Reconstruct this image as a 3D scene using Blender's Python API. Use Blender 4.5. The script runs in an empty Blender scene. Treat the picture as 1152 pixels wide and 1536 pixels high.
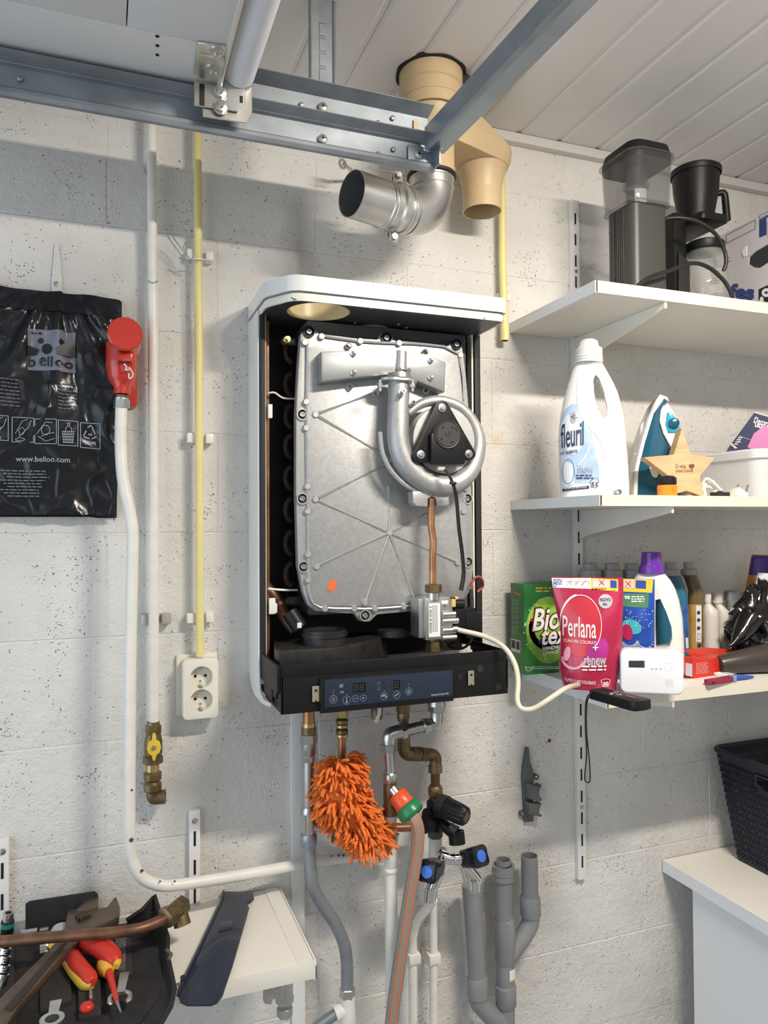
import bpy, bmesh, math, random
from mathutils import Vector, Matrix
random.seed(7)
PI = math.pi
SC = bpy.context.scene
COL = SC.collection

# ---------------------------------------------------------------- camera
F_PX = 1120.0
CAM = Vector((0.0, -1.5, 0.0))
YAW, PITCH, ROLL = math.radians(20.5793), math.radians(1.1509), math.radians(-0.3329)
_f = Vector((math.sin(YAW) * math.cos(PITCH), math.cos(YAW) * math.cos(PITCH), math.sin(PITCH)))
_r0 = _f.cross(Vector((0, 0, 1))).normalized()
_u0 = _r0.cross(_f)
_r = _r0 * math.cos(ROLL) + _u0 * math.sin(ROLL)
_u = _r.cross(_f)
cd = bpy.data.cameras.new('camera')
cam = bpy.data.objects.new('camera', cd)
COL.objects.link(cam)
cd.sensor_fit = 'VERTICAL'
cd.sensor_height = 36.0
cd.lens = 36.0 * F_PX / 1536.0
cd.clip_start = 0.02
cam.matrix_world = Matrix(((_r.x, _u.x, -_f.x, CAM.x), (_r.y, _u.y, -_f.y, CAM.y), (_r.z, _u.z, -_f.z, CAM.z), (0, 0, 0, 1)))
SC.camera = cam

# ---------------------------------------------------------------- world, lights, exposure
SC.view_settings.view_transform = 'Standard'
SC.view_settings.look = 'None'
SC.view_settings.gamma = 1.0
SC.view_settings.use_curve_mapping = False
SC.view_settings.exposure = -0.80
w = bpy.data.worlds.new('world'); SC.world = w; w.use_nodes = True
bg = w.node_tree.nodes['Background']
bg.inputs[0].default_value = (0.72, 0.86, 1.0, 1); bg.inputs[1].default_value = 1.2

def area(name, loc, target, sx, sy, power, color):
    l = bpy.data.lights.new(name, 'AREA'); l.shape = 'RECTANGLE'; l.size = sx; l.size_y = sy
    l.energy = power; l.color = color
    o = bpy.data.objects.new(name, l); COL.objects.link(o); o.location = loc
    d = (Vector(target) - Vector(loc)).normalized()
    z = -d; x = Vector((1, 0, 0)) if abs(d.x) < 0.9 else Vector((0, 1, 0))
    x = (x - z * x.dot(z)).normalized(); y = z.cross(x)
    o.matrix_world = Matrix(((x.x, y.x, z.x, loc[0]), (x.y, y.y, z.y, loc[1]), (x.z, y.z, z.z, loc[2]), (0, 0, 0, 1)))
    return o
# warm tube lamp under the ceiling behind the camera's shoulder
area('tube_lamp_light', (0.86, -1.24, 0.85), (0.86, -0.98, -0.15), 0.50, 0.05, 58.0, (1.0, 0.91, 0.80))
# daylight through the open garage door on the left
area('door_daylight', (-1.95, -1.55, -0.30), (0.6, -0.5, -0.4), 2.4, 1.9, 50.0, (0.74, 0.87, 1.0))
# added warm fill from behind the camera, no lamp known there
area('room_fill_light', (0.6, -3.1, 0.7), (0.7, 0.0, -0.2), 1.6, 0.6, 6.0, (1.0, 0.95, 0.88))

# ---------------------------------------------------------------- ray helpers (pixel -> point on a plane of the place)
def ray(px, py):
    return _r * ((px - 576) / F_PX) - _u * ((py - 768) / F_PX) + _f
def W(px, py, y=0.0):
    v = ray(px, py); return CAM + v * ((y - CAM.y) / v.y)
def WZ(px, py, z):
    v = ray(px, py); return CAM + v * ((z - CAM.z) / v.z)
def WX(px, py, x):
    v = ray(px, py); return CAM + v * ((x - CAM.x) / v.x)
def DN(px, py, y):      # the point on the floor below that place
    p = W(px, py, y); p.z = -1.548; return p
def mpp(p):
    return (Vector(p) - CAM).dot(_f) / F_PX

# ---------------------------------------------------------------- materials
MATS = {}
def mat(key, col, rough=0.5, metal=0.0, var=0.0, vscale=20.0, bump=0.0, bscale=80.0, trans=0.0, alpha=1.0, coat=0.0, emit=None, ior=1.45, col2=None, stretch=None, spec=0.5):
    if key in MATS: return MATS[key]
    m = bpy.data.materials.new(key); m.use_nodes = True
    nt = m.node_tree; b = nt.nodes['Principled BSDF']
    c = tuple(col) + (1,)
    b.inputs['Base Color'].default_value = c
    b.inputs['Roughness'].default_value = rough; b.inputs['Metallic'].default_value = metal
    b.inputs['Transmission Weight'].default_value = trans; b.inputs['Alpha'].default_value = alpha
    b.inputs['Coat Weight'].default_value = coat; b.inputs['IOR'].default_value = ior
    b.inputs['Specular IOR Level'].default_value = spec
    if emit:
        b.inputs['Emission Color'].default_value = tuple(emit[:3]) + (1,); b.inputs['Emission Strength'].default_value = emit[3]
    geo = nt.nodes.new('ShaderNodeNewGeometry'); src = geo.outputs['Position']
    if stretch:
        mp = nt.nodes.new('ShaderNodeMapping'); mp.inputs['Scale'].default_value = stretch
        nt.links.new(src, mp.inputs['Vector']); src = mp.outputs['Vector']
    if var > 0 or col2:
        n = nt.nodes.new('ShaderNodeTexNoise'); n.inputs['Scale'].default_value = vscale; n.inputs['Detail'].default_value = 6
        nt.links.new(src, n.inputs['Vector'])
        r = nt.nodes.new('ShaderNodeValToRGB'); r.color_ramp.elements[0].position = 0.32; r.color_ramp.elements[1].position = 0.68
        a = [max(0, x * (1 - var)) for x in col]; z = col2 if col2 else [min(1, x * (1 + var)) for x in col]
        r.color_ramp.elements[0].color = tuple(a) + (1,); r.color_ramp.elements[1].color = tuple(z) + (1,)
        nt.links.new(n.outputs['Fac'], r.inputs['Fac']); nt.links.new(r.outputs['Color'], b.inputs['Base Color'])
    if bump > 0:
        n2 = nt.nodes.new('ShaderNodeTexNoise'); n2.inputs['Scale'].default_value = bscale; n2.inputs['Detail'].default_value = 4
        nt.links.new(src, n2.inputs['Vector'])
        bp = nt.nodes.new('ShaderNodeBump'); bp.inputs['Strength'].default_value = bump; bp.inputs['Distance'].default_value = 0.002
        nt.links.new(n2.outputs['Fac'], bp.inputs['Height']); nt.links.new(bp.outputs['Normal'], b.inputs['Normal'])
    MATS[key] = m
    return m

def wall_material():
    m = bpy.data.materials.new('painted_block_wall'); m.use_nodes = True; nt = m.node_tree; b = nt.nodes['Principled BSDF']
    L = nt.links.new; N = nt.nodes.new
    pos = N('ShaderNodeNewGeometry').outputs['Position']
    def noise(sc, det=5, rough=0.55):
        n = N('ShaderNodeTexNoise'); n.inputs['Scale'].default_value = sc; n.inputs['Detail'].default_value = det; n.inputs['Roughness'].default_value = rough
        L(pos, n.inputs['Vector']); return n.outputs['Fac']
    def ramp(src, a, c, ca=0.0, cc=1.0):
        r = N('ShaderNodeMapRange'); r.inputs[1].default_value = a; r.inputs[2].default_value = c; r.inputs[3].default_value = ca; r.inputs[4].default_value = cc
        L(src, r.inputs[0]); return r.outputs[0]
    def mth(op, a, c):
        n = N('ShaderNodeMath'); n.operation = op
        for i, v in enumerate((a, c)):
            if isinstance(v, (int, float)): n.inputs[i].default_value = v
            else: L(v, n.inputs[i])
        return n.outputs[0]
    def mix(fac, a, c):
        n = N('ShaderNodeMix'); n.data_type = 'RGBA'
        L(fac, n.inputs[0])
        for i, v in ((6, a), (7, c)):
            if isinstance(v, tuple): n.inputs[i].default_value = v + (1,)
            else: L(v, n.inputs[i])
        return n.outputs[2]
    # pores of the concrete: small pits the paint has not filled, in clusters
    vor = N('ShaderNodeTexVoronoi'); vor.inputs['Scale'].default_value = 250
    warp = N('ShaderNodeVectorMath'); warp.operation = 'ADD'
    nz = N('ShaderNodeTexNoise'); nz.inputs['Scale'].default_value = 60; L(pos, nz.inputs['Vector'])
    sc = N('ShaderNodeVectorMath'); sc.operation = 'SCALE'; sc.inputs['Scale'].default_value = 0.012; L(nz.outputs['Color'], sc.inputs[0])
    L(pos, warp.inputs[0]); L(sc.outputs[0], warp.inputs[1]); L(warp.outputs[0], vor.inputs['Vector'])
    cl = ramp(noise(9, 6, 0.75), 0.52, 0.70)
    cell = N('ShaderNodeSeparateColor'); L(vor.outputs['Color'], cell.inputs[0])
    thr = mth('MULTIPLY', cl, 0.50)
    on = mth('LESS_THAN', cell.outputs[0], mth('ADD', thr, 0.014))
    near = ramp(vor.outputs['Distance'], 0.20, 0.42, 1.0, 0.0)
    pit = mth('MULTIPLY', on, near)
    base = mix(ramp(noise(3.2, 6), 0.35, 0.65), (0.66, 0.635, 0.60), (0.79, 0.775, 0.745))
    # darker brown patch behind the flue outlet and faint drips
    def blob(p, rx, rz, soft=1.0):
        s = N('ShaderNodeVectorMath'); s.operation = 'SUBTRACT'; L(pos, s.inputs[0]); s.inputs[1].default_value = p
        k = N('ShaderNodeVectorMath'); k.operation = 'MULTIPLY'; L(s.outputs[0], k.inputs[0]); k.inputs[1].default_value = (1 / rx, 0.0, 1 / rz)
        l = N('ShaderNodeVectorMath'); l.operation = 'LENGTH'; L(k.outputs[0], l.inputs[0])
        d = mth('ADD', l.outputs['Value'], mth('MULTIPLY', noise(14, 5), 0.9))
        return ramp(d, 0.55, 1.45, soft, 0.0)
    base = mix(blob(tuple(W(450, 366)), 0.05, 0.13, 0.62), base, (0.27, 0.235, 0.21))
    base = mix(blob(tuple(W(745, 660)), 0.022, 0.02, 0.7), base, (0.66, 0.53, 0.36))
    base = mix(blob(tuple(W(752, 1180)), 0.03, 0.05, 0.4), base, (0.58, 0.50, 0.38))
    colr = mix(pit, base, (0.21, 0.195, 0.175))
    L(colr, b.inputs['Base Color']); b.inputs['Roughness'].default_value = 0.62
    h = mth('ADD', mth('MULTIPLY', noise(70, 6, 0.6), 0.5), mth('MULTIPLY', noise(260, 4), 0.35))
    h = mth('ADD', h, mth('MULTIPLY', noise(11, 3), 0.9))
    h = mth('SUBTRACT', h, mth('MULTIPLY', pit, 0.8))
    bp = N('ShaderNodeBump'); bp.inputs['Strength'].default_value = 0.55; bp.inputs['Distance'].default_value = 0.013
    L(h, bp.inputs['Height']); L(bp.outputs['Normal'], b.inputs['Normal'])
    return m

# ---------------------------------------------------------------- mesh helpers
class MB:
    def __init__(s): s.v = []; s.f = []
    def add(s, vs, fs, M=None):
        n = len(s.v)
        s.v += [(M @ Vector(p)) if M is not None else Vector(p) for p in vs]
        s.f += [[i + n for i in f] for f in fs]
        return s
    def box(s, x0, x1, y0, y1, z0, z1, bev=0.0, M=None, seg=2):
        vs = [(x, y, z) for x in (x0, x1) for y in (y0, y1) for z in (z0, z1)]
        fs = [(0, 1, 3, 2), (4, 6, 7, 5), (0, 4, 5, 1), (2, 3, 7, 6), (0, 2, 6, 4), (1, 5, 7, 3)]
        if bev > 0: vs, fs = bevel(vs, fs, bev, seg)
        return s.add(vs, fs, M)
    def cbox(s, c, sz, bev=0.0, M=None, seg=2):
        return s.box(c[0] - sz[0] / 2, c[0] + sz[0] / 2, c[1] - sz[1] / 2, c[1] + sz[1] / 2, c[2] - sz[2] / 2, c[2] + sz[2] / 2, bev, M, seg)
    def prism(s, pts, z0, z1, M=None, bev=0.0, seg=2):
        n = len(pts)
        if area2(pts) < 0: pts = pts[::-1]
        vs = [(p[0], p[1], z0) for p in pts] + [(p[0], p[1], z1) for p in pts]
        fs = [list(range(n))[::-1], [n + i for i in range(n)]] + [(i, (i + 1) % n, n + (i + 1) % n, n + i) for i in range(n)]
        if bev > 0: vs, fs = bevel(vs, fs, bev, seg, 25)
        return s.add(vs, fs, M)
    def loft(s, rings, cap=True, M=None):
        n = len(rings[0]); vs = [p for r in rings for p in r]; fs = []
        for k in range(len(rings) - 1):
            for i in range(n):
                j = (i + 1) % n
                fs.append((k * n + i, k * n + j, (k + 1) * n + j, (k + 1) * n + i))
        if cap: fs += [list(range(n))[::-1], [(len(rings) - 1) * n + i for i in range(n)]]
        return s.add(vs, fs, M)
    def lathe(s, prof, M=None, seg=24, cap=True):
        rings = [[(r * math.cos(2 * PI * i / seg), r * math.sin(2 * PI * i / seg), z) for i in range(seg)] for r, z in prof]
        return s.loft(rings, cap, M)
    def tube(s, pts, r, seg=12, cap=True, smooth=0, flat=None):
        pts = [Vector(p) for p in pts]; rs = list(r) if isinstance(r, (list, tuple)) else [r] * len(pts)
        if smooth: pts, rs = catmull(pts, rs, smooth)
        rings = []; T0 = None; nrm = None
        for i, p in enumerate(pts):
            a = pts[max(i - 1, 0)]; c = pts[min(i + 1, len(pts) - 1)]
            t = (c - a)
            t = t.normalized() if t.length > 1e-9 else Vector((0, 0, 1))
            if nrm is None:
                nrm = t.orthogonal().normalized()
            else:
                q = T0.rotation_difference(t); nrm = q @ nrm; nrm = (nrm - t * nrm.dot(t)).normalized()
            T0 = t; bn = t.cross(nrm)
            rings.append([p + (nrm * math.cos(2 * PI * k / seg) + bn * math.sin(2 * PI * k / seg)) * rs[i] for k in range(seg)])
        return s.loft(rings, cap)
    def hollow(s, pts, r, th, seg=20, smooth=0):
        pts = [Vector(p) for p in pts]
        if smooth: pts, _ = catmull(pts, [r] * len(pts), smooth)
        a = MB().tube(pts, r, seg, False); b_ = MB().tube(pts, r - th, seg, False)
        n = len(a.v); s.add(a.v, a.f); s.add(b_.v, [f[::-1] for f in b_.f])
        base = len(s.v) - 2 * n
        for ring, fl in ((0, 0), (n - seg, 1)):
            for k in range(seg):
                j = (k + 1) % seg
                f = [base + ring + k, base + ring + j, base + n + ring + j, base + n + ring + k]
                s.f.append(f[::-1] if fl == 0 else f)
        return s
    def cyl(s, a, c, r, seg=16, r2=None):
        return s.tube([a, c], [r, r2 if r2 is not None else r], seg)
    def hexa(s, a, c, r, ch=0.15):
        a = Vector(a); c = Vector(c); d = c - a
        return s.tube([a, a + d * ch * .5, c - d * ch * .5, c], [r * .88, r, r, r * .88], 6)
    def ball(s, c, r, sx=1, sy=1, sz=1, seg=16, M=None):
        c = Vector(c); rings = []
        for i in range(1, seg // 2):
            t = PI * i / (seg // 2)
            rings.append([(c.x + r * sx * math.sin(t) * math.cos(2 * PI * k / seg), c.y + r * sy * math.sin(t) * math.sin(2 * PI * k / seg), c.z - r * sz * math.cos(t)) for k in range(seg)])
        return s.loft(rings, True, M)
    def quad(s, pts): return s.add(pts, [list(range(len(pts)))])
    def sheet(s, fn, nu, nv, th=0.0):
        vs = [fn(i / nu, j / nv) for j in range(nv + 1) for i in range(nu + 1)]
        fs = [(j * (nu + 1) + i, j * (nu + 1) + i + 1, (j + 1) * (nu + 1) + i + 1, (j + 1) * (nu + 1) + i) for j in range(nv) for i in range(nu)]
        return s.add(vs, fs)
    def xf(s, M): s.v = [M @ p for p in s.v]; return s
def area2(p): return sum(p[i][0] * p[(i + 1) % len(p)][1] - p[(i + 1) % len(p)][0] * p[i][1] for i in range(len(p)))
def bevel(vs, fs, off, seg=2, ang=20):
    bm = bmesh.new(); bv = [bm.verts.new(p) for p in vs]
    for f in fs: bm.faces.new([bv[i] for i in f])
    bmesh.ops.recalc_face_normals(bm, faces=bm.faces)
    es = [e for e in bm.edges if len(e.link_faces) == 2 and e.calc_face_angle(0) > math.radians(ang)]
    bmesh.ops.bevel(bm, geom=es, offset=off, segments=seg, profile=0.6, affect='EDGES', clamp_overlap=True)
    bm.verts.index_update(); V = [v.co.copy() for v in bm.verts]; Fc = [[v.index for v in f.verts] for f in bm.faces]
    bm.free(); return V, Fc
def catmull(P, R, n):
    out = []; ro = []
    for i in range(len(P) - 1):
        p0 = P[max(i - 1, 0)]; p1 = P[i]; p2 = P[i + 1]; p3 = P[min(i + 2, len(P) - 1)]
        for k in range(n):
            t = k / n; t2 = t * t; t3 = t2 * t
            out.append(0.5 * ((2 * p1) + (p2 - p0) * t + (2 * p0 - 5 * p1 + 4 * p2 - p3) * t2 + (3 * p1 - p0 - 3 * p2 + p3) * t3)); ro.append(R[i] * (1 - t) + R[i + 1] * t)
    out.append(P[-1]); ro.append(R[-1]); return out, ro
def rrect(w_, h_, r, n=5, cx=0, cy=0):
    r = min(r, w_ / 2 - 1e-5, h_ / 2 - 1e-5); o = []
    for (sx, sy, a0) in ((1, 1, 0), (-1, 1, 90), (-1, -1, 180), (1, -1, 270)):
        for k in range(n + 1):
            a = math.radians(a0 + 90 * k / n); o.append((cx + sx * (w_ / 2 - r) + r * math.cos(a), cy + sy * (h_ / 2 - r) + r * math.sin(a)))
    return o
def sup(a, b_, n=32, e=2.6):
    o = []
    for k in range(n):
        t = 2 * PI * k / n; c = math.cos(t); s_ = math.sin(t)
        o.append((a * math.copysign(abs(c) ** (2 / e), c), b_ * math.copysign(abs(s_) ** (2 / e), s_)))
    return o
def arc(cx, cy, r, a0, a1, n=12): return [(cx + r * math.cos(math.radians(a0 + (a1 - a0) * k / n)), cy + r * math.sin(math.radians(a0 + (a1 - a0) * k / n))) for k in range(n + 1)]
def FR(o, x, y):
    x = Vector(x).normalized(); y = Vector(y); y = (y - x * y.dot(x)).normalized(); z = x.cross(y); o = Vector(o)
    return Matrix(((x.x, y.x, z.x, o.x), (x.y, y.y, z.y, o.y), (x.z, y.z, z.z, o.z), (0, 0, 0, 1)))
def FRONT(o, up=(0, 0, 1)):      # local x -> world x, local y -> up, local z -> out of the wall (-y)
    return FR(o, (1, 0, 0), up)
def RZ(o, deg): return Matrix.Translation(Vector(o)) @ Matrix.Rotation(math.radians(deg), 4, 'Z')
def fr_rot(o, deg):              # upright front frame turned about z
    return RZ(o, deg) @ FR((0, 0, 0), (1, 0, 0), (0, 0, 1))

ORG = {}
def put(name, mb, m, parent=None, label=None, smooth=38, kind=None, origin=None):
    me = bpy.data.meshes.new(name)
    if parent is not None: o0 = ORG[parent.name]
    elif origin is not None: o0 = Vector(origin)
    else:
        xs = [p.x for p in mb.v]; ys = [p.y for p in mb.v]; zs = [p.z for p in mb.v]
        o0 = Vector(((min(xs) + max(xs)) / 2, (min(ys) + max(ys)) / 2, min(zs)))
    me.from_pydata([p - o0 for p in mb.v], [], mb.f)
    bm = bmesh.new(); bm.from_mesh(me); bmesh.ops.recalc_face_normals(bm, faces=bm.faces); bm.to_mesh(me); bm.free()
    me.materials.append(m)
    if smooth:
        me.shade_smooth(); me.set_sharp_from_angle(angle=math.radians(smooth))
    o = bpy.data.objects.new(name, me); COL.objects.link(o); ORG[o.name] = o0
    if parent is not None: o.parent = parent
    else: o.location = o0
    if label: o['label'] = label
    if kind: o['kind'] = kind
    return o
def thing(name, label, cat, loc, group=None):
    o = bpy.data.objects.new(name, None); COL.objects.link(o); o.location = loc; o.empty_display_size = 0.05
    o['label'] = label; o['category'] = cat; ORG[o.name] = Vector(loc)
    if group: o['group'] = group
    return o
def solo(name, mb, m, label, cat, group=None, smooth=38, kind=None):
    o = put(name, mb, m, None, label, smooth, kind); o['category'] = cat
    if group: o['group'] = group
    return o
def struct(name, mb, m, smooth=38, label=None):
    return put(name, mb, m, None, label, smooth, 'structure')

TXT = {}
def text2d(body, bold=0.0):
    k = (body, bold)
    if k in TXT: return TXT[k]
    cu = bpy.data.curves.new('txt', 'FONT'); cu.body = body; cu.size = 1.0; cu.resolution_u = 3; cu.offset = bold
    ob = bpy.data.objects.new('txt', cu); COL.objects.link(ob)
    me = bpy.data.meshes.new_from_object(ob.evaluated_get(bpy.context.evaluated_depsgraph_get()))
    vs = [(v.co.x, v.co.y) for v in me.vertices]; fs = [list(p.vertices) for p in me.polygons]
    bpy.data.objects.remove(ob); bpy.data.curves.remove(cu); bpy.data.meshes.remove(me)
    if vs:
        x0 = min(v[0] for v in vs); x1 = max(v[0] for v in vs); y0 = min(v[1] for v in vs); y1 = max(v[1] for v in vs)
        vs = [((x - x0) / (x1 - x0), (y - y0) / max(y1 - y0, 1e-6)) for x, y in vs]
    TXT[k] = (vs, fs); return TXT[k]
def txt(mb, body, x0, y0, w_, h_, fn, bold=0.0, shear=0.0, rise=0.0):
    """lettering fitted into the box x0,y0,w,h of a surface; fn maps (x,y) of that surface to a point"""
    vs, fs = text2d(body, bold)
    P = [fn(x0 + x * w_ + shear * y * h_, y0 + y * h_ + rise * x * w_) for x, y in vs]
    mb.add(P, fs); return mb
def poly(mb, pts, fn): mb.add([fn(*p) for p in pts], [list(range(len(pts)))]); return mb
def line(mb, pts, wd, fn, closed=False):
    n = len(pts)
    for i in range(n if closed else n - 1):
        a = Vector(pts[i]); c = Vector(pts[(i + 1) % n]); d = c - a
        if d.length < 1e-7: continue
        d.normalize(); q = Vector((-d.y, d.x)) * wd / 2; e = d * wd / 2
        poly(mb, [tuple(a - q - e), tuple(c - q + e), tuple(c + q + e), tuple(a + q - e)], fn)
    return mb
def plane_fn(M, off=0.0006):
    return lambda x, y: M @ Vector((x, y, off))
def greek(mb, x0, y0, w_, h_, rows, fn, cov=0.9, seed=1):
    """rows of tiny unreadable print"""
    rg = random.Random(seed); rh = h_ / rows
    for i in range(rows):
        x = x0; end = x0 + w_ * (cov if i < rows - 1 else cov * .6) * rg.uniform(.85, 1)
        while x < end:
            ww = rg.uniform(1.0, 3.0) * rh
            poly(mb, [(x, y0 + h_ - (i + .75) * rh), (min(x + ww, end), y0 + h_ - (i + .75) * rh), (min(x + ww, end), y0 + h_ - (i + .3) * rh), (x, y0 + h_ - (i + .3) * rh)], fn)
            x += ww + rh * .45
    return mb
def boolean(mb, cut, op='DIFFERENCE'):
    obs = []
    for q in (mb, cut):
        me = bpy.data.meshes.new('b'); me.from_pydata(q.v, [], q.f)
        bm = bmesh.new(); bm.from_mesh(me); bmesh.ops.recalc_face_normals(bm, faces=bm.faces); bm.to_mesh(me); bm.free()
        o = bpy.data.objects.new('b', me); COL.objects.link(o); obs.append(o)
    md = obs[0].modifiers.new('b', 'BOOLEAN'); md.operation = op; md.object = obs[1]; md.solver = 'EXACT'
    me = bpy.data.meshes.new_from_object(obs[0].evaluated_get(bpy.context.evaluated_depsgraph_get()))
    out = MB(); out.add([v.co.copy() for v in me.vertices], [list(p.vertices) for p in me.polygons])
    for o in obs: bpy.data.objects.remove(o)
    return out
def copy_tree(o, parent=None):
    c = o.copy(); COL.objects.link(c); ORG[c.name] = ORG[o.name]
    if parent is not None: c.parent = parent
    for ch in o.children: copy_tree(ch, c)
    return c
def screw(mb, c, r=0.006, d=(0, -1, 0)):
    c = Vector(c); d = Vector(d).normalized()
    mb.tube([c, c + d * r * .35, c + d * r * .6], [r, r * .9, r * .45], 12)
    M = FR(c + d * r * .62, d.orthogonal(), d.cross(d.orthogonal()))
    return mb

# ---------------------------------------------------------------- shared materials
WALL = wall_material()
m_white = mat('white_lacquer', (0.80, 0.80, 0.78), 0.35, var=0.03, vscale=6)
m_shelf = mat('white_melamine', (0.82, 0.79, 0.72), 0.38, var=0.03, vscale=9)
m_shelfend = mat('white_edge_band', (0.80, 0.82, 0.84), 0.4, var=0.02)
m_pipe = mat('old_white_pipe_paint', (0.82, 0.80, 0.74), 0.38, var=0.05, vscale=30, bump=0.15, bscale=60)
m_yellow = mat('yellow_conduit', (0.80, 0.69, 0.30), 0.42, var=0.05, vscale=12)
m_galv = mat('galvanised_steel', (0.33, 0.36, 0.39), 0.52, 0.7, var=0.12, vscale=22, bump=0.05)
m_galvd = mat('dull_galvanised_steel', (0.33, 0.38, 0.43), 0.42, 0.75, var=0.12, vscale=14)
m_zinc = mat('bright_zinc', (0.66, 0.65, 0.60), 0.3, 0.9, var=0.1, vscale=40)
m_steel = mat('steel', (0.6, 0.6, 0.6), 0.28, 0.95, var=0.06)
m_chrome = mat('chrome', (0.78, 0.78, 0.78), 0.08, 1.0)
m_nickel = mat('dull_nickel', (0.56, 0.56, 0.54), 0.3, 0.95, var=0.1, vscale=50)
m_brass = mat('aged_brass', (0.22, 0.165, 0.085), 0.42, 0.8, var=0.25, vscale=60, bump=0.15, bscale=150)
m_brassl = mat('bright_brass', (0.62, 0.47, 0.20), 0.3, 0.9, var=0.15, vscale=50)
m_copper = mat('copper_pipe', (0.46, 0.22, 0.11), 0.36, 0.85, var=0.22, vscale=30)
m_copperd = mat('tarnished_copper', (0.21, 0.11, 0.07), 0.45, 0.7, var=0.3, vscale=40)
m_black = mat('black_plastic', (0.009, 0.009, 0.010), 0.42, var=0.1, spec=0.32)
m_blackm = mat('black_matt', (0.018, 0.018, 0.018), 0.7, var=0.2)
m_rubber = mat('black_rubber', (0.02, 0.02, 0.022), 0.6)
m_grey_pvc = mat('grey_drain_plastic', (0.235, 0.24, 0.245), 0.45, var=0.06, vscale=15)
m_beige = mat('cream_flue_paint', (0.60, 0.45, 0.265), 0.42, var=0.08, vscale=10, bump=0.05, bscale=30)
m_alu = mat('cast_aluminium', (0.47, 0.47, 0.465), 0.48, 0.66, var=0.08, vscale=120, bump=0.12, bscale=400)
m_alus = mat('smooth_aluminium', (0.58, 0.58, 0.57), 0.36, 0.95, var=0.1, vscale=12, bump=0.02)
m_print_w = mat('white_print', (0.85, 0.85, 0.85), 0.5)
m_print_k = mat('black_print', (0.02, 0.02, 0.025), 0.5)
m_print_g = mat('grey_print', (0.42, 0.43, 0.45), 0.5)
m_paper = mat('white_paper_label', (0.8, 0.8, 0.78), 0.55)
m_dark = mat('dark_slot', (0.01, 0.01, 0.01), 0.8)

# ================================================================ THE ROOM
FLOOR, CEIL = -1.55, 0.905
XL, XR, YF = -2.0, 2.15, -3.4
mb = MB().box(XL - .1, XR + .1, 0.0014, 0.2, FLOOR, CEIL + .12)
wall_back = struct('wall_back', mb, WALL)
c_h, b_l = 0.195, 0.41
z0 = -0.594
blockm = {}
def block_mesh(x0, x1, za, zb):
    key = (round(x1 - x0, 3), round(zb - za, 3))
    if key in blockm: return blockm[key]
    q = MB().box(0, x1 - x0, 0.0, 0.010, 0, zb - za, 0.0016, seg=1)
    me = bpy.data.meshes.new('concrete_block'); me.from_pydata(q.v, [], q.f); me.materials.append(WALL); blockm[key] = me
    return me
rg = random.Random(3)
for k in range(-3, 8):
    za = z0 + c_h * k + 0.0008; zb = min(z0 + c_h * (k + 1) - 0.0008, CEIL)
    if zb - za < 0.02: continue
    ph = 1.235 if k % 2 == 0 else 1.44
    n0 = -5
    for n in range(n0, 4):
        xa = ph + b_l * n + 0.0008; xb = ph + b_l * (n + 1) - 0.0008
        if xb < -0.6 or xa > XR: continue
        xb = min(xb, XR)
        o = bpy.data.objects.new('concrete_block', block_mesh(xa, xb, za, zb)); COL.objects.link(o)
        o.parent = wall_back; o.location = Vector((xa, rg.uniform(-.0003, .0004), za)) - ORG[wall_back.name]
m_plain = mat('plain_plaster', (0.62, 0.61, 0.58), 0.8, var=0.05)
struct('wall_right', MB().box(XR, XR + .1, YF, 0.0, FLOOR, CEIL + .1), m_plain)
struct('wall_front', MB().box(XL - .1, XR + .1, YF - .1, YF, FLOOR, CEIL + .1), m_plain)
# left wall is the garage door opening: two reveals and a lintel
wl = MB().box(XL - .1, XL, -0.25, 0.0, FLOOR, CEIL + .1).box(XL - .1, XL, YF, -2.9, FLOOR, CEIL + .1).box(XL - .1, XL, -2.9, -0.25, 0.62, CEIL + .1)
struct('wall_left', wl, m_plain)
struct('floor', MB().box(XL - 3, XR + .1, YF - .1, 0.2, FLOOR - .1, FLOOR), mat('grey_concrete_floor', (0.36, 0.35, 0.34), 0.7, var=0.15, vscale=4))
m_plank = mat('white_pvc_ceiling', (0.78, 0.76, 0.75), 0.33, var=0.015, vscale=5)
ceil = struct('ceiling', MB().box(XL - .1, XR + .1, YF - .1, 0.2, CEIL + .008, CEIL + .1), m_plank)
pq = MB()
prof = [(0.0, .008), (0.0, .0028), (.003, .0012), (.007, 0), (.0950, 0), (.0975, .0014), (.1000, .0030), (.1079, .0034), (.1079, .008)]
pq.prism([(a, c) for a, c in prof], 0, -YF - .001, FR((0, 0, 0), (1, 0, 0), (0, 0, 1)))
pm = bpy.data.meshes.new('ceiling_plank'); pm.from_pydata([p for p in pq.v], [], pq.f); pm.materials.append(m_plank)
x = 0.893 - 0.1085 * 26
while x < XR - .11:
    o = bpy.data.objects.new('ceiling_plank', pm); COL.objects.link(o); o.parent = ceil
    o.location = Vector((x + .004, 0, CEIL)) - ORG[ceil.name]; x += 0.1085
struct('trim_1', MB().box(XL, XR, -0.020, 0.0, CEIL - .022, CEIL - .0005, 0.002), mat('ceiling_edge_trim', (0.66, 0.64, 0.61), 0.4))

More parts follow.
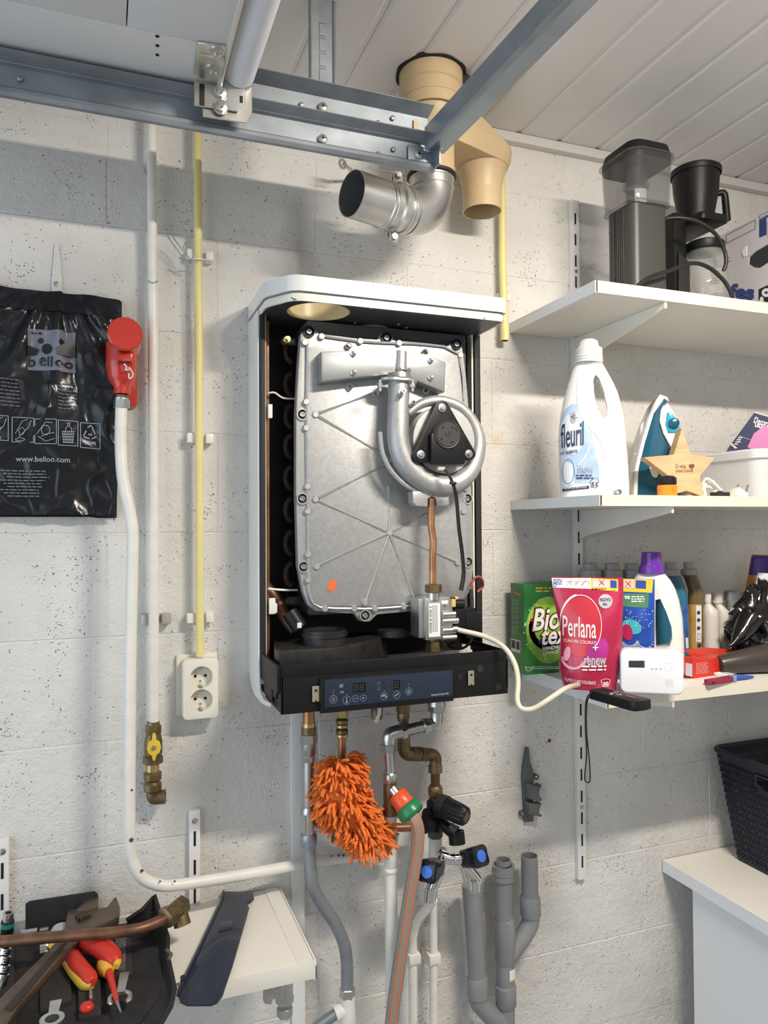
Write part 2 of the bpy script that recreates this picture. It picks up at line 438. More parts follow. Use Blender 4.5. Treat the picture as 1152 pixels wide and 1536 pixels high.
# ================================================================ GARAGE DOOR AND ITS TRACK
RY = -0.285                                    # plane of the track's web
def zrail(px, py): return W(px, py, RY).z
XE = W(645, 220, RY).x                          # right end of the track
rail = thing('garage_door_track', 'double galvanised steel door track running across the top in front of the wall', 'door track', (0.2, RY, 0.63))
RL = -1.9
def channel(zb, xr):
    """one C-shaped track: web, inclined top flange and a rolled lower lip"""
    t = 0.002; h = 0.040
    pts = [(-.030, zb + h + .008), (0, zb + h), (0, zb + .004)]
    pts += [(-.004 + .0065 * math.cos(math.radians(a)) , zb - .001 + .0065 * math.sin(math.radians(a))) for a in (20, -30, -75, -120, -165, -210, -250)]
    o = [(p[0], p[1]) for p in pts]
    inn = []
    for i, p in enumerate(o):
        a = Vector(o[max(i - 1, 0)]); c = Vector(o[min(i + 1, len(o) - 1)]); d = (c - a).normalized(); n = Vector((-d.y, d.x)); inn.append((p[0] + n.x * t, p[1] + n.y * t))
    pg = o + inn[::-1]
    M = FR((RL, RY, 0), (0, 1, 0), (0, 0, 1))
    q = MB().prism(pg, 0, xr - RL, M); return q
zl = W(640, 252, RY).z; zu = zl + 0.050
put('lower_track', channel(zl, XE + .004), m_galv, rail, smooth=30)
put('upper_track', channel(zu, XE - .004), m_galv, rail, smooth=30)
q = MB()
q.prism([(0, -.006), (0, .042), (.010, .036), (.010, .002)], 0, .0022, FRONT((XE - .003, RY - .03, zl)))
put('end_plate', MB().box(XE - .045, XE + .004, RY - .006, RY - .003, zl + .006, zl + .034, .001).box(XE + .003, XE + .006, RY - .032, RY, zl - .004, zl + .046, .001), m_galvd, rail)
for (px, py) in ((484, 161), (484, 209), (627, 232)):
    c = W(px, py, RY - .003); q = MB(); screw(q, c, .0085); d_ = Vector((0, -1, 0))
    b_ = put('rivet', q, m_zinc, rail)
    q = MB().cbox(c + Vector((0, -.0053, 0)), (.007, .001, .0016)).cbox(c + Vector((0, -.0053, 0)), (.0016, .001, .007)); put('cross_slot', q, m_dark, b_)
for (px, py) in ((567, 184), (589, 177), (567, 231), (590, 224), (30, 61), (30, 118), (452, 157)):
    q = MB(); screw(q, W(px, py, RY - .0028), .0045); put('rivet', q, m_galvd, rail)
put('slot', MB().cbox(W(624, 189, RY - .0035), (.009, .001, .022)), m_beige, rail, 'slot showing the cream flue behind')
# rear cross angle leading away from the track's end towards the camera
A = W(652, 218, RY - .01); Bp = WZ(862, 0, A.z + .004); d = (Bp - A).normalized(); Bp = A + d * 1.25
M = FR(A, d, (0, 0, 1))
q = MB().prism([(0, 0), (0, .040), (.002, .040), (.002, .002), (.036, .002), (.036, 0)], 0, 1.0)
Lp = [(0, 0), (.034, 0), (.034, .0025), (.0025, .0025), (.0025, .036), (0, .036)]
Ms = Matrix(((d.x, 0, 0, 0), (0, 1, 0, 0), (0, 0, 1, 0), (0, 0, 0, 1)))
side = d.cross(Vector((0, 0, 1))).normalized()   # to the right of d
Mx = Matrix(((-side.x, 0, d.x, A.x), (-side.y, 0, d.y, A.y), (0, 1, d.z, A.z - .012), (0, 0, 0, 1)))
ang = MB().prism([(-.020, 0), (.018, 0), (.018, .0025), (-.0175, .0025), (-.0175, .040), (-.020, .040)], 0, 1.25, Mx)
cr = thing('cross_angle', 'long galvanised angle profile bolted to the door track end, crossing the cream flue', 'steel profile', A)
put('angle_profile', ang, m_galvd, cr, smooth=0)
put('rolled_edge', MB().tube([Mx @ Vector((-.019, 0, .01)), Mx @ Vector((-.019, 0, 1.25))], .0058, 10), m_galv, cr)
put('bolt', MB().hexa(A + Vector((.006, -.012, -.004)), A + Vector((.006, -.02, -.004)), .009), m_zinc, cr)
# perforated ceiling hanger
h = thing('ceiling_hanger', 'perforated steel hanger strip rising from the door track to the ceiling', 'hanger', (W(479, 120, -.27)))
hx0 = W(463, 100, -.27).x; hx1 = W(498, 100, -.27).x; hz0 = zu + .04
put('channel', MB().prism([(0, 0), (hx1 - hx0, 0), (hx1 - hx0, .014), (hx1 - hx0 - .003, .014), (hx1 - hx0 - .003, .003), (.003, .003), (.003, .014), (0, .014)], hz0, CEIL, Matrix.Translation((hx0, -.284, 0))), m_galv, h, smooth=0)
put('edge_bead', MB().tube([(hx0, -.284, hz0), (hx0, -.284, CEIL)], .0025, 8).tube([(hx1, -.284, hz0), (hx1, -.284, CEIL)], .0035, 8), m_galvd, h)
zz = hz0 + .012
while zz < CEIL - .03:
    xm = (hx0 + hx1) / 2
    put('punched_tab', MB().cbox((xm, -.2848, zz), (.011, .001, .021)).cbox((xm, -.2856, zz + .0115), (.011, .0012, .0014)), m_galv, h); zz += .0262
# door leaf, open overhead
dz = 0.700
door = thing('garage_door', 'white sectional garage door leaf standing open overhead, upper left', 'garage door', (-0.9, -1.0, dz))
door['kind'] = 'structure'; del door['category']; del door['label']
door.name = 'door_1'; ORG['door_1'] = ORG['garage_door']
m_door = mat('door_inner_skin', (0.72, 0.73, 0.74), 0.5, var=0.03, vscale=5)
xe = WZ(338, 85, dz).x; ye = WZ(170, 36, dz).y; yb = -.297
put('door_panel', MB().box(xe - .50 + .0, xe - .155, -2.6, ye, dz + .002, dz + .04, .002), m_door, door)
xs = WZ(190, 36, dz).x
for o in list(door.children): bpy.data.objects.remove(o)
put('door_panel', MB().box(xs + .001, xe, -2.6, ye - .001, dz, dz + .04, .0015), m_door, door)
put('door_panel', MB().box(xs - .5, xs - .001, -2.6, ye - .001, dz, dz + .04, .0015), m_door, door)
put('door_panel', MB().box(xs - 1.0, xs - .502, -2.6, ye - .001, dz, dz + .04, .0015), m_door, door)
put('door_panel', MB().box(XL, xs - 1.002, -2.6, ye - .001, dz, dz + .04, .0015), m_door, door)
put('end_stile', MB().box(XL, xe, ye, yb, dz + .0005, dz + .04, .001), mat('door_stile_skin', (0.76, 0.77, 0.78), 0.4), door)
for py in (55, 69, 83):
    put('screw_hole', MB().lathe([(.0028, 0), (.0028, .001)], FR(WZ(236, py, dz - .0005), (1, 0, 0), (0, 1, 0)), 12), m_dark, door)
m_seal = mat('white_bottom_seal', (0.74, 0.76, 0.84), 0.45, var=0.03)
sl = []
for yy in (yb - .03, -2.6):
    sl.append([Vector((xe + .004 + .052 * (1 - math.cos(math.radians(a))) / 2 * 1.0, yy, dz + .02 - .024 * math.sin(math.radians(a)))) for a in range(0, 361, 20)][:-1])
put('bottom_seal', MB().loft(sl), m_seal, door)
put('edge_strip', MB().box(xe - .002, xe + .004, -2.6, yb - .02, dz - .008, dz + .03, .001), mat('cream_metal_edge', (0.68, 0.65, 0.58), 0.4), door)
# roller bracket
bx0 = W(290, 130, -.315).x; bx1 = W(370, 130, -.315).x
c = W(330, 130, -.315)
br = thing('roller_bracket', 'bright zinc roller bracket bolted to the lower corner of the open garage door', 'bracket', c)
zt = W(295, 65, -.325).z; zm = W(295, 110, -.32).z; zb = W(300, 165, -.315).z
pl = [(bx0, zb), (bx0 + .001, zm), (bx1 - .012, zm), (bx1 - .004, zm - .008), (bx1 - .004, zb + .018), (bx1 - .016, zb + .003)]
MF = FR((0, -.323, 0), (1, 0, 0), (0, 0, 1))
put('lower_plate', MB().prism(pl, 0, .0028, MF, .0008, 1), m_zinc, br, smooth=20)
put('back_plate', MB().prism([(bx0 + .014, zb - .012), (bx0 + .012, zm - .005), (bx1 + .008, zm - .004), (bx1 + .008, zb + .010), (bx1, zb - .010)], 0, .0028, FR((0, -.3175, 0), (1, 0, 0), (0, 0, 1)), .0008, 1), m_zinc, br, smooth=20)
_pl = [WZ(a, b, dz - .002) for a, b in ((297, 62), (343, 69), (331, 122), (290, 112))]
put('upper_plate', MB().prism([(p.x, p.y) for p in _pl], dz - .0045, dz - .0005, None, .0008, 1), m_zinc, br)
put('fold', MB().tube([_pl[1] + Vector((0, 0, -.003)), _pl[2] + Vector((0, 0, -.006)), W(333, 119, -.324)], .003, 8), m_zinc, br)
put('pressed_rib', MB().tube([WZ(299, 82, dz - .005), WZ(336, 88, dz - .005)], .003, 8), m_zinc, br)
def nut(px, py, y, r, name='nut', par=None, m=None):
    c = W(px, py, y); q = MB().hexa(c, c + Vector((0, -.007, 0)), r).lathe([(r * 1.25, 0), (r * 1.25, .0015)], FR(c, (1, 0, 0), (0, 0, 1)), 16)
    n = put(name, q, m or m_zinc, par)
    put('bolt_end', MB().cyl(c + Vector((0, -.006, 0)), c + Vector((0, -.011, 0)), r * .5, 10), m_nickel, n)
    return n
nut(330, 140, -.326, .0095, 'nut', br); nut(331, 161, -.326, .0095, 'nut', br)
for _a, _b in ((325, 77), (318, 104)):
    c = WZ(_a, _b, dz - .0045); n_ = put('nut', MB().hexa(c, c + Vector((0, 0, -.006)), .0085).lathe([(.0105, -.0015), (.0105, 0)], Matrix.Translation(c), 16), m_zinc, br)
    put('bolt_end', MB().cyl(c, c + Vector((0, 0, -.009)), .0042, 10), m_nickel, n_)
for (px, py, w_, h_) in ((303, 142, .008, .034), (362, 123, .005, .011), (362, 149, .005, .011)):
    put('slot', MB().cbox(W(px, py, -.3262), (w_, .0008, h_), .0003), m_blackm, br)
put('roller', MB().cyl(W(345, 107, -.322), W(345, 107, -.300), .009), m_black, br)
put('hinge_pin', MB().cyl(W(352, 108, -.32), W(372, 108, -.32), .0055).ball(W(372, 101, -.32), .006), m_zinc, br)

# ================================================================ FLUE
fc = W(652, 200, -.15); fx, fy = WZ(641, 108, CEIL).x, -.15
fx = (fc.x + W(641, 105, fy).x) / 2
fl = thing('flue_adaptor', 'cream painted flue piece with two branches coming out of the white ceiling', 'flue', (fx, fy, .55))
mr = mpp((fx, fy, .85)); R1 = 0.0635
zj = W(655, 250, fy).z
zA = W(640, 150, fy).z
put('main_duct', MB().hollow([(fx, fy, CEIL + .005), (fx, fy, zA - .03)], R1, .003, 40), m_beige, fl)
put('swaged_ring', MB().lathe([(R1 + .0003, 0), (R1 + .0025, .002), (R1 + .0003, .004)], Matrix.Translation((fx, fy, CEIL - .034)), 40, False), m_beige, fl)
# cone from the main duct to the two branches (exhaust socket and air leg)
L2 = W(723, 300, -.085); lx, ly = L2.x, L2.y
R2 = 0.0415
def ring(cx, cy, z, r, n=40): return [Vector((cx + r * math.cos(2 * PI * k / n), cy + r * math.sin(2 * PI * k / n), z)) for k in range(n)]
def hull2(c1, r1, c2, r2, z, n=40):
    """outline round two circles"""
    a0 = math.atan2(c2[1] - c1[1], c2[0] - c1[0]); dd = math.hypot(c2[0] - c1[0], c2[1] - c1[1]); be = math.acos(max(-1, min(1, (r1 - r2) / dd)))
    o = []
    for k in range(n):
        th = -PI + 2 * PI * k / n
        if abs(th) <= be: o.append(Vector((c2[0] + r2 * math.cos(a0 + th), c2[1] + r2 * math.sin(a0 + th), z)))
        else: o.append(Vector((c1[0] + r1 * math.cos(a0 + th), c1[1] + r1 * math.sin(a0 + th), z)))
    return o
zs1 = W(745, 205, ly).z; zs2 = W(770, 235, ly).z; zs3 = W(765, 262, ly).z; zs4 = W(753, 280, ly).z; zs5 = W(723, 318, ly).z
a0 = math.atan2(ly - fy, lx - fx)
def mring(cx, cy, z, r, n=40): return [Vector((cx + r * math.cos(a0 - PI + 2 * PI * k / n), cy + r * math.sin(a0 - PI + 2 * PI * k / n), z)) for k in range(n)]
rings = [mring(fx, fy, CEIL - .06, R1 + .001), mring(fx, fy, zA - .005, R1 + .001)]
for t in (.25, .5, .75, 1.0):
    c2 = (fx + (lx - fx) * t, fy + (ly - fy) * t); z = zA - .005 + (zs2 - zA) * t
    rings.append(hull2((fx, fy), R1 * (1 - t) + .050 * t, c2, R1 * (1 - t) + .063 * t, z))
rings.append(hull2((fx, fy), .046, (lx, ly), .0645, zs2 - .012))
rings.append(hull2((fx, fy), .044, (lx, ly), .0625, (zs2 + zs3) / 2 - .008))
rings.append(hull2((fx, fy), .042, (lx, ly), .056, zs3))
put('branch_cone', MB().loft(rings), m_beige, fl, smooth=60)
put('air_socket', MB().loft([mring(lx, ly, zs3 + .002, .0555), mring(lx, ly, zs3 - .010, .050), mring(lx, ly, zs4 - .008, .043), mring(lx, ly, zs4 - .02, R2)], False).hollow([(lx, ly, zs4 - .018), (lx, ly, zs5)], R2, .0022, 40), m_beige, fl, smooth=60)
put('duct_inside', MB().lathe([(R2 - .003, 0), (R2 - .003, .001)], Matrix.Translation((lx, ly, zs4 - .012)), 30), mat('rusty_dark_inside', (0.10, 0.06, 0.035), 0.7), fl, 'dark inside of the open air branch')
zsk = W(655, 262, fy).z
put('exhaust_socket', MB().loft([mring(fx, fy, zs3 + .02, .046), mring(fx, fy, zsk, .046)], False).hollow([(fx, fy, zsk + .006), (fx, fy, zsk - .004)], .0475, .003, 40), m_beige, fl)
put('rubber_gasket', MB().lathe([(.0445, 0), (.0495, .002), (.0495, .007), (.0445, .009)], Matrix.Translation((fx, fy, zsk - .012)), 40), m_rubber, fl)
# foam ring around the duct at the ceiling
cg = [(R1 + .001 + (.0065 + .0012 * math.sin(k * 1.3)) * (1 if k % 1 == 0 else 0), k) for k in range(40)]
r1 = [Vector((fx + a * math.cos(2 * PI * k / 40), fy + a * math.sin(2 * PI * k / 40), CEIL - .002)) for a, k in cg]
r0_ = [Vector((p.x, p.y, CEIL + .006)) for p in r1]
put('ceiling_collar', MB().loft([r1, r0_]), m_blackm, fl, smooth=0)
put('loose_seal_end', MB().prism([(0, 0), (.012, -.004), (.016, .02), (.004, .034), (-.002, .02)], 0, .006, FRONT(W(693, 128, fy - .02))), m_rubber, fl)

# aluminium elbow hanging below
EL = thing('aluminium_elbow', 'dull aluminium flue elbow with its open end turned left, under the cream flue', 'flue elbow', (fx, fy, zsk - .1))
RE = .0425
zc = W(650, 330, fy).z
th = math.radians(17); dv = Vector((-math.cos(th), -math.sin(th), 0.0))
Rb = .062
zt_ = zc + Rb
pts = []
for k in range(13):
    a = PI / 2 * k / 12
    pts.append(Vector((fx, fy, zt_)) + Vector((0, 0, -1)) * (Rb * math.sin(a)) + dv * (Rb * (1 - math.cos(a))))
put('bend', MB().tube(pts, RE, 36, False), m_alus, EL, smooth=60)
put('upper_sleeve', MB().tube([(fx, fy, zt_ - .002), (fx, fy, zsk - .006)], RE + .001, 36, False), m_alus, EL)
q = MB()
for zz, rr in ((zt_ + .001, .0025), (zt_ + .030, .002), (zsk - .014, .003)):
    q.lathe([(RE, -.003), (RE + rr, -.0015), (RE + rr, .0015), (RE, .003)], Matrix.Translation((fx, fy, zz)), 36, False)
put('swaged_ring', q, m_alus, EL)
e0 = pts[-1]; 
eopen = None; best = 9
for k in range(60):
    L_ = .03 + k * .004; p = e0 + dv * L_
    v = (p - CAM); px_ = 576 + F_PX * v.dot(_r) / v.dot(_f)
    if abs(px_ - 528) < best: best = abs(px_ - 528); eopen = L_
put('outlet_sleeve', MB().hollow([e0, e0 + dv * eopen], RE, .0016, 40), m_alus, EL)
put('inner_stop', MB().tube([e0 + dv * .010, e0 + dv * .011], RE - .003, 30), m_galvd, EL, 'shaded inside of the elbow')
q = MB()
def ringat(q, s_, r0, r1_, wd):
    M = FR(e0 + dv * s_, dv.orthogonal(), dv.cross(dv.orthogonal()))
    q.lathe([(r0, -wd), (r1_, -wd * .5), (r1_, wd * .5), (r0, wd)], M, 40, False)
for s_, rr in ((.052, .0022), (.060, .0022), (.008, .002), (.014, .003)): ringat(q, s_, RE, RE + rr, .003)
put('swaged_ring', q, m_alus, EL)
q = MB(); ringat(q, .032, RE, RE + .0042, .008); put('clamp_band', q, m_zinc, EL)
up_ = Vector((0, 0, 1))
for sg, nm in ((1, 'clamp_lug'), (-1, 'clamp_lug')):
    sd = dv.cross(up_).normalized()
    base = e0 + dv * .032 + up_ * sg * (RE + .004) * (.93) - Vector((0, .012, 0)) * sg
    M = FR(base, dv, up_ * sg)
    l_ = put(nm, MB().prism([(-.011, -.006), (.011, -.006), (.011, .012), (.006, .020), (-.006, .020), (-.011, .012)], -.004, -.0018, M).prism([(-.011, -.006), (.011, -.006), (.011, .012), (.006, .020), (-.006, .020), (-.011, .012)], .002, .0042, M), m_zinc, EL)
    cc = base + up_ * sg * .011
    put('clamp_screw', MB().hexa(cc - Vector((0, .012, 0)), cc + Vector((0, .008, 0)), .0065), m_nickel, l_)
# eye bolt left of the elbow
eb0 = W(515, 246, -.035); eb1 = W(546, 273, -.0)
ebm = MB().tube([W(515, 246, -.075), W(530, 258, -.04), W(552, 276, 0)], .0035, 8)
eb = thing('hook_bolt', 'small threaded hook bolt in the wall above the open elbow end', 'bolt', W(546, 273, 0))
put('shank', ebm, m_zinc, eb)
ce = W(514, 246, -.078)
put('eye', MB().tube([ce + Vector((.0075 * math.cos(a), .003 * math.cos(a), .0085 * math.sin(a))) for a in [i * PI / 6 for i in range(13)]], .0028, 8), m_zinc, eb)

# ================================================================ SHELVES
def board(name, label, x0, x1, depth, zt, th=.022, grp=None):
    t = thing(name, label, 'shelf', ((x0 + x1) / 2, -depth / 2, zt - th))
    put('board', MB().box(x0 + .0015, x1, -depth + .0015, -.001, zt - th, zt, .0006, seg=1), m_shelf, t)
    put('front_edge_band', MB().box(x0 + .006, x1, -depth, -depth + .0015, zt - th, zt), mat('cream_edge_band', (0.74, 0.69, 0.58), 0.45), t)
    put('end_edge_band', MB().box(x0, x0 + .0015, -depth, -.001, zt - th, zt), m_shelfend, t)
    put('chipped_corner', MB().box(x0 + .0012, x0 + .006, -depth - .0002, -depth + .0012, zt - th + .002, zt - .001), mat('bare_chipboard', (0.16, 0.10, 0.06), 0.9, var=0.4, vscale=300), t, 'bare brown chipboard at the chipped corner')
    return t
SX1 = 2.14
ZT = W(893, 420, -.32).z; ZM = W(900, 742, -.327).z; ZLO = W(910, 1042, -.307).z
board('wall_shelf', 'uppermost white wall shelf, carrying the coffee machine and grinder', .875, SX1, .320, ZT, .023)
board('wall_shelf', 'middle white wall shelf, carrying the iron and wooden star', .873, SX1, .328, ZM, .021)
board('wall_shelf', 'lowest white wall shelf on the right, carrying detergent packs', .898, SX1, .308, ZLO, .026)
def upright(px0, py0, px1, py1, label, slots=True):
    a = W(px0, py0, 0); c = W(px1, py1, 0); L_ = (a - c).length; up = (a - c).normalized()
    M = FR(c, Vector((1, 0, 0)), up)
    t = thing('slotted_upright', label, 'shelf rail', c)
    wd = .0115
    put('channel', MB().prism([(-wd, -.0005), (wd, -.0005), (wd, .0125), (-wd, .0125)], 0, L_, M @ FR((0, 0, 0), (1, 0, 0), (0, 0, 1)), .0018), m_white, t) if False else put('channel', MB().box(-wd, wd, 0, L_, 0, .0125, .0018, M), m_white, t)
    z = .028; i = 0
    while z < L_ - .02:
        put('slot', MB().box(-.0022, .0022, z, z + .027, .0122, .0131, M=M), m_dark, t)
        if i % 5 == 2:
            s_ = MB().lathe([(.0048, .0125), (.0044, .0142), (.002, .0148)], M @ Matrix.Translation((0, z + .039, 0)), 12); put('screw', s_, m_nickel, t)
        z += .0505; i += 1
    return t
upright(846, 301, 869, 1316, 'long white slotted shelf upright carrying the three right-hand shelves')
def bracket(x, zt, depth, label, hgt=.06):
    M = FR((x, -.012, zt), (0, -1, 0), (0, 0, 1))
    pts = [(0, -.0), (depth, -.0), (depth + .001, -.010), (depth - .01, -.014), (.03, -hgt), (0, -hgt - .012)]
    t = thing('shelf_bracket', label, 'bracket', (x, -.012, zt - hgt))
    put('blade', MB().prism(pts, -.0022, .0022, M, .0006, 1), m_shelf, t)
    put('front_nib', MB().box(x - .0026, x + .0026, -.012 - depth - .004, -.012 - depth + .001, zt - .013, zt + .004, .0008), m_shelf, t)
    return t
bracket(1.046, ZT - .0233, .300, 'white tapering bracket under the uppermost shelf')
bracket(1.052, ZM - .0213, .305, 'white tapering bracket under the middle shelf')
bracket(1.060, ZLO - .0263, .290, 'white tapering bracket under the lowest right-hand shelf')
# shelf at the lower left
ZB = W(472, 1440, -.274).z; XB = .332
sb = thing('metal_shelf', 'white steel shelf at the lower left, carrying the tool bag', 'shelf', (0.0, -.14, ZB - .03))
put('deck', MB().box(-.75, XB, -.276, -.004, ZB - .030, ZB, .0015), m_shelf, sb)
put('end_cap', MB().box(XB - .003, XB + .002, -.277, -.003, ZB - .031, ZB + .0012, .0008), m_shelf, sb)
put('raised_border', MB().box(XB - .03, XB - .001, -.276, -.004, ZB, ZB + .0012, .0004, seg=1), m_shelf, sb)
put('chipped_corner', MB().box(XB + .0005, XB + .0024, -.2778, -.262, ZB - .029, ZB - .008, .0003), mat('worn_dark_metal', (0.08, 0.07, 0.06), 0.6), sb, 'dark chipped corner')
def upright2(pxt, pyt, zb_, label):
    a = W(pxt, pyt, 0); wd = .0105
    t = thing('slotted_upright', label, 'shelf rail', (a.x, 0, zb_))
    put('channel', MB().box(a.x - wd, a.x + wd, -.013, 0, zb_, a.z, .0018), m_white, t)
    z = a.z - .020; put('screw', MB().lathe([(.006, 0), (.0055, .002), (.002, .003)], FRONT((a.x, -.013, z)), 12), m_nickel, t)
    z -= .020
    while z - .03 > zb_:
        put('slot', MB().box(a.x - .0022, a.x + .0022, -.0136, -.012, z - .028, z), m_dark, t); z -= .0545
    return t
upright2(291, 1212, ZB - .06, 'short white slotted upright under the socket, behind the bent white pipe')
upright2(5, 1256, ZB - .06, 'short white slotted upright at the left edge, behind the tool bag')
# cable trunking
ta = W(447, 1078, 0)
solo('cable_trunking', MB().box(W(436, 1300, 0).x, W(455, 1300, 0).x, -.011, 0, FLOOR, W(447, 1050, 0).z, .0012), m_white, 'narrow white vertical cable trunking on the wall below the boiler', 'trunking')
# white cabinet at the lower right
cx0 = 1.29; czt = W(995, 1288, 0).z
cab = thing('cabinet', 'large white cabinet with a thick overhanging top, lower right corner', 'cabinet', (1.65, -.32, FLOOR))
m_cab = mat('cabinet_white', (0.76, 0.77, 0.79), 0.45)
put('top', MB().box(cx0, 1.98, -.64, -.003, czt - .030, czt, .002), m_shelf, cab)
put('top_edge_band', MB().box(cx0 - .001, cx0 + .001, -.64, -.003, czt - .0295, czt - .001), m_cab, cab)
yb_ = WX(1039, 1342, cx0 + .012).y
put('side_panel', MB().box(cx0 + .012, cx0 + .03, -.62, yb_, FLOOR, czt - .030), m_cab, cab)
put('body', MB().box(cx0 + .03, 1.97, -.615, yb_, FLOOR, czt - .030), m_cab, cab)

# ================================================================ BOILER
BX0, BX1 = .272, .745
YS = -.100                      # front edge of the side panels
YC = -.220                      # front of the top cap
zct = W(600, 429, YC).z; zrm = W(763, 469, YC).z; zcb = W(757, 479, YC).z
zc_in = W(720, 480, -.19).z
zbase = W(423, 1074, -.24).z
m_cas = mat('boiler_white_casing', (0.80, 0.81, 0.80), 0.32, var=0.02)
m_casw = mat('boiler_yellowed_white', (0.82, 0.79, 0.70), 0.36, var=0.04, vscale=25)
m_in = mat('boiler_black_inside', (0.010, 0.010, 0.011), 0.6)
boiler = thing('wall_boiler', 'open white wall-hung boiler with exposed silver burner plate and black lower console', 'boiler', ((BX0 + BX1) / 2, -.11, zbase))
ztop = zcb - .012
zs0 = W(376, 1000, 0).z
# casing
lo = W(378, 1030, 0).z
put('left_side_panel', MB().prism([(0, zct - .035), (0, -.285), (.022, -.307), (.060, -.321), (.130, -.323), (.200, -.314), (.205, -.306), (.150, -.312), (.112, -.305), (.104, -.285), (.100, -.262), (.100, zct - .035)], -.0035, .0, FR((BX0, 0, 0), (0, -1, 0), (0, 0, 1)), .0006, 1), m_cas, boiler, 'white left side of the casing, lower corner cut round')
put('right_side_panel', MB().box(BX1 - .003, BX1, YS, -.002, zs0 + .02, zcb), m_black, boiler, 'dark right side of the casing')
put('back_panel', MB().box(BX0 + .004, BX1 - .004, -.012, -.004, zbase + .05, zcb), m_in, boiler)
put('inner_liner', MB().box(BX0 + .0045, BX0 + .0085, YS + .006, -.012, zs0, zcb), m_in, boiler)
put('edge_gasket', MB().box(BX0 + .004, BX0 + .0135, YS - .006, YS + .012, zs0, zcb - .001, .002), m_rubber, boiler, 'black rubber strip down the left edge')
put('edge_gasket', MB().box(BX1 - .014, BX1 - .001, YS - .002, YS + .012, zs0 + .05, zcb - .001, .002), m_rubber, boiler, 'black rubber strip down the right edge')
m_str = mat('foam_edge_beige', (0.55, 0.44, 0.32), 0.6)
put('foam_edge', MB().box(BX0 + .0138, BX0 + .0165, YS - .001, YS + .03, zs0, zcb - .001), m_str, boiler, 'thin beige foam edge')
put('foam_edge', MB().box(BX1 - .021, BX1 - .0175, YS - .001, YS + .02, zs0 + .05, zcb - .001), mat('white_foam_edge', (0.75, 0.71, 0.62), 0.5), boiler, 'thin white foam edge')
put('copper_riser', MB().box(BX0 + .020, BX0 + .024, YS + .01, -.02, zs0 + .02, zcb - .01), m_copperd, boiler)
# cap: a hollow tray with a rounded, chamfered front
def cap_outline(ins, r=.034):
    x0 = BX0 + ins; x1 = BX1 - ins; yf = YC + ins
    # plan polygon, chamfered front-left corner
    o = [(x0, -.001), (x0, -.150 + ins)]
    o += [(x0 + .002 + .004 * t, -.158 + ins - .012 * t) for t in (0, .5)]
    o += [(x0 + .030, YC + .016 + ins * .6), (x0 + .038, YC + .007 + ins * .8), (x0 + .050, yf + .001), (x0 + .064, yf)]
    o += [(x1 - .014, yf), (x1 - .006, yf + .003), (x1 - .001, yf + .010), (x1, yf + .02), (x1, -.001)]
    return o
def wall_ring(q, ins, th, z0_, z1_):
    a = cap_outline(ins); b_ = cap_outline(ins + th); n = len(a)
    vs = [(p[0], p[1], z) for z in (z0_, z1_) for p in a] + [(p[0], p[1], z) for z in (z0_, z1_) for p in b_]
    fs = []
    for i in range(n - 1):
        fs += [(i, i + 1, n + i + 1, n + i), (2 * n + i + 1, 2 * n + i, 3 * n + i, 3 * n + i + 1), (n + i, n + i + 1, 3 * n + i + 1, 3 * n + i), (i + 1, i, 2 * n + i, 2 * n + i + 1)]
    q.add(vs, fs); return q
H = zct - zcb
put('cap_rim', wall_ring(MB(), 0, .004, zrm, zct), m_cas, boiler, 'rounded white rim of the top cap')
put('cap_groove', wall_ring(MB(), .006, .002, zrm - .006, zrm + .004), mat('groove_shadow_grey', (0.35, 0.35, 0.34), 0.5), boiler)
put('cap_inner_rim', wall_ring(MB(), .004, .003, zcb - .003, zrm - .0035), m_casw, boiler, 'yellowed inner rim below the white cap')
# underside and top plates with the round flue opening
_h0 = WZ(481, 443, zcb); _h1 = WZ(481, 483, zcb); _h2 = (WZ(534, 463, zcb) - WZ(428, 463, zcb)).length / 2
hc = WZ(481, 466, zcb); HR = min(_h2, .062); HR = .0595; hc.x = BX0 + .105; hc.y = YC + HR + .009
def holed(x0, x1, y0, y1, cx, cy, r, za, zb_, n=64):
    inner = []; outer = []
    for k in range(n):
        a = 2 * PI * k / n; c_, s_ = math.cos(a), math.sin(a)
        inner.append((cx + r * c_, cy + r * s_))
        t = min(((x1 - cx) / c_) if c_ > 1e-9 else ((x0 - cx) / c_ if c_ < -1e-9 else 9), ((y1 - cy) / s_) if s_ > 1e-9 else ((y0 - cy) / s_ if s_ < -1e-9 else 9))
        outer.append((cx + t * c_, cy + t * s_))
    vs = [(p[0], p[1], z) for z in (za, zb_) for p in inner] + [(p[0], p[1], z) for z in (za, zb_) for p in outer]
    fs = []
    for i in range(n):
        j = (i + 1) % n
        fs += [(i, j, n + j, n + i), (i, j, 2 * n + j, 2 * n + i), (n + i, n + j, 3 * n + j, 3 * n + i), (2 * n + i, 2 * n + j, 3 * n + j, 3 * n + i)]
    return vs, fs
q = MB(); ins = .0075; yb1 = -.003
q.add(*holed(BX0 + .043, hc.x + .085, YC + ins, yb1, hc.x, hc.y, HR, zcb - .002, zcb))
ol = cap_outline(ins)
q.add([(p[0], p[1], z) for z in (zcb - .002, zcb) for p in [(BX0 + ins, -.003)] + ol[1:6] + [(BX0 + .043, YC + ins), (BX0 + .043, -.003)]], [list(range(8))[::-1], list(range(8, 16))])
q.box(hc.x + .085, BX1 - .008, YC + ins, -.003, zcb - .002, zcb)
m_und = mat('dark_grey_underside', (0.055, 0.057, 0.062), 0.4, var=0.05)
put('cap_underside', q, m_und, boiler, smooth=0)
q = MB(); q.add(*holed(BX0 + .043, hc.x + .085, YC + .004, -.002, hc.x, hc.y, HR - .004, zct - .003, zct))
ol = cap_outline(.0005)
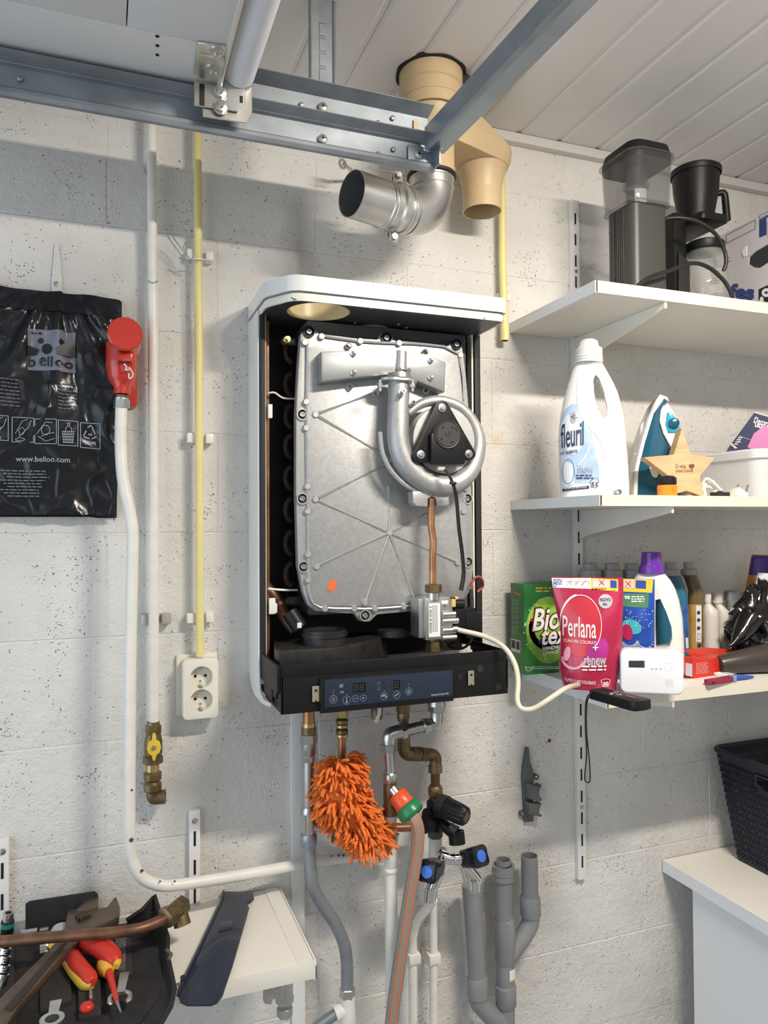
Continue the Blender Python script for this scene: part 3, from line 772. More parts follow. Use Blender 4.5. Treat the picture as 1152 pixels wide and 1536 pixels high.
q.add([(p[0], p[1], z) for z in (zct - .003, zct) for p in [(BX0 + .001, -.003)] + ol[1:6] + [(BX0 + .043, YC + .003), (BX0 + .043, -.003)]], [list(range(8))[::-1], list(range(8, 16))])
q.box(hc.x + .085, BX1 - .004, YC + .004, -.002, zct - .003, zct)
put('cap_top', q, m_cas, boiler, smooth=0)
put('flue_opening_ring', MB().hollow([(hc.x, hc.y, zcb - .0015), (hc.x, hc.y, zct - .002)], HR + .001, .003, 48), mat('yellowed_plastic_ring', (0.68, 0.55, 0.30), 0.35), boiler, 'yellowed plastic ring round the open flue hole')
q = MB()
for (px, py) in ((439, 446), (556, 462), (533, 485), (598, 487), (610, 492), (727, 477)):
    c = WZ(px, py, zcb - .002); q.lathe([(.0032, -.0014), (.0032, 0)], Matrix.Translation(c), 10)
put('rivet', q, m_nickel, boiler)
# air inlet seen behind, and the flap
q = MB(); c = WZ(562, 500, zcb - .01)
put('air_inlet_ring', MB().hollow([W(558, 497, -.07), W(558, 497, -.07) + Vector((0, 0, .012))], .036, .008, 28), mat('grey_inlet', (0.25, 0.25, 0.22), 0.5), boiler)
put('heat_exchanger', MB().box(W(450, 520, -.06).x, BX1 - .040, -.115, -.020, W(600, 915, -.09).z, W(600, 498, -.09).z, .006), mat('dark_cast_block', (0.10, 0.10, 0.105), 0.5, 0.4), boiler)
for py in (527, 577, 625, 670, 717, 765, 815, 862):
    c = W(436, py, -.07)
    q = MB().tube([c + Vector((.002 + .006 * abs(math.sin(a)) - .018 * math.sin(a) * 1.0, 0, .0205 * math.cos(a))) for a in [PI * i / 10 for i in range(11)]], .0068, 10)
    put('copper_bend', q, mat('sooty_copper', (0.045, 0.025, 0.018), 0.55, 0.5, var=0.3), boiler)
put('clip_wire', MB().tube([W(402, 590, -.10), W(412, 589, -.105), W(425, 597, -.10), W(446, 598, -.09)], .0018, 8, smooth=4), m_pipe, boiler, 'thin white sensor wire')
put('clip_wire', MB().tube([W(402, 883, -.10), W(425, 885, -.10), W(446, 885, -.09)], .002, 8, smooth=4), m_pipe, boiler, 'thin white sensor wire')
q = MB().cbox(W(405, 617, -.105), (.008, .008, .026), .001, ); put('wire_connector', q, m_pipe, boiler)
q = MB(); M = FRONT(W(408, 909, -.105), (-.25, 0, 1)); q.cbox((0, 0, 0), (.012, .030, .008), .0015, M).cbox((.005, -.004, 0), (.008, .018, .010), .001, M); put('wire_connector', q, m_pipe, boiler)
# ---- burner plate
YP = -.135
def WP(px, py, y=YP): p = W(px, py, y); return (p.x, p.z)
out = [(451, 502), (456, 494), (468, 491), (480, 500), (532, 507), (566, 509), (572, 500), (586, 499), (592, 510), (640, 514), (672, 519), (680, 511), (690, 514), (694, 522), (699, 560), (706, 640), (708, 740), (711, 850), (706, 885), (694, 905), (640, 915), (566, 922), (555, 933), (540, 932), (532, 921), (500, 919), (474, 917), (462, 908), (455, 890), (447, 850), (444, 745), (444, 620), (447, 560)]
MFp = FR((0, 0, 0), (1, 0, 0), (0, 0, 1))
def pprism(pts, y0, y1, bev=0.0, conv=True, yy=None, seg=2):
    """prism whose outline is given in pixels on the plane y1"""
    P = [WP(a, b, yy if yy is not None else y1) for a, b in pts] if conv else pts
    return MB().prism(P, -y0, -y1, MFp, bev, seg)
plate = put('burner_plate', pprism(out, -.115, YP, .003), m_alu, boiler, 'pale cast aluminium cover plate with ribs and bolts')
inn = [(461, 522), (480, 517), (530, 520), (640, 522), (687, 533), (691, 560), (699, 640), (700, 740), (701, 850), (696, 885), (684, 900), (640, 904), (560, 910), (482, 909), (466, 902), (460, 885), (459, 750), (457, 620), (458, 560)]
put('raised_field', pprism(inn, YP + .001, YP - .0035, .0025), m_alu, plate)
YQ = YP - .0035
def lineseg(a, c, y, r0, r1): return MB().tube([W(a[0], a[1], y), W(c[0], c[1], y)], [r0, r1], 8)
loop = [(461, 516), (460, 600), (460, 645), (461, 730), (462, 770), (463, 830), (463, 870), (466, 897), (480, 911), (530, 913), (560, 913), (604, 910), (640, 905)]
put('border_bead', MB().tube([W(a, b, YQ) for a, b in loop], .0026, 8, smooth=2).tube([W(a, b, YQ) for a, b in ((484, 504), (540, 512), (598, 515), (640, 517), (688, 531), (696, 600))], .0026, 8, smooth=2), m_alu, plate)
hub = (584, 799)
RIBS = [(hub, (583, 728)), (hub, (473, 749)), (hub, (475, 849)), (hub, (547, 905)), (hub, (624, 905)), (hub, (688, 844)), (hub, (652, 765)), ((473, 622), (566, 588)), ((473, 622), (592, 692)), ((478, 747), (592, 690))]
q = MB()
for a, c in RIBS:
    pa = W(*a, YQ); pc = W(*c, YQ)
    mid = pa.lerp(pc, .5); q.tube([pa, mid, pc], [.0034, .0018, .0034], 6)
put('stiffening_rib', q, m_alu, plate)
q = MB()
for (px, py) in ((457, 514), (540, 512), (598, 515), (690, 533), (482, 505), (459, 603), (459, 642), (461, 730), (461, 767), (462, 832), (462, 870), (473, 622), (473, 749), (475, 850), (487, 913), (531, 913), (562, 913), (605, 910), (547, 904), (698, 733), (695, 767), (686, 844), (584, 799), (566, 588)):
    c = W(px, py, YQ); put('boss', MB().lathe([(.0068, -.004), (.0062, .003), (.0052, .0042)], FRONT(c), 16), m_alu, plate)
q = MB()
for i, (px, py) in enumerate(((463, 498), (579, 507), (684, 517), (453, 622), (453, 748), (455, 850), (547, 923), (700, 748), (701, 843), (628, 918))):
    c = W(px, py, YP)
    dark = i < 3
    b_ = put('bolt_cup', MB().lathe([(.0112, -.010), (.0112, .0045), (.0092, .0045), (.0088, -.001), (.0001, -.001)], FRONT(c), 24, False), m_black if dark else m_alu, plate)
    put('cup_recess', MB().lathe([(.0090, 0), (.0090, .0006)], FRONT(c), 20), m_blackm, plate)
    s_ = MB().lathe([(.0052, -.001), (.0052, .004), (.0042, .005), (.0026, .005), (.0024, .0025), (.0001, .0025)], FRONT(c), 20, False)
    put('socket_bolt', s_, m_nickel if not dark else m_galvd, boiler)
for (px, py, r) in ((431, 509, .008), (436, 902, .008)):
    c = W(px, py, -.118)
    put('tie_bolt', MB().lathe([(r, -.02), (r, 0), (r * .7, .003)], FRONT(c), 18).cyl(c, c + Vector((0, -.010, 0)), r * .45), m_brassl if py < 600 else m_black, boiler)
    put('tie_lug', MB().box(c.x, c.x + .022, -.112, -.100, c.z - .009, c.z + .007, .002), m_black, boiler)
put('orange_sticker', pprism([(497, 869), (506, 873), (500, 888), (490, 883)], YQ - .0004, YQ - .0009), mat('orange_sticker', (0.85, 0.16, 0.03), 0.6), boiler, 'small orange paper sticker')
# ---- gas manifold
YM = YQ - .032
man = [(481, 527), (592, 523), (640, 531), (669, 543), (668, 589), (600, 561), (540, 566), (482, 573)]
mf = put('gas_manifold', pprism(man, YQ + .001, YM, .004), mat('grey_cast_manifold', (0.36, 0.37, 0.38), 0.38, 0.75, var=0.06), boiler, 'flat grey manifold plate across the top')
put('manifold_spine', MB().tube([W(601, 528, YM + .006), W(600, 556, YM + .004)], .0125, 20), m_alu, mf)
q = MB()
for (px, py) in ((530, 531), (530, 559), (646, 541), (646, 567)):
    put('hex_screw', MB().hexa(W(px, py, YM), W(px, py, YM - .0045), .0058), m_steel, mf)
q = MB()
for (px, py) in ((599, 555), (613, 556)): put('flange_screw', MB().hexa(W(px, py, YM - .004), W(px, py, YM - .014), .0052), m_steel, mf)
q = MB()
for (px, py) in ((523, 519), (525, 580), (638, 528), (639, 586), (564, 590)):
    put('threaded_boss', MB().hollow([W(px, py, YQ), W(px, py, YQ - .008)], .0062, .0018, 20), m_steel, mf)
# ---- fan
YV = YQ - .055
fan = thing  # (kept as a part of the boiler below)
vol = put('fan_housing', MB().lathe([(.0001, -.034), (.064, -.034), (.066, -.020), (.065, .002), (.0001, .002)], FRONT(W(666, 660, YV)), 56, False), m_alu, boiler, 'round cast aluminium fan housing', smooth=50)
sp = [(598, 570, .0205, .004), (598, 600, .0205, .002), (597, 635, .0208, 0), (598, 665, .0212, 0), (607, 692, .0218, 0), (626, 714, .0222, 0), (652, 727, .0218, 0), (680, 726, .0205, 0), (702, 710, .0185, 0), (714, 686, .0165, 0), (717, 658, .0145, 0), (708, 632, .012, 0), (690, 612, .0115, 0), (666, 602, .0105, 0), (645, 602, .0098, 0), (628, 608, .009, .003), (612, 620, .008, .006)]
put('volute', MB().tube([W(a, b, YV + .008 + dy) for a, b, r, dy in sp], [r for a, b, r, dy in sp], 24, smooth=4), m_alu, vol, smooth=60)
q = MB(); q.tube([W(a, b, YV + .010) for a, b in ((570, 648), (574, 680), (588, 708), (612, 730), (645, 742), (680, 741), (706, 724))], .0045, 8, smooth=4); put('split_flange', q, m_alu, vol)
c = W(598, 571, YV + .004)
put('neck_flange', MB().prism(sup(.037, .021, 32, 2.2), -.003, .0035, Matrix.Translation(c), .001, 1).lathe([(.024, .003), (.022, .009), (.0215, .013)], Matrix.Translation(c), 28), m_alus, vol)
q = MB()
for px in (570, 619): q.hexa(W(px, 581, YV - .012), W(px, 574, YV - .012), .0055).cyl(W(px, 587, YV - .012), W(px, 570, YV - .012), .0028)
put('flange_bolt', q, m_steel, vol)
q = MB(); q.hollow([W(601, 591, YV - .014), W(606, 586, YV - .030)], .0042, .0016, 14).hollow([W(615, 610, YV - .002), W(621, 603, YV - .016)], .0042, .0016, 14).cyl(W(601, 592, YV - .010), W(603, 589, YV - .020), .0058)
put('test_nipple', q, m_alus, vol)
q = MB()
MV = FRONT(W(577, 667, YV - .006))
txt(q, 'EBMPAPST', 0, 0, .032, .0055, lambda x, y: MV @ Vector((-y, -x + .014, .0088)), 0.01)
# motor
YMo = YV - .006
mc = (661, 659)
tri = []
for (cx_, cy_, a0_, a1_) in ((663, 611, -160, -20), (705, 681, -40, 100), (630, 683, 80, 220)):
    for k in range(7):
        a = math.radians(a0_ + (a1_ - a0_) * k / 6); r_ = 11 if cx_ != 705 else 9
        tri.append((cx_ + r_ * math.cos(a) * 1.0, cy_ + r_ * math.sin(a)))
tri = [(x_, y_) for x_, y_ in tri]
motor = put('fan_motor', pprism(tri, YMo + .004, YMo - .014, .004), m_black, boiler, 'black triangular fan motor with round cap')
put('motor_box', pprism([(647, 650), (698, 650), (698, 694), (694, 697), (651, 696), (647, 692)], YMo - .010, YMo - .026, .002), m_black, motor)
cc = W(671, 652, YMo - .026)
m_cap = mat('satin_black_cap', (0.035, 0.035, 0.037), 0.45)
put('motor_cap', MB().lathe([(.0285, -.014), (.0285, .000), (.0262, .0028), (.0255, .002), (.0235, .002), (.0225, .0036), (.0001, .0036)], FRONT(cc), 40, False), m_cap, motor, smooth=50)
q = MB()
for a in (55, 130, 215, 300): 
    M = FRONT(cc) @ Matrix.Rotation(math.radians(a), 4, 'Z'); q.cbox((.0165, 0, .0037), (.003, .0055, .0008), 0, M)
q.cbox((.0195, 0, .0037), (.002, .008, .0008), 0, FRONT(cc) @ Matrix.Rotation(math.radians(30), 4, 'Z'))
put('cap_slot', q, m_dark, motor)
put('motor_emblem', txt(MB(), 'U', -.005, -.004, .010, .009, plane_fn(FRONT(cc) @ Matrix.Rotation(math.radians(20), 4, 'Z'), .0038)), m_dark, motor)
for (px, py) in ((663, 612), (631, 682), (703, 681)):
    c = W(px, py, YMo - .0145); q = MB().lathe([(.0085, 0), (.008, .0015), (.004, .002)], FRONT(c), 20).hexa(c, c + Vector((0, -.007, 0)), .0042)
    put('mount_screw', q, m_steel, motor)
put('plug_socket', MB().cbox(W(661, 703, YMo - .014), (.015, .010, .007), .001), mat('cream_connector', (0.5, 0.47, 0.36), 0.5), motor)
cab_ = [(667, 704, -.03), (674, 715, -.035), (680, 730, -.03), (684, 752, -.02), (687, 790, -.010), (692, 830, .00), (694, 860, .005), (690, 885, .012)]
put('motor_cable', MB().tube([W(a, b, YMo + d_) for a, b, d_ in cab_], .0022, 8, smooth=4).tube([W(a + 2 + i * .2, b + 1, YMo + d_) for i, (a, b, d_) in enumerate(cab_)], .0018, 8, smooth=4), m_rubber, boiler, 'thin black cable from the fan motor down')
put('cable_tie', MB().tube([W(675, 724, YMo - .035), W(684, 725, YMo - .035)], .0032, 8), m_rubber, boiler)
# bracket and gas pipe
put('venturi_bracket', pprism([(619, 737), (673, 737), (674, 757), (668, 759), (656, 758), (654, 748), (648, 744), (642, 748), (641, 760), (625, 759), (620, 754)], YV + .03, YV + .004, .0015), m_alu, boiler, smooth=20)
put('gas_pipe', MB().tube([W(647, 748, YV + .012), W(647, 790, YV + .010), W(650, 812, YV + .008), W(649, 835, YV + .006), W(649, 876, YV + .004)], .0068, 16, smooth=5), m_copper, boiler, 'short bent copper pipe above the gas valve')
gn = W(650, 882, YV + .004)
put('pipe_nut', MB().hexa(gn + Vector((0, 0, -.009)), gn + Vector((0, 0, .0075)), .0165), m_brass, boiler)
# gas valve
YG = YV - .004
gx0 = W(638, 920, YG).x; gx1 = W(679, 920, YG).x; gz0 = W(650, 960, YG).z; gz1 = W(650, 897, YG).z
gv = put('gas_valve', MB().box(gx0, gx1, YG, YG + .045, gz0, gz1, .0015), m_alus, boiler, 'square metal gas valve with a barcode label', smooth=20)
put('valve_side', MB().box(gx0 - .010, gx0 + .001, YG + .008, YG + .05, gz0 + .004, gz1 - .002, .001), m_alus, gv)
put('pipe_stub', MB().cyl((gn.x, gn.y, gz1 - .004), (gn.x, gn.y, gn.z - .006), .012), m_nickel, gv)
lx0 = W(643, 920, YG).x; lx1 = W(660, 920, YG).x
put('paper_label', MB().box(lx0, lx1, YG - .0006, YG, gz0 + .006, gz1 - .010), m_paper, gv)
q = MB(); fn = lambda x, y: Vector((lx0 + x, YG - .0009, gz0 + .006 + y))
Hh = gz1 - gz0 - .016
for k in range(26):
    y_ = Hh * (.12 + .84 * k / 26)
    if random.random() < .75: poly(q, [(.001, y_), (.006, y_), (.006, y_ + random.uniform(.0006, .0018)), (.001, y_ + .001)], fn)
for col_ in range(3):
    for k in range(14):
        y_ = Hh * (.15 + .8 * k / 14); poly(q, [(.008 + col_ * .004, y_), (.0095 + col_ * .004, y_), (.0095 + col_ * .004, y_ + .0028), (.008 + col_ * .004, y_ + .0028)], fn)
put('barcode', q, m_print_k, gv)
put('white_sticker', MB().box(W(662, 910, YG).x, W(672, 910, YG).x, YG - .0007, YG, W(660, 906, YG).z, W(660, 901, YG).z), m_paper, gv)
put('screw_hole', MB().lathe([(.0015, 0), (.0015, .0008)], FRONT(W(667, 909, YG - .0004)), 10), m_dark, gv)
for py, l_ in ((922, .012), (932, .018), (946, .018), (957, .014)):
    a = W(663, py, YG - .002); put('valve_port', MB().cyl(a, a + Vector((.015 + l_, 0, 0)), .0062, 16), m_alus, gv)
put('yellow_tap', MB().box(gx1 - .004, gx1 + .004, YG - .006, YG + .004, W(675, 910, YG).z, W(675, 895, YG).z, .001).box(gx1 - .004, gx1 + .010, YG - .006, YG + .004, W(675, 899, YG).z, W(675, 895, YG).z, .001), mat('yellow_plastic', (0.65, 0.47, 0.18), 0.45), gv, 'yellow plastic lever')
put('solenoid', MB().cyl(W(678, 906, YG + .01), W(694, 906, YG + .01), .010).box(W(680, 920, YG + .01).x, W(712, 920, YG + .01).x, YG + .004, YG + .03, W(700, 946, YG + .01).z, W(700, 912, YG + .01).z, .002).box(W(700, 920, YG).x, W(720, 920, YG + .01).x, YG + .002, YG + .03, W(700, 958, YG).z, W(700, 920, YG).z, .002), m_black, boiler, 'black ignition block beside the gas valve')
gl = W(651, 966, YG + .02)
put('lower_fitting', MB().cyl((gl.x, YG + .02, gz0), (gl.x, YG + .02, gz0 - .008), .012).hexa((gl.x, YG + .02, gz0 - .026), (gl.x, YG + .02, gz0 - .006), .016), m_brass, boiler)
put('ignition_lead', MB().tube([W(707, 915, -.16), W(707, 890, -.155), W(709, 872, -.15), W(716, 865, -.15), W(723, 869, -.15), W(724, 880, -.14), W(716, 888, -.14)], .0026, 10, smooth=5), mat('red_brown_lead', (0.30, 0.07, 0.04), 0.45), boiler, 'red-brown ignition lead with a loop')
put('lead_boot', MB().tube([W(707, 918, -.16), W(707, 884, -.155)], [.006, .0042], 12), m_rubber, boiler)
put('sump_hose', MB().tube([W(a, b, -.15) for a, b in ((683, 964), (672, 966), (680, 972), (695, 972), (706, 962), (708, 950))], .0028, 8, smooth=5), m_rubber, boiler)
hose = MB().tube([W(683, 944, YG - .002), W(697, 947, YG - .012), W(728, 955, -.225), W(755, 970, -.262), W(771, 993, -.285), W(777, 1020, -.30), W(776, 1050, -.315), W(783, 1063, -.325), W(800, 1063, -.335), W(822, 1050, -.345), W(850, 1032, -.335), WZ(872, 1027, ZLO + .005), WZ(889, 1028, ZLO + .005)], .0048, 14, smooth=6)
m_hose = mat('milky_silicone', (0.74, 0.68, 0.54), 0.35, trans=0.15, coat=0.2)
solo('drain_tube', hose, m_hose, 'milky flexible tube looping from the boiler gas valve to the lowest shelf', 'tube')
put('hose_clip', MB().cyl(W(678, 944, YG - .002), W(686, 944, YG - .003), .0068), m_nickel, boiler)
# ---- black sump at the bottom left
YSu = -.165
c = W(490, 958, YSu)
zs_ = c.z
top = [(418, 963), (428, 958), (460, 956), (540, 945), (600, 935), (640, 940), (640, 955), (600, 962), (520, 975), (500, 977), (416, 972)]
sx0 = W(416, 970, -.185).x; 
sump = [(sx0, -.20), (sx0 - .002, -.17), (sx0 + .02, -.06), (sx0 + .22, -.04), (sx0 + .25, -.08), (sx0 + .21, -.13), (sx0 + .12, -.195), (sx0 + .09, -.203)]
zt1 = W(500, 971, -.20).z
m_sump = mat('dusty_black_sump', (0.020, 0.019, 0.018), 0.42, var=0.4, vscale=60)
put('condensate_sump', MB().prism(sump, zt1 - .06, zt1, None, .004), m_sump, boiler, 'black plastic condensate sump')
cc = W(488, 960, -.155)
put('sump_collar', MB().hollow([(cc.x, -.150, zt1 - .002), (cc.x, -.150, zt1 + .026)], .040, .004, 36).hollow([(cc.x, -.150, zt1 + .015), (cc.x, -.150, zt1 + .021)], .043, .006, 36), m_sump, boiler)
cb = W(590, 935, -.10)
put('sump_boss', MB().lathe([(.034, 0), (.034, .012), (.028, .016)], Matrix.Translation((cb.x, -.10, zt1 - .001)), 30), m_sump, boiler)
put('elbow_hose', MB().tube([W(398, 880, -.05), W(415, 900, -.06), W(428, 925, -.08), W(445, 945, -.10)], .013, 14, smooth=4), m_copperd, boiler)
put('hose_cuff', MB().tube([W(434, 918, -.11), W(450, 942, -.12)], .016, 16), m_black, boiler)
put('white_tag', MB().cbox(W(449, 938, -.14), (.008, .004, .010), .001), m_paper, boiler)
# ---- lower console
YF_ = -.240
fx0 = W(421, 1040, YF_).x; fx1 = W(762, 1010, YF_).x
zft = W(421, 1014, YF_).z; zfb = W(421, 1073, YF_).z; zrim = W(421, 999, YF_).z
q = MB().box(fx0, fx1, YF_, YF_ + .004, zfb, zft, .003)
q.box(fx0, fx0 + .004, YF_, -.11, zfb + .003, zft).box(fx1 - .004, fx1, YF_, -.10, zfb + .012, zft)
put('console_front', q, m_black, boiler)
q = MB().box(fx0 + .001, fx1 - .003, YF_ - .001, YF_ + .003, zft - .004, zrim, .001)
q.box(fx0 - .006, fx0, YF_ + .002, -.095, zft - .03, zrim, .001).box(fx1 - .006, fx1 - .003, YF_, -.095, zft - .004, zrim, .001)
put('tray_rim', q, m_black, boiler)
put('tray_floor', MB().box(fx0, fx1 - .003, YF_ + .004, -.013, zrim - .050, zrim - .046), m_in, boiler)
put('console_floor', MB().box(fx0 + .004, fx1 - .004, YF_ + .004, -.012, zfb + .004, zfb + .008), m_black, boiler)
q = MB().box(BX0 + .006, fx0 + .002, -.19, -.12, zfb + .012, zft - .02, .003).box(BX0 + .008, fx0, -.215, -.13, zfb + .022, zfb + .040, .003).cyl((BX0 + .018, -.19, zfb + .028), (BX0 + .018, -.20, zfb + .028), .008)
put('side_latch', q, m_black, boiler)
py0 = W(487, 1040, -.252).x; px1_ = W(679, 1030, -.252).x
zp1 = W(487, 1021, -.252).z; zp0 = W(487, 1062, -.252).z
m_panel = mat('blue_grey_panel', (0.020, 0.031, 0.054), 0.42, spec=0.3)
put('panel_frame', MB().box(py0 - .007, px1_ + .003, -.2505, YF_ + .002, zp0 - .010, zp1 + .003, .002), m_black, boiler)
pan = put('control_panel', MB().box(py0, px1_, -.252, -.249, zp0, zp1, .0008), m_panel, boiler, 'dark blue-grey control panel with printed icons')
PW, PH = px1_ - py0, zp1 - zp0
fn = lambda x, y: Vector((py0 + x, -.2523, zp0 + y))
def PX(px, py):  # place on the panel
    p = W(px, py, -.252); return p.x - py0, p.z - zp0
q = MB()
def circ(px, py, r, wd=.0004):
    x_, y_ = PX(px, py); line(q, [(x_ + r * math.cos(2 * PI * k / 20), y_ + r * math.sin(2 * PI * k / 20)) for k in range(20)], wd, fn, True); return x_, y_
circ(500, 1049, .0065, .0006)
x_, y_ = PX(500, 1049); line(q, [(x_ + .003 * math.cos(2 * PI * k / 16), y_ + .003 * math.sin(2 * PI * k / 16)) for k in range(16)], .0007, fn, True); poly(q, [(x_ - .0003, y_ - .002), (x_ + .0003, y_ - .002), (x_ + .0003, y_ + .002), (x_ - .0003, y_ + .002)], fn)
x_, y_ = circ(520, 1050, .0072); poly(q, [(x_ - .0005, y_ - .003), (x_ + .0005, y_ - .003), (x_ + .0005, y_ + .005), (x_ - .0005, y_ + .005)], fn); poly(q, arc(x_, y_ - .0035, .0016, 0, 330, 10), fn)
x_, y_ = circ(533, 1048, .0055); poly(q, [(x_ - .002, y_ - .0004), (x_ + .002, y_ - .0004), (x_ + .002, y_ + .0004), (x_ - .002, y_ + .0004)], fn)
x_, y_ = circ(545, 1047, .0055); poly(q, [(x_ - .002, y_ - .0004), (x_ + .002, y_ - .0004), (x_ + .002, y_ + .0004), (x_ - .002, y_ + .0004)], fn); poly(q, [(x_ - .0004, y_ - .002), (x_ + .0004, y_ - .002), (x_ + .0004, y_ + .002), (x_ - .0004, y_ + .002)], fn)
x_, y_ = circ(576, 1044, .0065); line(q, [(x_ - .004, y_ + .0005), (x_ + .003, y_ + .0005), (x_ + .004, y_ - .0025)], .0018, fn); line(q, [(x_, y_), (x_, y_ + .003)], .0008, fn); line(q, [(x_ - .002, y_ + .003), (x_ + .002, y_ + .003)], .0008, fn)
x_, y_ = circ(595, 1042, .0065); line(q, [(x_ - .003, y_ - .002), (x_ + .003, y_ + .002)], .0012, fn); 
x_, y_ = circ(613, 1037, .0065); line(q, [(x_ - .003, y_ + .0015), (x_ - .002, y_ - .003), (x_ + .002, y_ - .003), (x_ + .003, y_ + .0015)], .0007, fn); line(q, [(x_, y_ - .002), (x_, y_ + .003)], .0006, fn); line(q, [(x_ - .0015, y_ + .0018), (x_, y_ + .0035), (x_ + .0015, y_ + .0018)], .0006, fn)
for (px, py) in ((568, 1025), (568, 1033)): circ(px, py, .0026, .0004)
x_, y_ = PX(512, 1030); 
for k in range(3): line(q, [(x_ - .003, y_ - .001 + k * .002), (x_ + .003, y_ + k * .002)], .0007, fn)
x_, y_ = PX(513, 1038); line(q, [(x_ - .003, y_), (x_ + .002, y_), (x_ + .003, y_ - .002)], .001, fn); line(q, [(x_, y_), (x_, y_ + .002)], .0006, fn)
for (a, c) in (((500, 1034), (500, 1042)), ((613, 1023), (613, 1030)), ((576, 1035), (576, 1038)), ((520, 1038), (520, 1043))): line(q, [PX(*a), PX(*c)], .0003, fn)
put('panel_icons', q, mat('panel_print', (0.42, 0.45, 0.5), 0.5), pan)
q = MB()
x_, y_ = PX(647, 1042); txt(q, 'Intergas Kompakt HRE', x_, y_ - .003, .0345, .0042, fn, .01)
put('lettering', q, mat('panel_print', (0.42, 0.45, 0.5), 0.5), pan)
q = MB()
for (px, py) in ((500, 1031), (520, 1030), (520, 1038), (576, 1024), (576, 1032), (613, 1022)):
    x_, y_ = PX(px, py); poly(q, [(x_ + .0019 * math.cos(a * PI / 6), y_ + .0019 * math.sin(a * PI / 6)) for a in range(12)], fn)
put('indicator_hole', q, m_dark, pan)
for (px, py, w_) in ((539, 1031, .024), (595, 1027, .0125)):
    x_, y_ = PX(px, py); q = MB(); poly(q, [(x_ - w_ / 2, y_ - .0085), (x_ + w_ / 2, y_ - .0085), (x_ + w_ / 2, y_ + .0085), (x_ - w_ / 2, y_ + .0085)], fn)
    dsp = put('display', q, mat('display_glass', (0.006, 0.007, 0.010), 0.15), pan)
    q = MB(); fn2 = lambda x, y: fn(x, y) + Vector((0, -.0002, 0))
    for dx_ in ((-.0055, .0045) if w_ > .02 else (0,)):
        for a, c in (((-.0025, .005), (.0025, .005)), ((-.0028, 0), (.0022, 0)), ((-.003, -.005), (.002, -.005)), ((-.0028, .0046), (-.003, .0004)), ((.0026, .0046), (.0023, .0004)), ((-.0031, -.0004), (-.0034, -.0046)), ((.0022, -.0004), (.0019, -.0046))):
            line(q, [(x_ + dx_ + a[0], y_ + a[1]), (x_ + dx_ + c[0], y_ + c[1])], .0009, fn2)
    put('digit_segments', q, mat('unlit_segments', (0.07, 0.06, 0.07), 0.5), pan)
m_clip = mat('brassy_clip', (0.62, 0.58, 0.42), 0.32, 0.8)
for (px, py) in ((474, 1041), (707, 1017)):
    p = W(px, py, -.245)
    q = MB().prism([(-.006, -.0135), (-.002, -.0135), (0, -.010), (.002, -.0135), (.006, -.0135), (.006, .0135), (-.006, .0135)], -.0012, .0, FRONT(p, (-.05, 0, 1)), .0003, 1)
    cl_ = put('spring_clip', q, m_clip, boiler, smooth=20); put('clip_hole', MB().lathe([(.0024, 0), (.0024, .0006)], FRONT(p + Vector((0, -.0002, .006))), 12), m_dark, cl_)
q = MB()
for (px, py) in ((720, 1003), (747, 1030)): q.lathe([(.007, 0), (.007, .0012)], FRONT(W(px, py, YF_)), 22)
put('blind_cap', q, m_blackm, boiler)
put('round_hole', MB().lathe([(.0055, 0), (.0055, .0008)], FRONT(W(690, 1015, YF_)), 20), m_dark, boiler)

# ================================================================ WALL PIPES, SOCKETS, VALVES
def clip(px, py, w_=.050, m=None, name='saddle_clip', par=None, label=None, cat='clip', grp=None, wp=None):
    c = W(px, py, 0)
    q = MB().box(c.x - w_ / 2, c.x - .010, -.024, 0, c.z - .0095, c.z + .0095, .0025).box(c.x + .010, c.x + w_ / 2, -.024, 0, c.z - .0095, c.z + .0095, .0025)
    q.box(c.x - .012, c.x + .012, -.010, 0, c.z - .008, c.z + .008, .001)
    return put(name, q, m or m_pipe, par)
yp = thing('yellow_conduit', 'long yellow conduit running down the wall into the double socket', 'conduit', W(300, 985, 0))
put('tube', MB().tube([W(296, 150, -.030), W(297, 300, -.030), W(298.5, 600, -.030), W(300, 984, -.030)], .0079, 18, smooth=3), m_yellow, yp)
for py in (388, 659, 925): clip(298.5, py, par=yp)
yc = thing('yellow_conduit', 'short yellow conduit hanging from the flue branch behind the uppermost shelf end', 'conduit', W(757, 510, 0))
put('tube', MB().tube([W(752, 215, -.024), W(754, 400, -.024), W(757, 500, -.024)], .0085, 18), m_yellow, yc)
put('end_collar', MB().tube([W(757, 490, -.024), W(757, 511, -.024)], .0098, 18), m_yellow, yc)
put('end_hole', MB().lathe([(.0065, 0), (.0065, .001)], FR(W(757, 511.6, -.024), (1, 0, 0), (0, 1, 0)), 16), m_dark, yc)
put('saddle_clip', MB().box(W(752, 450, 0).x - .014, W(752, 450, 0).x + .016, -.012, 0, W(752, 452, 0).z, W(752, 442, 0).z, .001), m_pipe, yc)
wt = thing('wire_tie', 'twisted steel wire tied round the yellow conduit near the top', 'wire', W(292, 390, -.040))
put('wire', MB().tube([W(268, 387, -.040), W(285, 392, -.044), W(292, 388, -.045), W(309, 390, -.040)], .0011, 6, smooth=4).tube([W(251, 354, -.045), W(268, 378, -.04), W(284, 395, -.044), W(292, 392, -.044)], .0011, 6, smooth=4).tube([W(259, 355, -.045), W(270, 370, -.04), W(283, 386, -.044)], .0011, 6, smooth=4).tube([W(269, 387, -.040), W(279, 391, -.040), W(291, 388, -.040)], .0010, 6, smooth=4), m_galvd, wt)
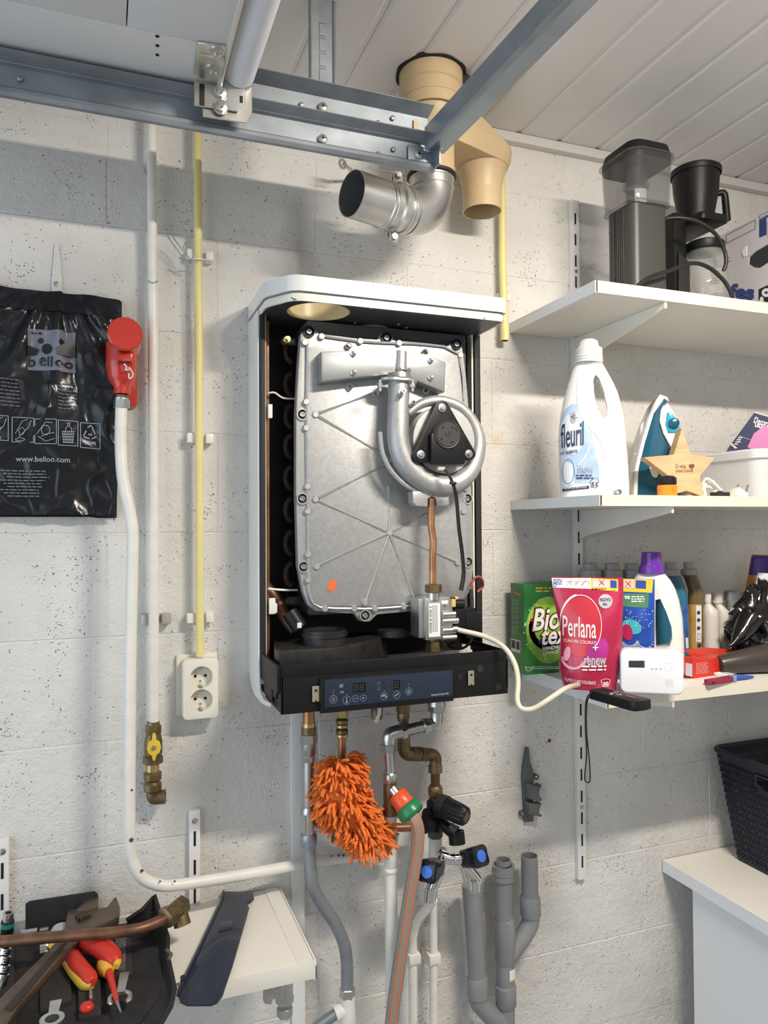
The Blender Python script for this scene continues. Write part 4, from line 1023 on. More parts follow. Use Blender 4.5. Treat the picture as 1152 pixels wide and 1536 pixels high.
# thin white pipe ending in a brass gas cock
wp_ = thing('white_pipe', 'straight white pipe down the wall ending at a brass cock with yellow lever', 'pipe', W(230, 1085, 0))
put('sleeve', MB().tube([W(227, 140, -.032), W(228, 300, -.032), W(229, 422, -.032)], .0088, 18), m_pipe, wp_)
put('tube', MB().tube([W(229, 415, -.032), W(230, 700, -.032), W(230.5, 900, -.032), W(231, 1086, -.032)], .0094, 18), m_pipe, wp_)
put('wire_ring', MB().tube([W(222, 421, -.038), W(229, 424, -.043), W(237, 422, -.038)], .0012, 6, smooth=3), m_galvd, wp_)
clip(233, 927, .056, mat('dusty_clip', (0.42, 0.41, 0.39), 0.6), par=wp_)
gc = thing('gas_cock', 'tarnished brass gas cock with small yellow lever and downward elbow', 'valve', W(232, 1200, 0))
def wc(px, py, y=-.032): return W(px, py, y)
bd = [(230, 1086, .0125, 6), (230, 1102, .0125, 6)]
put('upper_nut', MB().hexa(wc(230, 1101), wc(230, 1087), .0145), m_brass, gc)
put('thread_ring', MB().tube([wc(230, 1090), wc(230, 1082)], .0115, 14), m_brass, gc)
put('valve_body', MB().tube([wc(230, 1100), wc(230, 1112), wc(230, 1128), wc(230, 1136)], [.013, .0165, .0165, .014], 20, smooth=2), m_brass, gc)
put('lower_nut', MB().hexa(wc(229.5, 1145), wc(229.5, 1133), .0185), m_brass, gc)
put('nipple', MB().tube([wc(229, 1144), wc(229, 1158)], .012, 16), m_brassl, gc)
put('union', MB().tube([wc(229, 1156), wc(229, 1159), wc(229, 1168), wc(229, 1172)], [.012, .0165, .0165, .012], 12), m_brass, gc)
put('union', MB().tube([wc(229, 1171), wc(229, 1175), wc(229, 1184), wc(229, 1188)], [.012, .0165, .0165, .012], 12), m_brass, gc)
put('elbow', MB().tube([wc(229, 1186), wc(229, 1193), wc(232, 1197), wc(247, 1196, -.036)], [.011, .0115, .012, .012], 16, smooth=4), m_brass, gc)
put('elbow_mouth', MB().hollow([wc(236, 1196, -.034), wc(248, 1195, -.037)], .0132, .003, 18), m_brass, gc)
cl = W(231, 1121, -.053)
m_ylever = mat('yellow_lever', (0.80, 0.58, 0.05), 0.4)
lv = put('lever', MB().prism([(-.0025, .026), (.0025, .026), (.004, .013), (.010, .010), (.0125, 0), (.010, -.010), (.0045, -.014), (.002, -.024), (-.002, -.024), (-.0045, -.014), (-.010, -.010), (-.0125, 0), (-.010, .010), (-.004, .013)], -.002, .002, FRONT(cl), .0008).tube([cl + Vector((0, .02, 0)), cl], .005, 10), m_ylever, gc, 'small yellow lever')
put('lever_screw', MB().lathe([(.0048, 0), (.004, .003), (.0018, .0035)], FRONT(cl + Vector((0, -.002, 0))), 14), m_nickel, lv)
# bent white gas pipe with red regulator
gp = thing('white_gas_pipe', 'thick white gas pipe from the red regulator bending right below the socket', 'pipe', W(250, 1330, 0))
gpts = [(182, 612, -.075), (181, 660, -.078), (184, 715, -.085), (194, 765, -.092), (199, 800, -.095), (198, 860, -.095), (195.5, 1000, -.095), (194.5, 1150, -.095), (194.5, 1255, -.095), (199, 1292, -.095), (214, 1317, -.095), (240, 1328, -.094), (270, 1327, -.090), (330, 1318, -.078), (400, 1306, -.060), (460, 1295, -.043), (520, 1286, -.036), (558, 1284, -.034)]
put('tube', MB().tube([W(*p) for p in gpts], .0104, 18, smooth=4), m_pipe, gp)
put('end_socket', MB().cyl(W(555, 1285, -.034), W(573, 1284, -.034), .0135).cyl(W(573, 1284, -.034), W(585, 1283, -.04), .010), m_pipe, gp)
q = MB()
for (px, py, r) in ((197, 1260, .004), (198, 1185, .0022), (240, 1322, .002), (213, 1306, .003), (262, 1322, .002), (508, 1283, .0028), (515, 1283, .003), (497, 1284, .002), (541, 1278, .002)):
    q.lathe([(r, 0), (r, .0004)], FRONT(W(px, py, -.1056 if px < 300 else -.0485)), 8)
put('paint_chip', q, mat('paint_chip', (0.10, 0.09, 0.08), 0.8), gp, kind='stuff')
m_red = mat('red_enamel', (0.56, 0.035, 0.02), 0.22, coat=0.5, var=0.04)
rgm = thing('gas_regulator', 'bright red gas pressure regulator on the wall beside the black bag', 'regulator', W(188, 600, 0))
cd_ = W(187.5, 501, -.112)
cb_ = W(189, 508, -.03)
put('back_plate', MB().box(W(171, 560, -.012).x, W(206, 560, -.012).x, -.014, -.002, W(195, 612, 0).z, W(195, 500, 0).z, .006), m_red, rgm)
put('body', MB().tube([W(187, 500, -.115), W(187, 508, -.09), W(187, 516, -.03)], [.0, .0, .0], 4) if False else MB().tube([cd_ + Vector((0, .008, 0)), cd_ + Vector((.002, .09, -.006))], [.0285, .0285], 32), m_red, rgm)
put('cap', MB().lathe([(.0285, -.010), (.0298, -.006), (.0298, .001), (.0270, .0035), (.0001, .0035)], FRONT(cd_), 40, False), m_red, rgm)
rb_ = [W(185, 520, -.075), W(185, 548, -.072), W(184, 572, -.072), W(183, 586, -.073), W(183, 598, -.074)]
put('body_neck', MB().tube([W(182, 515, -.07), W(182, 550, -.068), W(182.5, 568, -.070), W(183, 580, -.073), W(183, 592, -.074)], [.0262, .0268, .024, .015, .0145], 26, smooth=3), m_red, rgm)
put('vent_block', MB().cbox(W(187, 539, -.088), (.026, .026, .020), .003), m_red, rgm)
put('vent_slot', MB().cbox(W(187, 543, -.1015), (.022, .001, .0035), .0003), m_blackm, rgm)
put('frayed_tape', MB().tube([W(186, 546, -.103), W(190, 550, -.105), W(188, 555, -.103), W(194, 554, -.104)], .0015, 6, smooth=3).tube([W(193, 551, -.102), W(198, 557, -.101), W(199, 564, -.10), W(194, 568, -.102), W(193, 560, -.103)], .0014, 6, smooth=3), mat('white_sealing_tape', (0.75, 0.65, 0.65), 0.8), rgm, 'frayed white sealing tape')
put('top_nut', MB().hexa(W(188, 482, -.075), W(188, 474, -.075), .0075), m_zinc, rgm)
put('top_nut_stem', MB().cyl(W(188, 484, -.075), W(188, 478, -.075), .0095, 14), m_nickel, rgm)
put('union_nut', MB().hexa(W(183, 598, -.075), W(183, 593, -.075), .0135), m_brass, rgm)
put('union_nut', MB().tube([W(182.5, 612, -.075), W(182.5, 600, -.075)], .0145, 6).tube([W(182.5, 600, -.075), W(182.5, 597, -.075)], .0125, 20), m_nickel, rgm)
# double socket
m_sock = mat('cream_socket_plastic', (0.80, 0.76, 0.66), 0.3)
sk0, sk1 = W(274, 990, -.04), W(328, 1076, -.04)
so = thing('double_socket', 'cream double earthed socket at the foot of the yellow conduit', 'socket', W(297, 1076, 0))
put('back_box', MB().box(W(264, 1000, 0).x, W(325, 1000, 0).x, -.010, 0, W(270, 1072, 0).z, W(270, 981, 0).z, .003), m_sock, so)
fw, fh = sk1.x - sk0.x, sk0.z - sk1.z
cM = FRONT(((sk0.x + sk1.x) / 2, -.010, (sk0.z + sk1.z) / 2))
facep = MB().prism(rrect(fw, fh, .009, 5), 0, .032, cM, .004)
for sgn in (1, -1):
    cut = MB().lathe([(.0205, .012), (.0215, .04)], cM @ Matrix.Translation((.001, sgn * .0218, 0)), 36)
    facep = boolean(facep, cut)
put('cover', facep, m_sock, so, smooth=30)
for sgn in (1, -1):
    Mo = cM @ Matrix.Translation((.001, sgn * .0218, 0))
    ins_ = put('socket_insert', MB().lathe([(.0203, 0), (.0203, .0135)], Mo, 36), m_sock, so)
    q = MB()
    for sx_ in (-.0095, .0095): q.lathe([(.0028, .0135), (.0028, .0142)], Mo @ Matrix.Translation((sx_, 0, 0)), 14)
    put('pin_hole', q, m_dark, ins_)
    q = MB().lathe([(.0024, .0135), (.0022, .0150)], Mo @ Matrix.Translation((0, -.010 * 1, 0)), 12)
    put('centre_screw', q, m_nickel, ins_)
    put('earth_clip', MB().box(-.0025, .0025, .0155, .0200, .0135, .030, .0005, Mo).box(-.0025, .0025, -.0200, -.0155, .0135, .030, .0005, Mo), m_nickel, ins_)
# white hanging strip with screw and the black bag
st = thing('plastic_hanger_strip', 'grey-white plastic strip screwed to the wall above the black bag', 'strip', W(84, 436, 0))
sp0 = W(84, 430, 0)
put('strip', MB().prism([((W(a, b, 0) - sp0).x, (W(a, b, 0) - sp0).z) for a, b in ((82, 367), (88, 368), (93, 420), (93, 450), (78, 450), (77, 425))], 0, .004, FRONT(sp0), .0008), mat('off_white_strip', (0.66, 0.66, 0.65), 0.5), st)
put('screw', MB().lathe([(.0052, .004), (.0048, .0055), (.002, .006)], FRONT(W(85, 427, 0)), 16), m_nickel, st)

# ---- black bag with print
bag = thing('black_plastic_bag', 'crinkled black plastic bag with white print hanging on the left wall', 'bag', W(80, 770, 0))
m_bag = mat('shiny_black_polythene', (0.012, 0.013, 0.016), 0.22, var=0.2, vscale=8, bump=0.3, bscale=34, stretch=(1.5, 1, .8))
bxl = -.30; bxr = W(177, 600, -.02).x
zbt = W(100, 440, -.02).z; zbb = W(100, 772, -.02).z
def bagpt(u, v, off=0.0):
    """u across, v up"""
    right = bxr + (.004 if v > .85 else -.006 * (1 - v) + .004)
    x_ = bxl + (right - bxl) * u
    zt_ = zbt + .004 * math.sin(u * 9) + (.004 if u < .7 else -.006 * (u - .7) / .3) ; zb_ = zbb + (.0 if u < .9 else -.002)
    z_ = zb_ + (zt_ - zb_) * v
    y = -.022 - .016 * math.sin(PI * min(1, v * 1.02)) * (0.6 + .4 * math.sin(PI * u))
    # folds fanning out of the hanging point
    du = x_ - (sp0.x); dist = (zbt - z_)
    ang = math.atan2(du, dist + .05)
    y -= .0065 * math.sin(ang * 17 + 1.3) * min(1, dist / .10) * max(0, 1 - dist / .38)
    y -= .0035 * math.sin(ang * 31) * min(1, dist / .05) * max(0, 1 - dist / .28)
    y -= .0006 * math.sin(x_ * 130 + z_ * 40) + .0005 * math.sin(z_ * 150 + 2 * math.sin(x_ * 60)) + .0012 * math.sin(z_ * 35 - x_ * 28)
    if v > .90: y += .006 * (v - .9) / .1
    from mathutils import noise
    g = Vector((x_ * 9, z_ * 5.5, 0)); f = min(1, (1 - v) * 9)
    w1 = abs(noise.noise(g + Vector((7, 3, 1)))); w2 = abs(noise.noise(Vector((x_ * 26 + z_ * 9, z_ * 15 - x_ * 6, 4))))
    y -= (.016 * (1 - w1 * 2.2) ** 3 * .45 + .006 * (1 - w2 * 2) ** 3 * .5) * (.35 + .65 * f) * (.55 if .58 < v < .80 else 1)
    return Vector((x_, min(y, -.006) - off, z_))
put('front_sheet', MB().sheet(lambda u, v: bagpt(u, v), 130, 120), m_bag, bag, smooth=80)
put('back_sheet', MB().sheet(lambda u, v: Vector((bagpt(u, v).x + .003 * v, -.004 if v < .97 else -.006, bagpt(u, v).z + .003 * (v > .5) - .004 * (v < .5))), 20, 20), m_bag, bag, smooth=80)
put('folded_hem', MB().sheet(lambda u, v: bagpt(u, .905 + v * .095, .0022 + .0014 * math.sin(u * 40)), 70, 5), m_bag, bag, smooth=80)
def inv_u(x_, v):
    right = bxr + (.004 if v > .85 else -.006 * (1 - v) + .004); return (x_ - bxl) / (right - bxl)
def bagfn(x_, z_):
    v = (z_ - zbb) / (zbt - zbb + .004); return bagpt(inv_u(x_, v), v, .0010)
def subdiv(q, k):
    """split the print finely so that it follows the folds"""
    return q
m_bprint = mat('faded_white_print', (0.17, 0.19, 0.24), 0.45)
def bx_(px): return W(px, 600, -.03).x
def bz_(py): return W(90, py, -.03).z
def bagpx(px, py): p = W(px, py, -.032); return p.x, p.z
def fine(q, x0, x1, z0_, z1_, n=10):
    for i in range(n):
        for j in range(n):
            a = x0 + (x1 - x0) * i / n; b_ = x0 + (x1 - x0) * (i + 1) / n; c = z0_ + (z1_ - z0_) * j / n; d_ = z0_ + (z1_ - z0_) * (j + 1) / n
            poly(q, [(a, c), (b_, c), (b_, d_), (a, d_)], bagfn)
lgx0, lgz1 = bagpx(42, 491); lgx1, lgz0 = bagpx(113, 558)
q = MB(); fine(q, lgx0, lgx1, lgz0, lgz1, 18)
logo = put('logo_panel', q, m_bprint, bag, 'grey square logo panel')
bf2 = lambda x, y: bagfn(x, y) + Vector((0, -.0022, 0)); bf3 = lambda x, y: bagfn(x, y) + Vector((0, -.0014, 0))
q = MB(); lw = lgx1 - lgx0; lh = lgz1 - lgz0
poly(q, [(lgx0 + lw * (.40 + .11 * math.cos(a)), lgz0 + lh * (.52 + .13 * math.sin(a))) for a in [k * PI / 6 for k in range(12)]], bf2)
poly(q, [(lgx0 + lw * (.27 + .07 * math.cos(a)), lgz0 + lh * (.72 + .07 * math.sin(a))) for a in [k * PI / 6 for k in range(12)]], bf2)
poly(q, [(lgx0 + lw * (.72 + .06 * math.cos(a)), lgz0 + lh * (.70 + .07 * math.sin(a))) for a in [k * PI / 6 for k in range(12)]], bf2)
poly(q, [(lgx0, lgz0 + lh * .34), (lgx0 + lw * .18, lgz0 + lh * .37), (lgx0 + lw * .24, lgz0 + lh * .50), (lgx0, lgz0 + lh * .60)], bf2)
poly(q, [(lgx0 + lw, lgz0 + lh * .38), (lgx0 + lw * .62, lgz0 + lh * .38), (lgx0 + lw * .60, lgz0 + lh * .55), (lgx0 + lw, lgz0 + lh * .85)], bf2)
txt(q, 'b', lgx0 + lw * .02, lgz0 + lh * .08, lw * .14, lh * .26, bf2, .01)
txt(q, 'e', lgx0 + lw * .24, lgz0 + lh * .10, lw * .15, lh * .22, bf2, .01)
txt(q, 'll', lgx0 + lw * .42, lgz0 + lh * .08, lw * .10, lh * .26, bf2, .0)
txt(q, 'oo', lgx0 + lw * .58, lgz0 + lh * .09, lw * .38, lh * .16, bf2, .02)
put('logo_mark', q, mat('bag_black_mark', (0.012, 0.013, 0.016), 0.3), bag)
q = MB()
x0_, z1_ = bagpx(24, 680); x1_, z0_ = bagpx(105, 696)
txt(q, 'www.belloo.com', x0_, z0_ + .003, x1_ - x0_, .0095, bf2, 0)
sq = [(-14, 13), (19, 51), (53, 85), (88, 117), (121, 150)]
for i, (a, c) in enumerate(sq):
    x0_, z1_ = bagpx(a, 624 + (a * .08)); x1_, z0_ = bagpx(c, 662 + a * .08)
    ww, hh = x1_ - x0_, z1_ - z0_
    line(q, [(x0_, z0_), (x1_, z0_), (x1_, z1_), (x0_, z1_)], .0009, bf2, True)
    g = lambda u, v: (x0_ + ww * u, z0_ + hh * v)
    if i in (0, 1): 
        line(q, [g(.15, .35), g(.45, .85), g(.7, .95)], .0008, bf2); line(q, [g(.35, .25), g(.75, .6), g(.9, .9)], .0008, bf2); line(q, [g(*p) for p in ((.35, .3), (.3, .5), (.45, .62), (.6, .5), (.5, .32))], .0007, bf2, True)
        line(q, [g(*p) for p in ((.15, .1), (.35, .2), (.6, .12), (.55, .06), (.2, .05))], .0008, bf2, True)
    if i == 2: line(q, [g(*p) for p in ((.1, .4), (.35, .7), (.5, .88), (.8, .85))], .0008, bf2); line(q, [g(.5 + .2 * math.cos(k), .55 + .2 * math.sin(k)) for k in [j * PI / 5 for j in range(10)]], .0008, bf2, True); line(q, [g(*p) for p in ((.15, .3), (.5, .1), (.9, .2))], .0008, bf2); line(q, [g(*p) for p in ((.3, .3), (.55, .4), (.9, .45))], .0008, bf2)
    if i == 3:
        for k in range(6): line(q, [g(.22 + .11 * k, .58), g(.27 + .09 * k, .12)], .0009, bf2)
        for k in range(5): line(q, [g(.2 + .015 * k, .58 - .11 * k), g(.82 - .015 * k, .58 - .11 * k)], .0009, bf2)
        line(q, [g(*p) for p in ((.35, .6), (.4, .75), (.5, .8), (.45, .92), (.6, .92), (.55, .8), (.68, .7), (.68, .6))], .0008, bf2)
    if i == 4:
        txt(q, 'HDPE', x0_ + ww * .24, z0_ + hh * .12, ww * .55, hh * .13, bf2, .02); txt(q, '02', x0_ + ww * .40, z0_ + hh * .50, ww * .2, hh * .08, bf2, .02)
        for (a_, b_) in (((.38, .82), (.50, .90)), ((.62, .80), (.74, .58)), ((.80, .46), (.60, .38)), ((.42, .38), (.20, .42)), ((.16, .48), (.28, .68)), ((.50, .90), (.60, .84))): line(q, [g(*a_), g(*b_)], .0016, bf2)
put('print', q, mat('bag_white_print', (0.42, 0.46, 0.54), 0.45), bag)
q = MB()
for i in range(9):
    xa, za_ = bagpx(2 + 6 * (i % 3) - 3, 707 + i * 4.8); xb, _ = bagpx(130 - 4 * i, 700)
    greek(q, xa, za_, xb - xa, .0042, 1, bf2, .98, i + 3)
for i in range(8):
    xa, za_ = bagpx(-10, 569 + i * 5.6); greek(q, xa, za_, .09, .0034, 1, bf2, .85, i + 30)
    xa, za_ = bagpx(88, 576 + i * 5.4); greek(q, xa, za_, .062, .0034, 1, bf2, .85, i + 50)
put('small_print', q, m_bprint, bag, kind='stuff')
# ---- wall plug and broken grey pipe bracket
solo('wall_plug', MB().lathe([(.0042, 0), (.004, .0015), (.002, .0018)], FRONT(W(824, 1111, 0)), 14), mat('dark_red_plug', (0.20, 0.03, 0.02), 0.6), 'tiny dark red wall plug between the tube loop and the long upright', 'wall plug')
pb = thing('pipe_bracket', 'broken grey plastic pipe bracket screwed to the wall right of the boiler pipes', 'bracket', W(792, 1225, 0))
o_ = W(788, 1180, 0)
m_gb = mat('grey_bracket_plastic', (0.115, 0.12, 0.125), 0.5)
put('spine', MB().prism([((W(a, b, 0) - o_).x, (W(a, b, 0) - o_).z) for a, b in ((787, 1120), (790, 1120), (792, 1140), (797, 1155), (797, 1230), (784, 1231), (783, 1200), (781, 1165), (782, 1150))], 0, .010, FRONT(o_), .001), m_gb, pb)
for (pa, pc) in ((1174, 1196), (1201, 1219)):
    q = MB().prism([((W(a, b, 0) - o_).x, (W(a, b, 0) - o_).z) for a, b in ((784, pa - 3), (797, pa), (803, pa - 2), (800, pa + 5), (799, pa + 12), (804, pc - 2), (800, pc), (784, pc - 4))], .008, .028, FRONT(o_), .001)
    put('cradle', q, m_gb, pb)
for (px, py) in ((802, 1164), (781, 1219)):
    put('fixing_eye', MB().lathe([(.0068, 0), (.0068, .008), (.0045, .008), (.0040, .004)], FRONT(W(px, py, 0)), 18), m_gb, pb)
    put('screw', MB().lathe([(.0035, .004), (.003, .0075)], FRONT(W(px, py, 0)), 10), m_nickel, pb)

# ================================================================ PIPES UNDER THE BOILER
YP1 = -.085
def P_(px, py, y=YP1): return W(px, py, y)
a_ = thing('heating_pipe', 'left chrome heating pipe with nickel unions under the boiler', 'pipe', P_(463, 1270))
put('copper_stub', MB().tube([P_(463, 1060), P_(463, 1086)], .0118, 18), m_copper, a_)
put('brass_ring', MB().tube([P_(463, 1084), P_(463, 1091)], .0132, 18), m_brassl, a_)
put('union_collar', MB().tube([P_(463, 1090), P_(463, 1101)], .0145, 18), m_brass, a_)
put('union_nut', MB().hexa(P_(463, 1115), P_(463, 1100), .0165), m_nickel, a_)
put('union_sleeve', MB().tube([P_(463, 1112), P_(463, 1130), P_(463, 1134)], [.0142, .0142, .012], 18), m_nickel, a_)
put('nut', MB().hexa(P_(463, 1142), P_(463, 1133), .0138), m_nickel, a_)
put('chrome_tube', MB().tube([P_(463, 1136), P_(463, 1216)], .0115, 20), m_steel, a_)
put('tee_body', MB().tube([P_(463, 1210), P_(463, 1216), P_(463, 1222), P_(463, 1228), P_(463, 1252)], [.0125, .0155, .0155, .0130, .0130], 20), m_nickel, a_)
put('tee_branch', MB().cyl(P_(463, 1240), P_(489, 1239), .0105, 18), m_nickel, a_)
put('brass_valve', MB().hexa(P_(486, 1239), P_(497, 1239), .0135).cyl(P_(495, 1239), P_(516, 1239), .011).cyl(P_(505, 1240), P_(505, 1256), .010).tube([P_(505, 1254), P_(505, 1262)], .0115, 14), m_brass, a_)
put('hose_nut', MB().tube([P_(463, 1250), P_(463, 1254), P_(463, 1266), P_(463, 1270)], [.0145, .0165, .0165, .0145], 20), m_galvd, a_)
f_ = thing('flexible_grey_pipe', 'grey steel pipe curving right from the left union down to a white tee', 'pipe', P_(521, 1500))
put('tube', MB().tube([P_(464, 1266), P_(465, 1295), P_(470, 1330), P_(484, 1358), P_(502, 1384), P_(515, 1412), P_(520, 1440), P_(521, 1484)], .0122, 20, smooth=6), m_galv, f_, smooth=60)
put('end_nut', MB().hexa(P_(521, 1496), P_(521, 1481), .0155), m_nickel, f_)
t_ = thing('white_tee', 'white painted pipe tee below the grey curving pipe at the bottom edge', 'pipe tee', P_(520, 1540))
put('body', MB().tube([P_(521, 1494), P_(521, 1520), DN(521, 1530, YP1)], [.0145, .0165, .015], 20), m_pipe, t_)
put('branch', MB().cyl(P_(520, 1512), P_(503, 1521), .0145), m_pipe, t_)
put('branch_pipe', MB().cyl(P_(505, 1520), P_(470, 1544), .0105), m_galvd, t_)
b1 = thing('brass_pipe', 'brass fitting and short copper pipe from the boiler into the orange duster', 'pipe', P_(513, 1125))
put('nut', MB().hexa(P_(513, 1076), P_(513, 1062), .0135), m_brassl, b1)
for k, py in enumerate((1078, 1085, 1093, 1099)):
    put('ring', MB().tube([P_(513, py), P_(513, py + 2), P_(513, py + 5), P_(513, py + 7)], [.010, .0125, .0125, .010], 18), m_brassl if k % 2 else m_brass, b1)
put('tube', MB().tube([P_(513, 1100), P_(513, 1140), P_(513, 1239)], .0082, 16), m_copper, b1)
b2 = thing('brass_stub', 'short brass stub with a white tube end poking out under the boiler', 'fitting', P_(565, 1085))
put('stub', MB().hexa(P_(565, 1066), P_(565, 1052), .0125).tube([P_(565, 1064), P_(565, 1078)], [.0125, .011], 16), m_brass, b2)
put('tube_end', MB().hollow([P_(570, 1060, -.10), P_(569, 1072, -.105), P_(564, 1084, -.11)], .0042, .0012, 14), m_pipe, b2, 'cut white tube end')
# brass line: down, right, down to the black safety valve
b3 = thing('brass_pipe', 'tarnished brass pipe with elbows stepping right to the black safety valve', 'pipe', P_(652, 1200))
put('top_union', MB().hexa(P_(605, 1069), P_(605, 1052), .0145).tube([P_(605, 1068), P_(605, 1074), P_(605, 1082)], [.012, .0135, .011], 16), m_brass, b3)
put('tube', MB().tube([P_(606, 1080), P_(606, 1120)], .010, 16), m_copperd, b3)
put('elbow', MB().tube([P_(606, 1100), P_(606, 1122), P_(611, 1131), P_(622, 1131)], .0135, 16, smooth=5), m_brass, b3)
put('coupling', MB().hexa(P_(618, 1131), P_(630, 1131), .0165).hexa(P_(631, 1131), P_(640, 1132), .0155).cyl(P_(625, 1131), P_(645, 1132), .0125), m_brass, b3)
put('elbow', MB().tube([P_(638, 1132), P_(648, 1132), P_(653, 1137), P_(653, 1152)], .0128, 16, smooth=5).tube([P_(653, 1148), P_(653, 1158)], .0145, 16), m_brass, b3)
put('copper_tube', MB().tube([P_(653, 1155), P_(653, 1192)], .0095, 16), m_copperd, b3)
put('union', MB().tube([P_(653, 1178), P_(653, 1182), P_(653, 1192), P_(653, 1196)], [.012, .0152, .0152, .012], 18).hexa(P_(653, 1205), P_(653, 1194), .0135), m_brass, b3)
# chrome line
cpp = thing('chrome_pipe', 'shiny chrome pipe with two elbows and hex nuts right under the boiler', 'pipe', P_(583, 1170, -.11))
Yc = -.115
put('top_nut', MB().hexa(P_(655, 1068, Yc), P_(655, 1056, Yc), .0175).tube([P_(655, 1058, Yc), P_(655, 1050, Yc)], .019, 18), m_nickel, cpp)
put('elbow', MB().tube([P_(655, 1066, Yc), P_(655, 1080, Yc), P_(651, 1087, Yc), P_(640, 1088, Yc)], .0135, 18, smooth=5), m_steel, cpp)
put('side_nut', MB().hexa(P_(645, 1087, Yc), P_(634, 1089, Yc), .0158), m_nickel, cpp)
put('cross_tube', MB().tube([P_(640, 1088, Yc), P_(600, 1098, Yc)], .0115, 18), m_steel, cpp)
put('side_nut', MB().hexa(P_(608, 1095, Yc), P_(600, 1098, Yc), .0165), m_nickel, cpp)
put('elbow', MB().tube([P_(604, 1097, Yc), P_(592, 1099, Yc), P_(584, 1104, Yc), P_(583, 1117, Yc)], .0142, 18, smooth=5), m_steel, cpp)
put('lower_nut', MB().hexa(P_(583, 1127, Yc), P_(583, 1115, Yc), .0168), m_nickel, cpp)
put('down_tube', MB().tube([P_(583, 1124, Yc), P_(585, 1165, Yc)], .0105, 18), m_steel, cpp)
put('tee_nut', MB().tube([P_(585, 1158, Yc), P_(585, 1161, Yc), P_(585, 1171, Yc), P_(585, 1175, Yc)], [.012, .015, .015, .012], 18), m_nickel, cpp)
put('tee', MB().tube([P_(585, 1172, Yc), P_(585, 1222, Yc)], .0132, 18).tube([P_(585, 1208, Yc), P_(585, 1222, Yc)], .0145, 18), m_brass, cpp)
put('cock_stem', MB().cyl(P_(588, 1192, Yc), P_(597, 1189, Yc - .02), .0085).cyl(P_(595, 1188, Yc - .008), P_(600, 1184, Yc - .02), .004).lathe([(.006, 0), (.006, .006)], FRONT(P_(600, 1187, Yc - .02)), 12), m_brass, cpp)
wv = thing('white_pipe', 'stout white painted pipe with joints running down behind the garden hose', 'pipe', P_(588, 1500, Yc))
put('tube', MB().tube([P_(585.5, 1222, Yc), P_(586, 1300, Yc), P_(587, 1400, Yc), DN(588, 1500, Yc)], .0125, 20), m_pipe, wv)
for (p0, p1, r) in ((1222, 1228, .0138), (1250, 1262, .0152), (1300, 1308, .0148), (1262, 1302, .0135)):
    put('joint_ring' if r != .0135 else 'coupling', MB().tube([P_(586, p0, Yc), P_(586, p0 + 2, Yc), P_(586, p1 - 2, Yc), P_(586, p1, Yc)], [r - .002, r, r, r - .002], 20), m_pipe, wv)
hp = thing('copper_cross_pipe', 'thin copper pipe crossing horizontally behind the orange duster', 'pipe', P_(560, 1242, -.05))
put('tube', MB().tube([P_(515, 1240, -.06), P_(560, 1243, -.06), P_(640, 1240, -.06)], .0085, 14), m_copper, hp)
put('dark_sleeve', MB().tube([P_(512, 1243, -.06), P_(548, 1245, -.06)], .012, 14), m_blackm, hp)
# garden hose and connector
hc0, hc1 = P_(594, 1190, -.135), P_(621, 1224, -.165)
hd = (hc1 - hc0).normalized()
gh = thing('garden_hose', 'grey garden hose with orange stripes and orange-green connector hanging from the brass tee', 'hose', P_(592, 1500, -.17))
def along(t): return hc0.lerp(hc1, t)
put('thread', MB().tube([along(-.22), along(.1)], .0105, 16), m_nickel, gh, 'grey threaded tap end')
put('connector_body', MB().tube([along(.02), along(.08), along(.5), along(.58)], [.0165, .019, .0205, .019], 24), mat('orange_plastic', (0.76, 0.10, 0.03), 0.32), gh, 'orange connector body')
put('connector_grip', MB().tube([along(.54), along(.62), along(.9), along(1.0)], [.020, .0255, .0265, .020], 28, smooth=2).tube([along(.98), along(1.04)], [.018, .012], 20), mat('green_plastic', (0.02, 0.21, 0.075), 0.3), gh, 'green connector collar')
hpts = [(619, 1222, -.165), (624, 1233, -.172), (627, 1250, -.172), (624, 1285, -.168), (615, 1340, -.162), (603, 1420, -.155), (594, 1480, -.15), (586, 1545, -.145), (577, 1640, -.14), (566, 1760, -.14), (555, 1960, -.16), (545, 2080, -.20)]
HP = [P_(*p) for p in hpts]
put('hose_tube', MB().tube(HP, [.0125] * 2 + [.0128] * 10, 22, smooth=6), mat('taupe_hose', (0.30, 0.26, 0.23), 0.45), gh, smooth=60)
HPc, _ = catmull(HP, [1] * len(HP), 6)
for off, nm in ((-.0058, 'a'), (.0055, 'b')):
    q = MB(); L_ = []
    for i, p in enumerate(HPc):
        tn = (HPc[min(i + 1, len(HPc) - 1)] - HPc[max(i - 1, 0)]).normalized()
        vw = (p - CAM).normalized(); vw = Vector((.22, .97, 0)).normalized()
        sd = tn.cross(vw).normalized(); fr = sd.cross(tn).normalized()
        fr = fr if fr.y < 0 else -fr
        L_.append(p + sd * off + fr * math.sqrt(.0128 ** 2 - off ** 2) * .985)
    q.tube(L_, .0015, 6)
    put('orange_stripe', q, mat('orange_stripe', (0.78, 0.19, 0.05), 0.5), gh)
